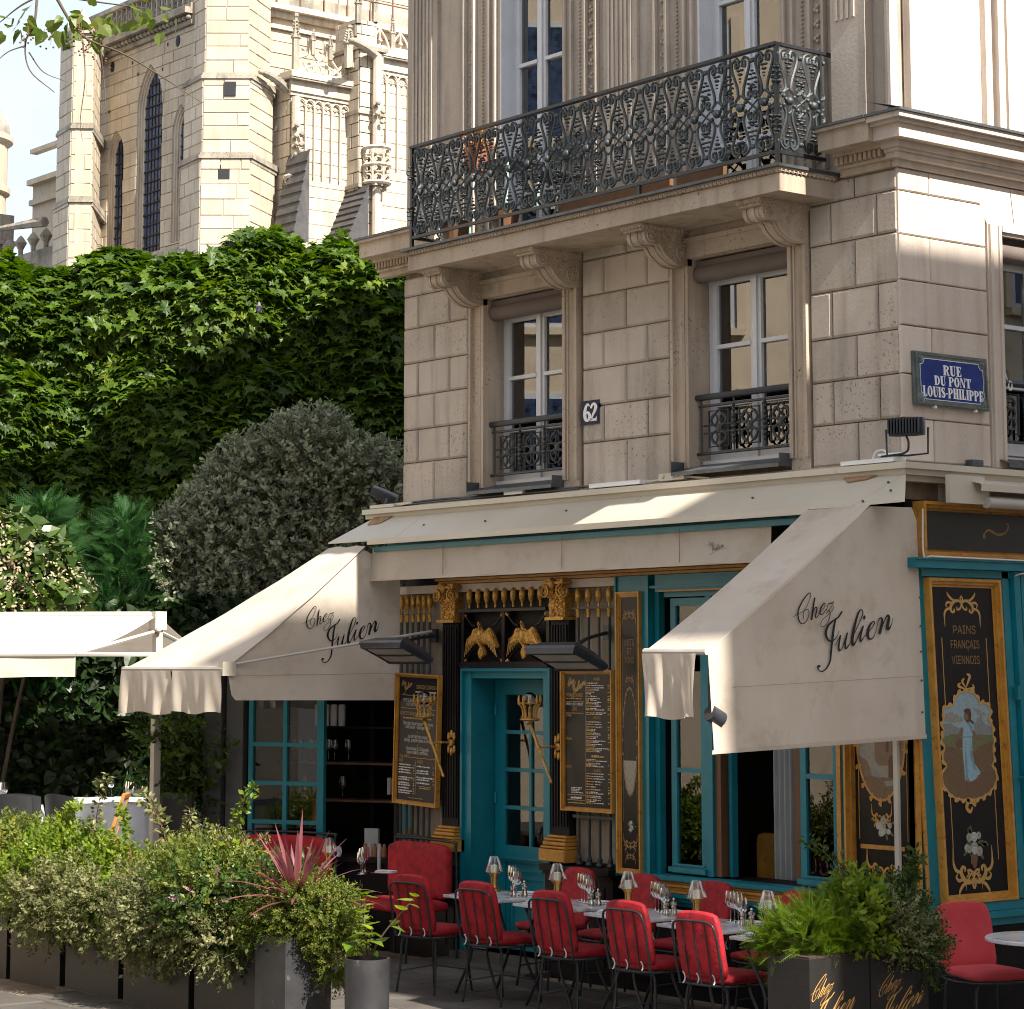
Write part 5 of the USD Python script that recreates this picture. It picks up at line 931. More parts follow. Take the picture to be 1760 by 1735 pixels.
# menu boards
def menu(u0, u1, v0, v1, label, roll, left):
    t = thing('menu_board', label, 'menu board'); T = frame(0, -.115); Rm = np.eye(4); c = ((u0 + u1) / 2, (v0 + v1) / 2); ca, sa = math.cos(roll), math.sin(roll); Rm[:2, :2] = ((ca, -sa), (sa, ca)); Rm[0, 3] = c[0] - ca * c[0] + sa * c[1]; Rm[1, 3] = c[1] - sa * c[0] - ca * c[1]; T = T @ Rm
    b = B(T); frame_bars(b, u0, u1, v0, v1, .035, .0, .05); part(t, 'frame', b, 'ochre'); b = B(T); b.box(u0 + .034, u1 - .034, v0 + .034, v1 - .034, .0, .02); part(t, 'panel', b, 'black_lacquer')
    go, wh = B(T), B(T); W, H = u1 - u0 - .08, v1 - v0 - .08; ux = lambda f: u0 + .04 + W * f; vz = lambda f: v1 - .04 - H * f; w = .0212
    def ln(b, f0, f1, z, th=.002): b.box(ux(f0), ux(f1), vz(z) - th, vz(z) + th, .0202, w)
    def tx(b, s, fc, z, h, fw): caps(b, s, 0, vz(z), h, w, width=W * fw, center=ux(fc))
    r = np.random.default_rng(11 if left else 12)
    def fuzz(b, f0, f1, z, h=.008):      # lines of print too small to read in the photograph
        x = f0
        while x < f1 - .015: k = .02 + .05 * r.random(); b.box(ux(x), ux(min(f1, x + k)), vz(z), vz(z) + h * (.7 + .5 * r.random()), .0202, w); x += k + .012
    s = W * .30 / 1600 if left else W * .42 / 1600
    logo(go, ((ux(.04) - 95 * s, vz(.02) + 180 * s * .8), (s, s * .12), (0, -s * 1.0)), w, 1.8)
    if left:
        tx(go, 'SERVICE CONTINU', .70, .085, .034, .52); fuzz(wh, .42, .96, .115, .012); ln(go, .05, .95, .142)
        tx(wh, 'PETIT DEJEUNER  DEJEUNER  SALON DE THE', .5, .195, .026, .82); tx(wh, 'COCKTAILS  DINER  SALON PRIVE', .5, .228, .026, .62); ln(go, .05, .95, .250)
        tx(go, 'LE PETIT DÉJEUNER', .28, .305, .028, .5); tx(wh, 'à la française', .74, .305, .03, .36); fuzz(go, .1, .86, .335, .012)
        for q, z, fw in (('Chocolat chaud maison - Valrhona', .385, .78), ('café ou thé - Mariage Frères', .415, .64), ('Jus de fruits frais pressés', .492, .52), ('(orange, pamplemousse ou citron)', .522, .72), ('Viennoiserie & 1/2 baguette', .592, .6), ('beurre salé & confitures', .622, .55)): tx(wh, q, .5, z, .030, fw)
        for z in (.445, .55): go.flat(Point(ux(.5), vz(z)).buffer(.006, 4), w)
        tx(go, 'À LA CARTE', .16, .657, .024, .25); ln(go, .3, .98, .652); tx(go, 'SALÉ', .07, .692, .024, .12); tx(go, 'SUCRÉ', .58, .692, .024, .14); wh.box(ux(.47), ux(.473), vz(.95), vz(.67), .0202, w)
        for z in (.72, .742, .764, .786, .825, .843, .87, .888, .912, .934, .952): fuzz(wh, .02, .30 + .1 * r.random(), z, .011); fuzz(go, .41, .44, z, .010)
        for z in (.725, .76, .779, .815, .833, .86): fuzz(wh, .5, .78 + .14 * r.random(), z, .011); fuzz(go, .92, .96, z, .010)
        ln(go, .55, .88, .882); fuzz(go, .58, .86, .90, .010); fuzz(go, .3, .7, .985, .006)
    else:
        tx(go, 'FORMULE DU MIDI', .20, .165, .026, .36); fuzz(go, .02, .38, .185, .007); ln(go, .0, .40, .205); tx(wh, 'entrée + plat + dessert', .2, .232, .026, .39); tx(go, '29 €', .2, .275, .036, .1); ln(go, .0, .40, .292)
        for q, z in (('Entrées', .318), ('Plats', .498), ('Desserts', .71)): tx(go, q, .07, z, .022, .12)
        fuzz(wh, .12, .36, .865, .007); fuzz(wh, .12, .32, .877, .007); fuzz(wh, .12, .3, .889, .007); fuzz(wh, .12, .38, .901, .007); ln(go, .03, .42, .915); fuzz(wh, .11, .35, .945, .016); ln(go, .03, .42, .955); fuzz(go, .05, .42, .98, .007)
        wh.box(ux(.445), ux(.447), vz(.99), vz(.0), .0202, w)
        for q, z in (('ENTRÉES', .04), ('PLATS', .335), ('DESSERTS', .735)): tx(go, q, .70, z, .020, .15)
        fuzz(go, .58, .86, .625, .016)
        for z in [.065, .083, .10, .117, .134, .146, .165, .182, .194, .211, .222, .24, .258, .268, .29, .302, .36, .378, .398, .416, .427, .445, .456, .472, .484, .503, .513, .53, .541, .56, .572, .584, .645, .656, .675, .686, .697, .752, .772, .79, .812, .832, .852, .872, .892, .902, .922, .932, .95, .962, .974]:
            a = .5 + .18 * r.random(); fuzz(go, .46, a, z, .008); fuzz(wh, a + .01, a + .08 + .2 * r.random(), z, .007); (fuzz(go, .94, .98, z, .008) if r.random() > .45 else None)
    part(t, 'gold_print', go, 'gold_ink'); part(t, 'white_print', wh, 'white_ink'); return t
menu(-5.98, -5.335, 1.31, 2.455, 'tall black menu board in gold frame left of the turquoise door', -.035, True)
menu(-3.65, -3.01, 1.36, 2.49, 'tall black menu board in gold frame right of the turquoise door', 0.0, False)
# terrace heaters
def heater(c, mount, label):
    t = thing('heat_lamp', label, 'heater', c, 0, 'black terrace heaters above the door')
    R_ = trimesh.transformations.rotation_matrix(-.42, [1, 0, 0]); b = B(R_)
    pts = []
    for (hx, hy, z) in ((.29, .17, -.05), (.31, .19, -.015), (.30, .18, .01), (.20, .10, .075)): pts += [(-hx, -hy, z), (hx, -hy, z), (hx, hy, z), (-hx, hy, z)]
    f = []
    for k in range(3):
        for i in range(4): j = (i + 1) % 4; f.append((4 * k + i, 4 * k + j, 4 * k + 4 + j, 4 * k + 4 + i))
    f.append((12, 13, 14, 15)); b.add(pts, f); part(t, 'housing', b, 'heater_dark')
    b = B(R_); b.box(-.26, .26, -.14, .14, -.045, -.03); part(t, 'reflector', b, 'heater_glass'); b = B(R_); b.box(-.26, .26, -.008, .008, -.056, -.03); b.box(-.29, .29, -.17, -.14, -.055, -.04); b.box(-.29, .29, .14, .17, -.055, -.04); part(t, 'grille', b, 'heater_dark')
    b = B(R_); b.tube([(-.16, 0, .075), (-.08, 0, .105), (.02, 0, .105), (.06, 0, .075)], .007, 5); part(t, 'handle', b, 'heater_dark')
    b = B(); m = np.array(mount) - np.array(c); b.tube([(0, .02, .05), (m[0] * .6, m[1] * .55, m[2] * .6 + .03), tuple(m)], .015, 6); b.box(m[0] - .035, m[0] + .035, m[1] - .01, m[1] + .02, m[2] - .06, m[2] + .06); part(t, 'arm', b, 'iron'); return t
heater((-5.31, -.62, 2.66), (-5.50, -.07, 2.79), 'black terrace heater left of the gilded eagles')
heater((-2.97, -.66, 2.60), (-3.17, -.07, 2.79), 'black terrace heater right of the gilded eagles')
# gilded torch lamps
def sconce(c, label):
    t = thing('torch_lamp', label, 'wall lamp', c)
    ax = np.array([-.22, -.04, .46]) / np.linalg.norm([-.22, -.04, .46]); z = ax; x = np.cross([0, 1, 0], z); x /= np.linalg.norm(x); y = np.cross(z, x); Tm = np.eye(4); Tm[:3, 0] = x; Tm[:3, 1] = y; Tm[:3, 2] = z; Tm[:3, 3] = (.02, -.19, .0)
    b = B(Tm); b.lathe([(0, -.32), (.010, -.315), (.013, -.30), (.009, -.25), (.014, -.235), (.010, -.22), (.012, -.02), (.019, .0), (.012, .02), (.015, .20), (.03, .215), (.012, .225)], 10); part(t, 'staff', b, 'gilt', 40)
    o = np.array([-.075, -.205, .22]); b = B(); b.lathe([(0, -.01), (.07, -.008), (.085, .0), (.075, .012), (.03, .014)], 18, at=o)
    for k in range(10):
        a = k * .6283; b.tube([o + np.array([r * math.cos(a), r * math.sin(a), h]) for r, h in ((.062, .01), (.055, .05), (.066, .10), (.092, .135))], .0085, 5)
        if k % 2 == 0: b.tube([o + np.array([.092 * math.cos(a), .092 * math.sin(a), h]) for h in (.12, .16, .20)], [.008, .012, .005], 5)
    b.lathe([(.088, .128), (.096, .135), (.088, .142), (.078, .135), (.088, .128)], 18, at=o); part(t, 'crown', b, 'gilt', 40)
    b = B(); b.ball(tuple(o + np.array([0, 0, .165])), .062, 2); part(t, 'globe', b, 'glass', True)
    b = B(); b.tube([(.02, -.19, .0), (.05, -.10, .005), (.06, -.0, .0)], .010, 6); part(t, 'bracket', b, 'gilt')
    b = B(); b.lathe([(0, 0), (.03, 0), (.03, .02), (0, .03)], 10, T=np.array([[1, 0, 0, .06], [0, 0, -1, 0], [0, 1, 0, 0], [0, 0, 0, 1.]]))
    for s in (-1, 1):
        for dx in (-.03, 0, .03): b.ball((.06 + dx * (1 + .3 * abs(s)), -.01, s * (.075 if dx == 0 else .055)), (.017, .012, .038), 1)
    part(t, 'leaf_plate', b, 'gilt', 40)
sconce((-5.235, -.115, 1.865), 'gilded torch shaped wall lamp on the pilaster left of the door')
sconce((-3.775, -.115, 1.865), 'gilded torch shaped wall lamp on the pilaster right of the door')
# ------------------------------------------------------------------ terrace furniture
def trapz(b, prof, n=24):
    pass
def make_chair(label, cloth, white=True):
    t = thing('terrace_chair', label, 'chair', (0, 0, 0), 0, 'red velvet chairs at the marble tables' if white else None)
    b = B(); b.rbox(-.205, .205, -.20, .22, .435, .495, .032, 2, puff=.012); v = b.V[0]; v[:, 0] *= 1 + .14 * v[:, 1] / .22; part(t, 'seat_cushion', b, cloth, True)
    b = B(); T = np.eye(4); T[:3, :3] = trimesh.transformations.rotation_matrix(.20, [1, 0, 0])[:3, :3]; T[:3, 3] = (0, -.185, .475)
    b.rbox(-.195, .195, -.035, .03, .0, .415, .035, 2); v = b.V[0]; k = np.clip((v[:, 2] - .27) / .145, 0, 1); v[:, 0] *= 1 - .13 * k ** 2; v[:, 2] += .02 * (1 - (v[:, 0] / .195) ** 2) * k; v[:, 1] -= .018 * (1 - (v[:, 0] / .2) ** 2) * np.sin(np.clip(v[:, 2] / .415, 0, 1) * math.pi); b.V[0] = v @ T[:3, :3].T + T[:3, 3]; part(t, 'back_cushion', b, cloth, True)
    Q = lambda x, z, o=-.055: (T @ np.array([x, o, z, 1]))[:3]
    b = B(); b.tube([Q(x, z) for x, z in cr([(-.185, -.04), (-.192, .12), (-.186, .30), (-.15, .372), (0, .382), (.15, .372), (.186, .30), (.192, .12), (.185, -.04)], 5)], .0085, 6); part(t, 'back_hoop', b, 'iron', True)
    for x in (-.10, -.0, .10): b = B(); b.tube([Q(x, .378), Q(x, .2), Q(x * .95, -.03)], .0055, 5); part(t, 'spindle', b, 'iron', True)
    b = B(); b.tube([(x, y, .428) for x, y in cr([(-.19, -.19), (.19, -.19), (.215, .2), (-.215, .2)], 3, True)], .009, 6, closed=True); part(t, 'seat_ring', b, 'iron', True)
    for sx in (-1, 1):
        for sy in (-1, 1):
            b = B(); x, y = .17 * sx, .17 * sy
            b.tube(cr([(x - .09 * sx, y, .428), (x - .03 * sx, y, .42), (x + .005 * sx, y + .005 * sy, .37), (x + .015 * sx, y + .015 * sy, .2), (x + .03 * sx, y + .04 * sy, .0)], 4), .0095, 6); part(t, 'leg', b, 'iron', True)
    b = B(); b.tube([(.18, .19, .16), (0, 0, .20), (-.18, -.19, .16)], .006, 5); b.tube([(-.18, .19, .16), (0, 0, .20), (.18, -.19, .16)], .006, 5); part(t, 'stretcher', b, 'iron', True)
    if white:
        for x in (-.17, -.05, .09): b = B(); b.tube([(x + .012 * math.cos(a), -.212 - .012 * abs(math.sin(a)), .462 + .036 * math.sin(a)) for a in np.linspace(-1.6, 1.6, 8)], .0055, 5); part(t, 'tie', b, 'white_plastic', True)
    return t
chair = make_chair('red velvet chair, first from the left in the front row, beside the round black planter', 'velvet')
chair.GetAttribute('xformOp:translate').Set(Gf.Vec3d(-3.52, -1.53, .045)); UsdGeom.Xformable(chair).AddRotateZOp().Set(10)
G_CH = 'red velvet chairs at the marble tables'
for x, y, rz, lb in ((-2.72, -1.50, .12, 'second red velvet chair of the front row, back to the viewer'), (-1.80, -1.54, .10, 'third red velvet chair of the front row, in the middle of the terrace'), (-.92, -1.60, .10, 'fourth red velvet chair of the front row'), (-.08, -1.72, .08, 'last red velvet chair of the front row, beside the script planters'),
                     (-3.16, -.64, 3.1, 'red velvet chair behind the second marble table, right of the door'), (-2.40, -.64, 3.05, 'red velvet chair behind the third marble table, below the gold sill'), (-1.58, -.66, 3.15, 'red velvet chair behind the fourth marble table, below the open window'), (-.66, -.70, 3.1, 'red velvet chair behind the last marble table, half hidden by the fern'),
                     (-6.50, -1.72, .2, 'sunlit red chair behind the pink flowers, left end of the terrace'), (-5.25, -1.80, -.3, 'red chair behind the purple spiky plant'), (1.36, .50, .35, 'red chair at the right edge behind the round marble table')): copy_of(chair, (x, y, .045), rz, lb, G_CH)
pk = make_chair('faded pink cushioned chair against the black plinth on the side street', 'red_cotton', False); pk.GetAttribute('xformOp:translate').Set(Gf.Vec3d(.86, -.25, .045)); UsdGeom.Xformable(pk).AddRotateZOp().Set(-108); UsdGeom.Xformable(pk).AddScaleOp().Set(Gf.Vec3f(1.08, 1.08, 1.0))
def make_table(label, loc, rnd=0.0, w=.66, d=.56, group='marble terrace tables'):
    t = thing('bistro_table', label, 'table', loc, 0, group); b = B()
    if rnd: b.lathe([(0, .716), (rnd - .02, .716), (rnd, .722), (rnd, .738), (rnd - .008, .744), (0, .744)], 40)
    else: b.rbox(-w / 2, w / 2, -d / 2, d / 2, .717, .744, .008, 1)
    part(t, 'table_top', b, 'marble', 30)
    b = B(); b.tube([(0, 0, .70), (0, 0, .05)], .016, 8) if rnd else None
    for s in (-1, 1):
        for q in (-1, 1):
            if rnd: b.tube(cr([(0, 0, .2), (s * .10, q * .10, .13), (s * .19, q * .19, .02), (s * .22, q * .22, .0)], 4), .012, 6)
            else: b.tube(cr([(s * .27, q * .2, .71), (s * .22, q * .19, .60), (s * .12, q * .18, .42), (s * .10, q * .18, .30), (s * .20, q * .19, .12), (s * .27, q * .2, .0)], 4), .011, 6)
    if not rnd:
        for q in (-1, 1): b.tube([(-.10, q * .18, .36), (.10, q * .18, .36)], .009, 5); b.tube([(-.28, q * .2, .705), (.28, q * .2, .705)], .010, 5)
        b.tube([(0, -.18, .36), (0, .18, .36)], .010, 5)
    part(t, 'base', b, 'iron', 50); return t
TX = [(-3.06, -1.27), (-2.19, -1.28), (-1.33, -1.32), (-.47, -1.40), (.40, -1.55)]
TN = ['first', 'second', 'third', 'fourth', 'fifth']
tb = make_table('first square marble table from the left, in front of the turquoise door', (*TX[0], .045))
for k in range(1, 5): copy_of(tb, (*TX[k], .045), 0, f'{TN[k]} square marble table from the left in the terrace row' if k < 4 else 'last square marble table, half hidden behind the fern')
rt = make_table('round marble table with glasses in front of the left red bench', (-5.52, -1.02, .045), .38, group='round marble tables'); copy_of(rt, (1.40, -.30, .045), 0, 'round marble table at the right edge beside the pink chair')
make_table('sunlit marble table behind the flowers on the left', (-6.98, -1.12, .045), w=.6, d=.55)
def make_lamp(loc, lb):
    t = thing('candle_lamp', lb, 'table lamp', loc, 0, 'brass candle lamps on the tables')
    b = B(); b.lathe([(0, 0), (.055, 0), (.055, .008), (.046, .016), (.046, .022), (.030, .03), (.024, .04), (.026, .05), (.026, .118), (.034, .122), (.034, .134), (.046, .138), (.046, .146), (0, .146)], 18); part(t, 'base', b, 'brass', 40)
    b = B(); b.lathe([(0, .146), (.026, .146), (.026, .20), (.020, .204), (0, .203)], 14); b.tube([(0, 0, .203), (0, 0, .213)], .0015, 4); part(t, 'candle', b, 'wax', 40)
    b = B(); b.lathe([(.072, .150), (.069, .160), (.036, .262), (.030, .268)], 22); part(t, 'shade', b, 'glass', True); return t
ZT = .789
lamp = make_lamp((-3.30, -1.12, ZT), 'brass candle lamp with glass shade on the first marble table')
for k, (x, y) in enumerate(((-2.47, -1.17), (-1.62, -1.21), (-.76, -1.34), (.10, -1.50))): copy_of(lamp, (x, y, ZT), 0, f'brass candle lamp with glass shade on the {TN[k + 1]} marble table')
copy_of(lamp, (-5.78, -.98, ZT), 0, 'sunlit brass candle lamp on the round table at left')
def make_glass(loc, lb):
    t = thing('wine_glass', lb, 'glass', loc, 0, 'empty wine glasses on the tables')
    b = B(); b.lathe([(.0315, .205), (.036, .17), (.0385, .14), (.034, .115), (.020, .098), (.006, .092), (.0, .0915)], 18); part(t, 'bowl', b, 'glass', True)
    b = B(); b.lathe([(.0052, .094), (.0036, .08), (.0034, .02), (.006, .008), (.034, .0022), (.034, .0), (0, .0)], 16); part(t, 'stem', b, 'glass', True); return t
gl = make_glass((-3.16, -1.05, ZT), 'leftmost wine glass of the four on the first marble table')
GP = ['leftmost', 'second', 'third', 'rightmost']
def glasses(k, pts, where):
    for i, (x, y) in enumerate(pts):
        if k == 0 and i == 0 and where is None: continue
        copy_of(gl, (x, y, ZT), .5 * i, f'{GP[i]} wine glass of the group on {where or "the first marble table"}', scale=(1, 1, 1 if i < 3 else .9))
for k, (cx, cy) in enumerate(TX):
    glasses(k, [(cx - .10 + .085 * i, cy + .20 - .045 * i) for i in range(4)], None if k == 0 else f'the {TN[k]} marble table')
glasses(9, [(-5.44, -.84), (-5.36, -.92), (-5.28, -.98), (-5.2, -1.05)], 'the left round table'); copy_of(gl, (-6.82, -1.12, ZT), 0, 'single wine glass on the sunlit table behind the flowers')
def make_mill(loc, lb):
    t = thing('pepper_mill', lb, 'pepper mill', loc, 0, 'small chrome salt and pepper mills'); b = B(); b.lathe([(0, 0), (.026, 0), (.027, .02), (.019, .04), (.022, .06), (.016, .066), (0, .066)], 14); part(t, 'body', b, 'chrome', 40)
    b = B(); b.lathe([(0, .066), (.017, .066), (.025, .075), (.024, .088), (.010, .094), (.005, .098), (.009, .105), (.006, .114), (0, .116)], 14); part(t, 'head', b, 'chrome', 40); return t
ml = make_mill((-2.86, -1.28, ZT), 'chrome pepper mill on the first marble table')
for k, (cx, cy) in enumerate(TX):
    if k: copy_of(ml, (cx + .21, cy + .02, ZT), 0, f'chrome pepper mill on the {TN[k]} marble table, nearer the glasses')
    copy_of(ml, (cx + .26, cy + .05, ZT), 0, f'chrome salt mill beside the pepper mill on the {TN[k]} marble table', scale=(.95, .95, 1.08))
def make_napkin(loc, lb, rz=0):
    t = thing('napkin', lb, 'napkin', loc, rz, 'folded white napkins on the marble tables'); b = B(); b.rbox(-.085, .085, -.055, .055, .0, .012, .006, 1); b.rbox(-.078, .082, -.05, .053, .0125, .022, .005, 1); part(t, 'cloth', b, 'napkin', True)
    b = B(); b.box(-.10, .09, -.085, -.078, .0, .004); b.box(-.10, -.06, -.089, -.074, .0, .0045); part(t, 'cutlery', b, 'chrome'); return t
np_ = make_napkin((-2.95, -1.06, ZT), 'folded white napkin at the far side of the first marble table', .1)
for k, (cx, cy) in enumerate(TX):
    if k: copy_of(np_, (cx + .13, cy + .17, ZT), .15, f'folded white napkin at the far side of the {TN[k]} marble table')
    copy_of(np_, (cx - .16, cy - .17, ZT), 3.2, f'folded white napkin at the near side of the {TN[k]} marble table')
copy_of(np_, (-5.22, -.78, ZT), .4, 'folded white napkin on the left round table'); copy_of(np_, (-6.9, -1.05, ZT), .4, 'folded white napkin on the sunlit table behind the flowers')
# red benches
def bench(name_label, T, u0, u1):
    t = thing('red_bench', name_label, 'bench'); b = B(T); um = (u0 + u1) / 2; h = (u1 - u0) / 2
    def rb(x0, x1, v0, v1, w0, w1, r):
        q = B(); q.rbox(x0, x1, w0, w1, v0, v1, r, 2); v = q.V[0]; M = np.eye(4); M[:3, 1] = (0, 0, 1); M[:3, 2] = (0, 1, 0); return v, q.F[0], M
    v, f, M = rb(u0, u1, .50, .97, .04, .14, .06); k = np.clip((v[:, 2] - .8) / .17, 0, 1); v[:, 2] -= .03 * k * (np.abs(v[:, 0] - um) / h) ** 4; b.add(v, f, M); part(t, 'backrest', b, 'velvet', True)
    b = B(T); v, f, M = rb(u0 + .01, u1 - .01, .40, .50, .08, .52, .045); b.add(v, f, M); part(t, 'seat', b, 'velvet', True)
    b = B(T); b.tube([(x, z, .03) for x, z in cr([(u0 - .01, .0), (u0 - .015, .5), (u0, .93), (u0 + .07, .985), (u1 - .07, .985), (u1, .93), (u1 + .015, .5), (u1 + .01, .0)], 4)], .012, 6); part(t, 'frame', b, 'iron', True)
    for x in (u0 + .05, u1 - .05): b = B(T); b.tube([(x, .40, .48), (x, .0, .52)], .012, 6); part(t, 'leg', b, 'iron', True)
bench('red velvet bench against the black plinth left of the door', frame(0, -.19, .045), -5.86, -4.98); bench('red velvet bench under the turquoise lattice window', FW @ np.array([[1, 0, 0, 0], [0, 1, 0, .045], [0, 0, 1, .1], [0, 0, 0, 1.]]), -1.50, -.50)
# things inside
b = B(L0); b.grid(lambda a, c: (-1.66 + .20 * a + .05 * (1 - c) * 0, .90 + 2.1 * c, -.32 + .03 * math.sin(a * 22 + .5 * c)), 40, 4); solo('window_curtain', b, 'curtain', 'long grey curtain hanging inside the open restaurant window', 'curtain', True)
st_ = thing('dining_chair', 'yellow upholstered chair back inside the open restaurant window', 'chair', (-2.02, .72, .0)); b = B(); b.rbox(-.24, .24, -.05, .05, .55, 1.22, .05, 2); part(st_, 'backrest', b, 'ochre', True); b = B(); b.rbox(-.24, .24, -.5, -.02, .42, .52, .04, 1); part(st_, 'seat', b, 'ochre', True)
for x in (-.2, .2):
    for y in (-.45, 0): b = B(); b.tube([(x, y, .43), (x, y, .12)], .02, 6); part(st_, 'leg', b, 'wood_brown')
t_ = thing('dining_table', 'dark table laid with a napkin inside the open restaurant window', 'table', (-2.15, 1.25, .0)); b = B(); b.lathe([(0, 1.20), (.35, 1.20), (.35, 1.24), (0, 1.24)], 24); part(t_, 'table_top', b, 'black_wood'); b = B(); b.tube([(0, 0, .12), (0, 0, 1.2)], .04, 8); part(t_, 'base', b, 'black_wood')
copy_of(gl, (-2.2, 1.18, 1.245), 0, 'wine glass standing inside the open restaurant window'); copy_of(np_, (-2.16, 1.06, 1.245), .4, 'white napkin on the table inside the open restaurant window')
b = B(L0); b.box(-1.36, -1.30, .93, 3.05, -.30, -.22); b.box(-1.27, -1.25, .93, 3.05, -.28, -.22); solo('inner_post', b, 'wood_brown', 'brown wooden post inside the open restaurant window', 'post'); b = B(L0); b.box(-1.29, -1.275, .93, 3.05, -.27, -.215); solo('inner_trim', b, 'ochre', 'thin gold trim beside the brown post inside the window', 'trim')
cs = thing('carafe', 'glass carafe with amber drink inside behind the right window sash', 'carafe', (-1.14, .42, 1.45)); b = B(); b.lathe([(0, 0), (.09, 0), (.09, .16), (.085, .2), (.03, .25), (.03, .30)], 16); part(cs, 'body', b, 'glass', True); b = B(); b.lathe([(0, .005), (.08, .005), (.08, .13), (0, .13)], 14); part(cs, 'drink', b, 'ochre', True)
b = B(); b.box(-1.26, -1.0, .36, .56, 1.42, 1.45); solo('inner_shelf', b, 'wood_brown', 'brown shelf under the carafe inside the right window sash', 'shelf')
r_ = np.random.default_rng(5); ORD = ['first', 'second', 'third', 'fourth', 'fifth', 'sixth', 'seventh', 'eighth', 'ninth', 'tenth', 'last']
for i in range(11):
    u = -1.42 + .062 * i * 1.05; M = FW @ np.array([u, 1.641 if i % 3 else 1.301, -.55 - .05 * r_.random(), 1]); copy_of(gl, M[:3], 0, f'{ORD[i]} wine glass from the left on the shelves behind the lattice window', 'wine glasses on the inner shelves')
def tube_obj(name, lb, cat, u, z, w, prof, m, group=None): t = thing(name, lb, cat, (FW @ np.array([u, z, w, 1]))[:3], 0, group); b = B(); b.lathe(prof, 14); part(t, 'body', b, m, 40); return t
for i in range(4): tube_obj('jar', f'{ORD[i]} tall white jar from the left on the upper shelf behind the lattice window', 'jar', -1.08 + .085 * i, 1.971, -.55, [(0, 0), (.033, 0), (.033, .19), (.025, .2), (0, .2)], 'napkin', 'white jars on the inner shelf')
for i in range(5): b = B(FW); b.box(-.26 + .042 * i, -.225 + .042 * i, 1.36, 1.51 - .006 * (i % 2), -.56, -.40); solo('book', b, 'parchment' if i % 2 == 0 else 'terracotta', f'{ORD[i]} thin upright book from the left on the shelf in the dark opening', 'book', group='books on the inner shelf')
for i in range(5): tube_obj('sauce_bottle', f'{ORD[i]} small bottle from the left on the counter beside the menu board', 'bottle', -.33 + .05 * i, .821, -.12, [(0, 0), (.022, 0), (.022, .08), (.016, .09), (.014, .115), (0, .118)], 'parchment' if i % 2 else 'terracotta', 'small bottles on the counter')
for i, u in enumerate((-.63, -.56)):
    t = tube_obj('mug', ('left' if i == 0 else 'right') + ' white mug on the counter beside the lattice window', 'mug', u, .821, -.02, [(0, 0), (.036, 0), (.036, .085), (.032, .085), (.032, .01), (0, .01)], 'napkin'); b = B(); b.tube([(.036 + .03 * math.sin(a), 0, .045 - .028 * math.cos(a)) for a in np.linspace(0, math.pi, 8)], .006, 5); part(t, 'handle', b, 'napkin')
b = B(FW); b.box(-.42, -.28, .82, 1.06, -.3, -.27); solo('white_box', b, 'parchment', 'upright white card on the counter behind the small bottles', 'card')
b = B(FW); b.rbox(-.06, -.03, .72, .90, .12, .15, .01, 0); solo('napkin_clip', b, 'parchment', 'small white receipt clipped at the edge of the counter', 'receipt')
# ------------------------------------------------------------------ planters
for k, y in enumerate((-2.13, -1.595)):
    t = thing('planter', ('front' if k == 0 else 'back') + ' black square planter with gold script in front of the pink chair', 'planter'); b = B(); x0, x1, y1 = .73, 1.09, y + .525; h = .75 if k == 0 else .74
    b.box(x0, x1, y, y1, 0, h); part(t, 'box', b, 'planter_black'); b = B(); b.box(x0 + .02, x1 - .02, y + .02, y1 - .02, h, h + .012); part(t, 'soil', b, 'soil')
    b = B(FR(1.09)); logo(b, ((-2.041909, .731115), (.000257, -.000039), (-.000197, -.000342)) if k == 0 else ((-1.450596, .695943), (.00028, -.000031), (-.000209, -.000319)), .003); part(t, 'lettering', b, 'gold_ink')
for k, (a, c) in enumerate(((-7.35, -6.47), (-6.40, -5.56), (-5.47, -4.64), (-4.56, -3.62), (-3.54, -2.74))):
    t = thing('planter', f'long dark planter under the flowers, {["leftmost", "second", "third", "fourth", "nearest the grey square planter"][k]} of the row', 'planter', group='dark planters along the terrace'); b = B(); b.box(a, c, -3.65, -3.20, 0, .72); b.box(a - .008, c + .008, -3.658, -3.192, .72, .75); part(t, 'box', b, 'planter_black'); b = B(); b.box(a + .02, c - .02, -3.63, -3.22, .75, .756); part(t, 'soil', b, 'soil')
t = thing('planter', 'tall grey square planter holding the purple spiky plant', 'planter'); b = B()
b.rbox(-2.67, -2.285, -3.70, -3.32, 0, .70, .012, 1); part(t, 'box', b, 'planter_grey'); b = B(); b.box(-2.65, -2.305, -3.68, -3.34, .69, .706); part(t, 'soil', b, 'soil')
t = thing('planter', 'round black planter with a young leafy shrub', 'planter', (-1.71, -3.43, 0)); b = B(); b.lathe([(0, 0), (.142, 0), (.152, .6), (.135, .6), (.130, .55), (0, .55)], 36); part(t, 'pot', b, 'planter_grey', 40); b = B(); b.lathe([(0, .555), (.131, .555)], 20); part(t, 'soil', b, 'soil')
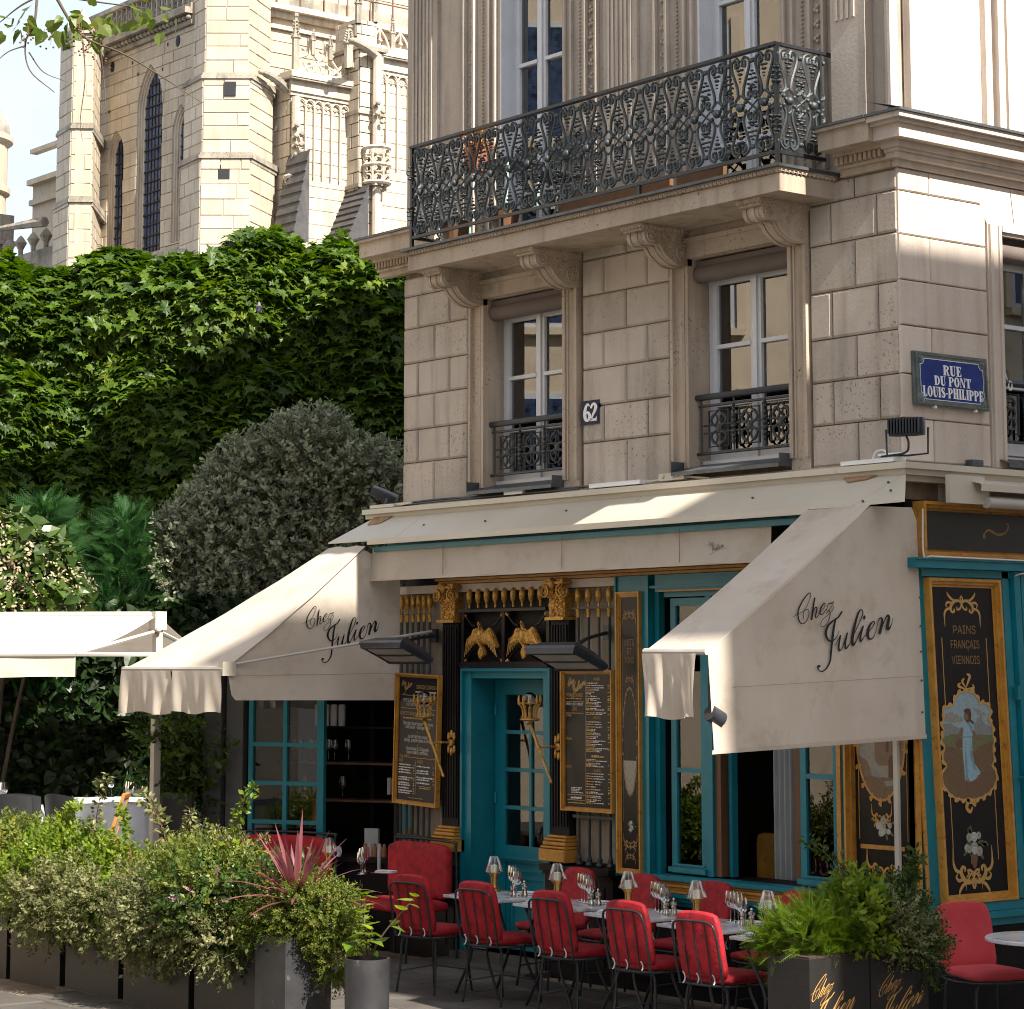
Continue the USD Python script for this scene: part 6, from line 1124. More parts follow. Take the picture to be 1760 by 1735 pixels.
# ------------------------------------------------------------------ raised terrace on the left
b = B(); b.box(-24, -7.75, -3.1, 8, -.02, .48); struct('terrace', b, 'cobble')
def cloth_table(loc, r, lb):
    t = thing('dining_table', lb, 'table', loc, 0, 'tables under white cloths on the raised terrace'); b = B(); n = 40
    prof = [(0, .752), (r - .01, .752), (r, .745)]; v = []
    b.lathe(prof, n)
    def f(a, c): th = a * 6.2832; rr = r + .02 + .035 * c + .03 * c * math.sin(7 * th) + .015 * c * math.sin(13 * th + 1); return (rr * math.cos(th), rr * math.sin(th), .746 - .42 * c - .05 * c * math.sin(4 * th))
    b.grid(f, 64, 6); part(t, 'tablecloth', b, 'linen', True); b = B(); b.tube([(0, 0, .74), (0, 0, 0)], .03, 8); part(t, 'base', b, 'iron')
cloth_table((-9.35, -2.35, .48), .42, 'white clothed table at the far left edge'); cloth_table((-8.62, -1.35, .48), .46, 'white clothed table behind the wooden menu stand'); cloth_table((-8.10, -.62, .48), .40, 'white clothed table left of the grey corner post'); cloth_table((-9.9, -.9, .48), .40, 'white clothed table in front of the dark sofa')
for (x, y, lb) in ((-9.35, -2.35, 'the white table at the far left'), (-8.62, -1.35, 'the white table behind the menu stand'), (-8.10, -.62, 'the white table by the corner post'), (-9.9, -.9, 'the white table before the sofa')):
    for i in range(4): copy_of(gl, (x - .16 + .08 * i, y + .10 - .02 * i, 1.234), .3 * i, f'{GP[i]} wine glass of the group on {lb}')
def grey_chair(loc, rz, lb):
    t = thing('wicker_chair', lb, 'chair', loc, rz, 'grey wicker chairs on the raised terrace'); b = B(); b.grid(lambda a, c: (-.20 + .40 * a, -.20 - .10 * c + .05 * (2 * a - 1) ** 2 * (.3 + c), .44 + .42 * c + .03 * math.sin(math.pi * a) * c), 12, 8); v, f = b.mesh(); b2 = B(); b2.add(v, f); b2.add(v + np.array([0, .02, 0]), f); part(t, 'backrest', b2, 'wicker', True)
    b = B(); b.rbox(-.21, .21, -.21, .21, .40, .46, .03, 1); part(t, 'seat', b, 'wicker', True)
    for x in (-.18, .18):
        for y in (-.18, .18): b = B(); b.tube([(x, y, .42), (x * 1.08, y * 1.1, 0)], .014, 6); part(t, 'leg', b, 'iron')
    return t
gc = grey_chair((-8.80, -2.28, .48), .7, 'grey wicker chair left of the wooden menu stand, nearer the stand'); 
for x, y, rz, lb in ((-8.42, -1.98, .2, 'grey wicker chair directly left of the wooden menu stand'), (-8.82, -2.42, .9, 'low grey wicker chair nearest the flowers at left'), (-8.25, -1.0, 2.6, 'grey wicker chair half hidden behind the wooden menu stand'), (-7.95, -1.05, .3, 'grey wicker chair left of the grey corner post')): copy_of(gc, (x, y, .48), rz, lb)
t = thing('sofa', 'long dark sofa at the back of the raised terrace', 'sofa', (-10.6, -.2, .48), .9); b = B(); b.rbox(-1.3, 1.3, .0, .22, .35, .92, .08, 2); part(t, 'backrest', b, 'wicker', True); b = B(); b.rbox(-1.3, 1.3, -.6, .0, .2, .48, .08, 2); part(t, 'seat', b, 'wicker', True)
t = thing('sofa', 'dark sofa beside the white pole on the terrace', 'sofa', (-9.6, 1.0, .48), .5); b = B(); b.rbox(-.9, .9, .0, .22, .35, 1.02, .08, 2); part(t, 'backrest', b, 'wicker', True); b = B(); b.rbox(-.9, .9, -.6, .0, .2, .5, .08, 2); part(t, 'seat', b, 'wicker', True)
ms = thing('menu_stand', 'wooden framed menu stand among the flowers', 'menu stand', (-6.88, -2.50, .0), -.66); T = np.eye(4); T[:3, :3] = trimesh.transformations.rotation_matrix(-.30, [1, 0, 0])[:3, :3]; T[:3, 3] = (0, 0, 1.0)
b = B(T)
for (x0, x1, z0, z1) in ((-.165, -.13, 0, .46), (.13, .165, 0, .46), (-.13, .13, .425, .46), (-.13, .13, 0, .035)): b.box(x0, x1, -.015, .015, z0, z1)
part(ms, 'frame', b, 'oak'); b = B(T); b.box(-.13, .13, .0, .008, .035, .425); part(ms, 'menu_sheet', b, 'parchment'); b = B(T); b.flat(unary_union([sbox(-.10, .34 - .03 * k, -.10 + .12 + .06 * ((k * 7) % 3) / 2, .344 - .03 * k) for k in range(9)]), .004, np.array([[1, 0, 0, 0], [0, 0, -1, 0], [0, 1, 0, 0], [0, 0, 0, 1.]])); part(ms, 'print', b, 'wood_brown')
b = B(); b.box(-.12, .12, -.02, .16, .60, .94); part(ms, 'stand', b, 'oak')
for k, (x, y) in enumerate(((-6.90, -2.62), (-6.76, -2.68), (-6.82, -2.50))):
    t = thing('clay_jug', ['left', 'middle', 'right'][k] + ' brown clay jug at the foot of the wooden menu stand', 'jug', (x, y, .93)); b = B(); b.lathe([(0, 0), (.05, 0), (.072, .05), (.070, .09), (.05, .12), (.055, .14), (.045, .14), (.04, .11), (0, .1)], 18); part(t, 'body', b, 'terracotta', 40); b = B(); b.tube([(.06 + .035 * math.sin(a), 0, .075 + .04 * math.cos(a)) for a in np.linspace(0, math.pi, 8)], .008, 5); part(t, 'handle', b, 'terracotta')
# far left awning on a pole
aw = thing('terrace_awning', 'wide cream awning on a white pole over the raised terrace', 'awning'); Pz = np.array([-8.0, -1.42, 0]); dl = np.array([-.622, -.783, 0]); dc = -np.array([-.783, .622, 0])
A_ = Pz + dl * 3.4 + [0, 0, 2.99]; B_ = Pz + [0, 0, 3.0]; fr_ = Pz + dl * .56 + dc * 1.1; C_ = fr_ + [0, 0, 2.63]; D_ = fr_ + dl * 2.8 + [0, 0, 2.62]; part(aw, 'cloth', sheet(A_, B_, C_, D_, .04), 'fabric', True)
part(aw, 'flap', flap(D_ + [0, 0, -.01], C_ + [0, 0, -.01], .20, .008, 2), 'fabric', True); b = B(); b.tube([D_, C_], .025, 8); b.tube([A_, B_], .03, 8); part(aw, 'front_bar', b, 'alu')
E_ = Pz - dl * .3 - dc * 1.5; part(aw, 'cloth', sheet(B_, A_, A_ - dc * 1.5 + [0, 0, -.35], E_ + [0, 0, 2.62], .03), 'fabric', True); b = B(); b.tube([B_ + [0, 0, -.15], C_], .02, 6); b.tube([B_ + [0, 0, -.15], E_ + [0, 0, 2.62]], .02, 6); b.tube([C_ + [0, 0, .0], C_ - dc * 1.0 - dl * 1.3], .022, 6); part(aw, 'arm', b, 'alu')
b = B(); b.box(-8.035, -7.965, -1.455, -1.385, .48, 2.9); b.box(-8.06, -7.94, -1.48, -1.36, 2.86, 3.03)
for s in (-1, 1): b.ball((-8.0 + .07 * s, -1.42 - .03, 2.86), .03, 1)
part(aw, 'pole', b, 'alu'); T = frame(D_[0], D_[1], 0, math.atan2(-dl[1], -dl[0]) ); b = B(T); s = .30 / 1600; u_ = 1.35; logo(b, ((u_, 2.60), (s, s * .1), (0, -s * .8)), .02, 1.2); part(aw, 'lettering', b, 'ink')
# ------------------------------------------------------------------ the church behind the trees
church = thing('gothic_church', 'sunlit gothic stone church with tall lancet windows behind the trees', 'church')
_cb = [0]; _rest = {}
def ashlar(T, u0, u1, v0, v1, ch, L, holes=None, m='church_stone', seed=0, w1=.03):
    """dressed stone facing; the first blocks are parts, the rest is joined"""
    r = np.random.default_rng(seed); z = v0
    wall = sbox(u0, v0, u1, v1)
    if holes is not None: wall = wall.difference(holes)
    b = B(T); b.ext(wall, -.35, 0); part(church, 'wall', b, 'church_joint')
    while z < v1 - .01:
        h = min(ch * (.85 + .3 * r.random()), v1 - z); h = v1 - z if v1 - z - h < .1 else h; x = u0 - r.random() * L * .5
        while x < u1 - .01:
            l = L * (.6 + .8 * r.random()); a, c = max(x, u0), min(x + l, u1)
            if u1 - c < .12: c = u1
            if c - a > .02:
                q = sbox(a + .008, z + .008, c - .008, z + h - .008)
                if holes is not None: q = q.difference(holes)
                if not q.is_empty and q.area > .004:
                    b = B(T); w = w1 * (.6 + .6 * r.random()); full = holes is None or abs(q.area - (c - a - .016) * (h - .016)) < 1e-6
                    if full: b.boss(a + .008, c - .008, z + .008, z + h - .008, 0, w, .008)
                    else: b.ext(q, 0, w)
                    if _cb[0] < 298 and v0 < 17: part(church, 'stone_block', b, m); _cb[0] += 1
                    else: _rest.setdefault(m, B()).add(*b.mesh())
            x = c if c == u1 else x + l
            if c == u1: break
        z += h
def lancet(u0, u1, v0, vs, apex):
    h = (u1 - u0) / 2; k = (apex - vs) / (2 * h * math.sin(math.pi / 3)); A_ = np.linspace(0, math.pi / 3, 9)
    return Polygon([(u0, v0), (u1, v0)] + [(u0 + 2 * h * math.cos(a), vs + k * 2 * h * math.sin(a)) for a in A_] + [(u1 - 2 * h * math.cos(a), vs + k * 2 * h * math.sin(a)) for a in A_[::-1][1:]])
CW = frame(0, 12.3)
LAN = [(-32.82, -31.98, 11.27, 14.35, 15.2), (-34.08, -33.62, 11.42, 13.6, 14.0), (-31.30, -30.88, 11.35, 13.65, 14.08)]
holes = unary_union([lancet(a - .12, c + .12, z0 - .03, vs, ap + .16) for a, c, z0, vs, ap in LAN])
ashlar(CW, -35.1, -30.6, 10.0, 15.85, .27, .62, holes, seed=1)
for (a, c, z0, vs, ap) in LAN:
    for k, (e, w) in enumerate(((.12, -.02), (.08, -.06), (.04, -.10))):
        b = B(CW); b.ext(lancet(a - e, c + e, z0 - .03 * k, vs, ap + e * 1.3).difference(lancet(a - e + .04, c + e - .04, z0 - .02, vs, ap + (e - .04) * 1.3)), -.34, w); part(church, 'window_arch', b, 'church_white')
    b = B(CW); b.ext(lancet(a, c, z0, vs, ap), -.15, -.13); wp = part(church, 'stained_window', b, 'stained'); b = B(CW)
    for z in np.arange(z0 + .15, ap, .235):
        cc = lancet(a, c, z0, vs, ap).intersection(LineString([(a - 1, z), (c + 1, z)]))
        if not cc.is_empty: b.box(cc.bounds[0], cc.bounds[2], z - .014, z + .014, -.13, -.10)
    for x in np.arange(a + .13, c - .05, .14): cc = lancet(a, c, z0, vs, ap).intersection(LineString([(x, 0), (x, 99)])); b.box(x - .006, x + .006, cc.bounds[1], cc.bounds[3], -.13, -.115)
    part(wp, 'lead_bars', b, 'lead')
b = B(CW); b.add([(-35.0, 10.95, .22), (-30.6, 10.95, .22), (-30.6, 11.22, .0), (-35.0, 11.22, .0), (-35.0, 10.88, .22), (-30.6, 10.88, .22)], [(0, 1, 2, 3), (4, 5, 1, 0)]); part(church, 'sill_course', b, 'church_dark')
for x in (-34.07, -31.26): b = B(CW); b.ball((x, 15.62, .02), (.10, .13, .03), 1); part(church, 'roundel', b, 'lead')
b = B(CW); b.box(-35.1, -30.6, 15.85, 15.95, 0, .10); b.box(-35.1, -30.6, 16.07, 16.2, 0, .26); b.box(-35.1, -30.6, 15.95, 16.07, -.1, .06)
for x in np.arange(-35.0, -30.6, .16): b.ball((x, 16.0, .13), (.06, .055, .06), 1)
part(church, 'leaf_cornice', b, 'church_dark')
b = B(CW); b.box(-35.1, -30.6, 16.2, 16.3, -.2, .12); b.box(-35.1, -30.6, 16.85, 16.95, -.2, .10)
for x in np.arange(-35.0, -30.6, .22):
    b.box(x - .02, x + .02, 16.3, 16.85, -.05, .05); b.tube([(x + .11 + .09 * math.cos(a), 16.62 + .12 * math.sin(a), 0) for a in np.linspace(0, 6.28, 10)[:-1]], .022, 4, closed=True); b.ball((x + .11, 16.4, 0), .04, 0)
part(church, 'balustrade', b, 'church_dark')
b = B(CW); b.tube([(-34.86, 10.0, .06), (-34.86, 15.9, .06)], .035, 6); part(church, 'drain_pipe', b, 'wood_brown')
r_ = np.random.default_rng(3); b = B(CW)
for (x, z) in ((-34.6, 15.0), (-33.2, 15.5), (-32.95, 15.2), (-31.7, 15.6), (-31.9, 15.1), (-34.2, 14.6)): b.box(x, x + .05, z, z + .07, .03, .034)
part(church, 'putlog_hole', b, 'lead')
def prism(plan, stages, m, seed, close=True):
    """buttress: facing on every visible side, widening below each string course"""
    c = np.mean(plan, 0)
    for z0, z1, s in stages:
        q = [c + (np.array(p) - c) * s for p in plan]
        for i in range(len(q) - 1):
            a, d = q[i], q[i + 1]; L = np.hypot(*(d - a)); ashlar(frame(a[0], a[1], 0, math.atan2(*(d - a)[::-1])), 0, L, z0, z1, .30, .66, None, m, seed + i, .02)
        b = B(); P_ = Polygon([tuple(c + (p - c) * 1.09) for p in q] + [tuple(c + (q[-1] - c) * 1.02 + np.array([-.6, .6])), tuple(c + (q[0] - c) * 1.02 + np.array([-.6, .6]))]).convex_hull; P2 = affinity.scale(P_, .96, .96)
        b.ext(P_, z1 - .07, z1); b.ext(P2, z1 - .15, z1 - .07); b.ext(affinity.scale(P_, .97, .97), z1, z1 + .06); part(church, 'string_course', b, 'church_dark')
B2 = [np.array(p) for p in ((-30.98, 12.30), (-30.02, 12.17), (-29.43, 12.92), (-30.18, 13.95))]
prism(B2, [(9.5, 12.94, 1.06), (12.94, 14.62, 1.0), (14.62, 18.0, .93)], 'church_stone', 20)
B1 = [np.array(p) for p in ((-34.1, 11.0), (-33.2, 10.85), (-32.93, 11.2), (-34.4, 12.2))]
prism(B1, [(9.5, 12.35, 1.08), (12.35, 13.95, 1.0), (13.95, 15.95, .94)], 'church_stone', 40)
b = B(); c = np.mean(B1, 0); b.ext(Polygon([tuple(c + (p - c) * 1.1) for p in B1]), 15.95, 16.05); v = [np.append(c + (p - c) * 1.0, 16.05) for p in B1] + [np.append(c, 16.7)]; b.add(v, [(0, 1, 4), (1, 2, 4), (2, 3, 4), (3, 0, 4)]); part(church, 'buttress_cap', b, 'church_dark')
for (u, z) in ((.55, 14.35), (.45, 12.6)):
    d = B2[2] - B2[1]; b = B(frame(B2[1][0], B2[1][1], 0, math.atan2(d[1], d[0]))); b.box(u - .12, u + .12, z - .17, z + .13, .02, .045); part(church, 'slit_window', b, 'lead')
# right hand side: nave wall and chapels, facing right
CR_ = FR(-31.3)
ashlar(CR_, 13.9, 22, 10.0, 16.55, .30, .7, None, 'church_stone', 60)
b = B(CR_); b.box(13.9, 22, 16.3, 16.38, 0, .10); b.box(13.9, 22, 16.55, 16.68, 0, .16); b.box(13.9, 22, 16.68, 16.80, 0, .32); part(church, 'nave_cornice', b, 'church_white')
b = B(CR_); b.box(13.9, 22, 16.80, 17.15, -.2, .02); b.box(13.9, 22, 17.15, 18.2, -1.4, -1.2); part(church, 'parapet', b, 'church_dark')
ashlar(FR(-32.4), 13.9, 22, 17.1, 18.6, .32, .8, None, 'church_stone', 66)
b = B(CR_)
for y in np.arange(14.1, 20, .62): b.tube([(y, 16.85, .05), (y, 18.4, .05)], .022, 5)
b.tube([(13.9, 17.35, .05), (20, 17.35, .05)], .018, 5); part(church, 'iron_rail', b, 'wood_brown')
def arcade(T, y0, y1, n, z0, z1, m):
    b = B(T); W = (y1 - y0) / n
    for k in range(n):
        c = y0 + W * (k + .5); b.tube([(c + W * .46 * math.cos(a), z1 - W * .55 + W * .5 * math.sin(a), .03) for a in np.linspace(math.pi, 0, 10)], .022, 5); b.box(y0 + W * k - .016, y0 + W * k + .016, z0, z1 - W * .55, .0, .045)
        for s in (-1, 1): b.tube([(c + s * W * .22 + W * .2 * math.cos(a), z1 - W * .75 + W * .2 * math.sin(a), .02) for a in np.linspace(math.pi, 0, 6)], .012, 4)
    part(church, 'blind_arcade', b, m)
def chapel(x, y0, y1, z1, seed, top):
    T = FR(x); ashlar(T, y0, y1, 9.5, z1 - .52, .28, .62, None, 'church_white', seed, .016)
    b = B(T); b.box(y0 - .04, y1, z1 - .52, z1 - .44, 0, .06); b.box(y0 - .05, y1, z1 - .44, z1 - .16, 0, .10); b.box(y0 - .14, y1, z1 - .16, z1 - .05, -.3, .24); b.box(y0 - .08, y1, z1 - .05, z1, -.3, .14); part(church, 'chapel_cornice', b, 'church_white')
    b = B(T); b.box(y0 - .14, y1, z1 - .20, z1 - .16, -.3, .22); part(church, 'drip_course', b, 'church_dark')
    ashlar(frame(x - 1.6, y0, 0, 0), 0, 1.6, 9.5, z1 - .2, .3, .6, None, 'church_white', seed + 3, .016)
chapel(-29.8, 14.16, 15.75, 14.98, 80, 1); arcade(FR(-29.77), 14.28, 15.6, 6, 12.75, 14.42, 'church_white')
chapel(-29.8, 16.22, 19.0, 15.80, 90, 1); arcade(FR(-29.77), 16.3, 18.6, 8, 13.2, 15.30, 'church_white')
for (y0, y1, x) in ((15.6, 16.22, -29.35),):
    ashlar(FR(x), y0, y1, 9.5, 15.6, .28, .5, None, 'church_white', 100, .014); ashlar(frame(x - 1.2, y0, 0, 0), 0, 1.2, 9.5, 15.6, .28, .5, None, 'church_white', 104, .014)
    b = B(FR(x)); b.box(y0 - .06, y1 + .05, 14.2, 14.28, -1, .06); b.box(y0 - .06, y1 + .05, 15.6, 15.68, -1, .10); b.box(y0 - .06, y1 + .05, 12.6, 12.68, -1, .08); part(church, 'pier_moulding', b, 'church_dark')
ashlar(FR(-29.5), 15.62, 16.15, 15.68, 16.3, .26, .4, None, 'church_white', 110, .014); ashlar(frame(-30.3, 15.62, 0, 0), 0, .8, 15.68, 16.3, .26, .4, None, 'church_white', 111, .014)
def pinnacle(x, y, z0, h, r):
    b = B(); b.lathe([(r, z0), (r, z0 + h * .55), (r * 1.35, z0 + h * .57), (r * 1.3, z0 + h * .60), (r * .8, z0 + h * .62), (r * .35, z0 + h * .93), (r * .6, z0 + h * .95), (r * .6, z0 + h), (0, z0 + h)], 6, at=(x, y, 0))
    for k in range(5):
        for a in (0, 1.57, 3.14, 4.71): t = k / 5; b.ball((x + r * (1.15 - .7 * t) * math.cos(a), y + r * (1.15 - .7 * t) * math.sin(a), z0 + h * (.62 + .3 * t)), r * .32, 0)
    part(church, 'pinnacle', b, 'church_dark')
pinnacle(-29.75, 14.24, 14.98, 1.25, .085); pinnacle(-29.6, 14.58, 15.35, .55, .05); pinnacle(-29.6, 15.02, 15.3, .55, .05); pinnacle(-29.5, 15.66, 16.2, .75, .07); pinnacle(-29.5, 16.1, 16.3, .75, .07); pinnacle(-29.9, 16.85, 15.8, .8, .06); pinnacle(-29.6, 15.5, 15.2, .95, .11)
b = B(FR(-29.78))     # openwork parapet of the chapel
for k in range(6): c = 14.42 + .21 * k; b.tube([(c + .085 * math.cos(a), 15.12 - .012 * k + .10 * math.sin(a), 0) for a in np.linspace(0, 6.28, 12)[:-1]], .028, 5, closed=True)
for pts in ([(14.35, 15.3), (14.55, 15.42), (14.58, 15.75)], [(14.62, 15.75), (14.68, 15.45), (14.85, 15.28)], [(14.8, 15.25), (14.98, 15.42), (15.02, 15.7)], [(15.06, 15.7), (15.12, 15.42), (15.3, 15.2)], [(15.2, 15.05), (15.45, 15.3), (15.6, 15.75), (15.62, 16.1)], [(15.1, 14.98), (15.4, 15.05), (15.62, 15.3)], [(14.3, 15.0), (14.9, 15.22), (15.6, 14.98)]): b.tube([(y, z, 0) for y, z in cr(pts, 6)], .034, 5)
for q in ((14.45, 15.5), (14.72, 15.5), (14.9, 15.5), (15.18, 15.45)): b.ball((*q, 0), .05, 0)
part(church, 'openwork_parapet', b, 'church_white')
b = B(FR(-29.88))
for k in range(4): c = 16.5 + .55 * k; [b.tube([(y, z, 0) for y, z in cr([(c + s * .27, 15.82), (c + s * .16, 16.1), (c, 16.3)], 5)], .03, 5) for s in (-1, 1)]; b.tube([(c, 15.9, 0), (c, 16.45, 0)], .02, 4); b.ball((c, 16.05, 0), .06, 0)
part(church, 'openwork_parapet', b, 'church_white')
def gargoyle(p0, p1):
    b = B(); p0, p1 = np.array(p0), np.array(p1); P_ = [p0 + (p1 - p0) * t + np.array([0, 0, .06 * math.sin(3 * t)]) for t in np.linspace(0, 1, 9)]; b.tube(P_, [.10, .11, .10, .085, .08, .085, .09, .075, .03], 7); b.ball(tuple(p1 + (p1 - p0) * .02), (.07, .07, .06), 1)
    for k in range(10): q = P_[1 + k % 7]; b.ball(tuple(q + np.array([0, (k % 3 - 1) * .06, .05])), .05, 0)
    part(church, 'gargoyle', b, 'church_dark')
gargoyle((-29.9, 14.1, 14.60), (-29.5, 13.25, 14.75)); gargoyle((-29.3, 16.05, 15.45), (-28.75, 14.98, 15.55))
def fretwork(x, y, z0, z1, r):       # pierced stone canopy
    b = B(); n = 7
    for k in range(n):
        a = k * 6.283 / n; b.tube([(x + r * math.cos(a), y + r * math.sin(a), z) for z in (z0, z1)], .026, 4)
        for i in range(4):
            zc = z0 + (z1 - z0) * (i + .5) / 4; b.tube([(x + r * math.cos(a + .45 + .36 * math.cos(t)), y + r * math.sin(a + .45 + .36 * math.cos(t)), zc + (z1 - z0) * .10 * math.sin(t)) for t in np.linspace(0, 6.28, 8)[:-1]], .022, 4, closed=True)
    for z in (z0, (z0 + z1) / 2, z1): b.tube([(x + r * 1.06 * math.cos(a), y + r * 1.06 * math.sin(a), z) for a in np.linspace(0, 6.28, 16)[:-1]], .04, 4, closed=True)
    b.lathe([(r * .5, z0 - .05), (r * .5, z1)], 8, at=(x, y, 0)); part(church, 'pierced_canopy', b, 'church_white')
fretwork(-29.65, 14.2, 11.92, 12.68, .22); fretwork(-29.2, 15.95, 12.70, 13.45, .27)
for (x, y, z0, z1) in ((-29.65, 14.2, 12.7, 14.4), (-29.62, 14.2, 9.8, 11.9), (-29.2, 15.95, 13.5, 15.5), (-29.2, 15.95, 9.5, 12.7)): b = B(); b.lathe([(.09, z0), (.09, z1)], 8, at=(x, y, 0)); part(church, 'colonnette', b, 'church_white')
for (x, y, z) in ((-29.55, 14.2, 13.35), (-29.1, 15.95, 14.0), (-29.55, 14.2, 12.95)): b = B(); [b.ball((x + .09 * math.cos(a * 1.3), y + .10 * math.sin(a * 1.3), z + .045 * a), .06, 0) for a in range(10)]; part(church, 'carved_niche', b, 'church_dark')
for (y0, y1, zt, zb) in ((13.72, 14.12, 13.15, 11.2), (15.05, 15.62, 12.6, 11.3)):     # tiled lean-to roofs
    b = B(); b.add([(-29.0, y1, zt - .03), (-29.0, y1, zb), (-29.0, y0, zb), (-29.75, y1, zt - .03), (-29.75, y1, zb), (-29.75, y0, zb)], [(0, 1, 2), (3, 5, 4), (0, 2, 5), (0, 5, 3)]); part(church, 'gable', b, 'slate')
    for k in range(9):
        t0, t1 = k / 9, (k + 1.15) / 9; dy, dz = (y0 - y1), (zb - zt); q = lambda t, o: (y1 + dy * t - o * .9, zt + dz * t + o * .4); (ya, za), (yb, zc) = q(t0, .005), q(min(t1, 1), .04); b = B()
        b.add([(-28.97, ya, za), (-29.78, ya, za), (-29.78, yb, zc), (-28.97, yb, zc), (-28.97, yb + .03, zc - .02), (-29.78, yb + .03, zc - .02)], [(0, 1, 2), (0, 2, 3), (3, 2, 5), (3, 5, 4), (0, 3, 4)]); part(church, 'roof_tile_row', b, 'slate')
for k, m in enumerate(_rest): part(church, 'stone_facing', _rest[m], m, kind='stuff')
# turret and balustrade at the far left
tw = thing('church_turret', 'round turret with domed cap at the far left edge', 'turret', (-44.6, 13.9, 0)); b = B(); b.lathe([(1.0, 8), (1.0, 13.4), (1.12, 13.45), (1.12, 13.6), (1.0, 13.7), (1.0, 14.6), (1.1, 14.65), (1.1, 14.8), (1.02, 14.85), (1.02, 15.9), (1.15, 16.0), (1.15, 16.15)], 28); part(tw, 'shaft', b, 'church_stone', 30)
b = B(); b.lathe([(1.08, 16.15), (1.02, 16.5), (.85, 16.85), (.6, 17.1), (.5, 17.15)], 28); part(tw, 'dome', b, 'church_dark', 30)
b = B(); rr = np.random.default_rng(4); b.lathe([(.62, 17.1), (.7, 17.5), (.6, 17.8), (.72, 18.1), (.3, 18.35), (0, 18.3)], 12)
for k in range(16): a = k * .8; b.ball((.62 * math.cos(a), .62 * math.sin(a), 17.35 + .06 * k), .17, 0)
part(tw, 'finial', b, 'church_stone')
pinn = thing('church_wall', 'lower sunlit church wall with balustrade between turret and buttress', 'wall'); T = FL(-13.0); T = frame(0, 17.0); b = B(T); b.box(-47, -37, 8, 15.6, -.4, 0); part(pinn, 'wall', b, 'church_stone')
b = B(T); b.box(-47, -37, 15.05, 15.2, 0, .12); b.box(-47, -37, 15.6, 15.75, -.3, .2); b.box(-47, -37, 16.5, 16.62, -.1, .12)
for x in np.arange(-44, -40, .3): b.tube([(x + .11 * math.cos(a), 15.3 + .13 * math.sin(a), .02) for a in np.linspace(0, math.pi, 8)], .03, 4); b.box(x - .17, x - .13, 15.75, 16.5, -.02, .06); b.tube([(x + .1 * math.cos(a), 16.15 + .16 * math.sin(a), .02) for a in np.linspace(0, 6.28, 10)[:-1]], .03, 4, closed=True)
part(pinn, 'balustrade', b, 'church_stone')
ld = thing('stone_pier', 'dark weathered stone pier with small finials at the far left above the trees', 'pier', (-37.6, 11.3, 0)); b = B(); b.box(-.35, .35, -.3, .3, 8, 12.7); b.box(-.42, .42, -.36, .36, 12.0, 12.1); [b.ball((-.3 + .12 * k, -.3, 12.75), .09, 0) for k in range(6)]; part(ld, 'pier', b, 'church_dark')
b = B(); b.box(.35, 3.2, -.1, .2, 8, 11.6); [b.lathe([(.05, 11.6), (.06, 11.75), (.14, 11.9), (.06, 12.02), (0, 12.08)], 6, at=(.7 + .6 * k, 0, 0)) for k in range(4)]; part(ld, 'parapet', b, 'church_dark')
b = B(); b.tube([(3.0, -.3, 12.1), (1.2, -.6, 12.15)], [.12, .05], 6); part(ld, 'gargoyle', b, 'church_dark')
# ------------------------------------------------------------------ houses across the streets (mirrored in the panes, shading the corner)
def town_house(label, T, W, H, seed, roofh=2.5, steps=None):
    t = thing('opposite_house', label, 'house'); b = B(T); b.box(0, W, 0, H, -8, 0); part(t, 'wall', b, 'facade_far'); b = B(T); b.box(-.1, W + .1, H, H + .35, -8.1, .35); b.box(0, W, 4.2, 4.5, 0, .2); part(t, 'cornice', b, 'facade_far'); b = B(T)
    n = int(W / 2.6)
    for f in range(int((H - 5) / 3.2) + 1):
        for k in range(n):
            u = W / n * (k + .5); z = 5.0 + 3.2 * f
            p = B(T); p.box(u - .6, u + .6, z, z + 2.1, .0, .03); wd = part(t, 'window', p, 'white_paint')
            p = B(T); p.box(u - .5, u - .04, z + .1, z + 2.0, .03, .04); p.box(u + .04, u + .5, z + .1, z + 2.0, .03, .04); part(wd, 'glazing', p, 'stained')
            p = B(T); p.box(u - .75, u + .75, z - .12, z, 0, .16); p.box(u - .78, u - .62, z, z + 2.2, 0, .08); p.box(u + .62, u + .78, z, z + 2.2, 0, .08); part(wd, 'frame', p, 'facade_far')
    return t
E_ = town_house('cream stone house on the other side of the side street', frame(12.6, 32, 0, -math.pi / 2), 34.2, 16.6, 1)
b = B(); b.box(13.0, 14.4, -2.45, -1.0, 16.95, 20.75); b.box(12.95, 14.45, -2.48, -.97, 20.5, 20.65); part(E_, 'chimney', b, 'facade_far')
for k in range(3): b = B(); b.lathe([(.14, 20.6), (.11, 21.1)], 10, at=(13.7, -2.15 + .4 * k, 0)); part(E_, 'chimney_pot', b, 'terracotta')
ang = math.atan2(.8, -.6); town_house('sunlit cream house across the street, mirrored in the first floor windows', frame(-9.0, -26.0, 0, math.atan2(1.0, -.75)), 24, 15, 2)
town_house('cream stone house behind the viewer across the street', frame(34, -18.5, 0, math.pi), 34, 17.5, 3)
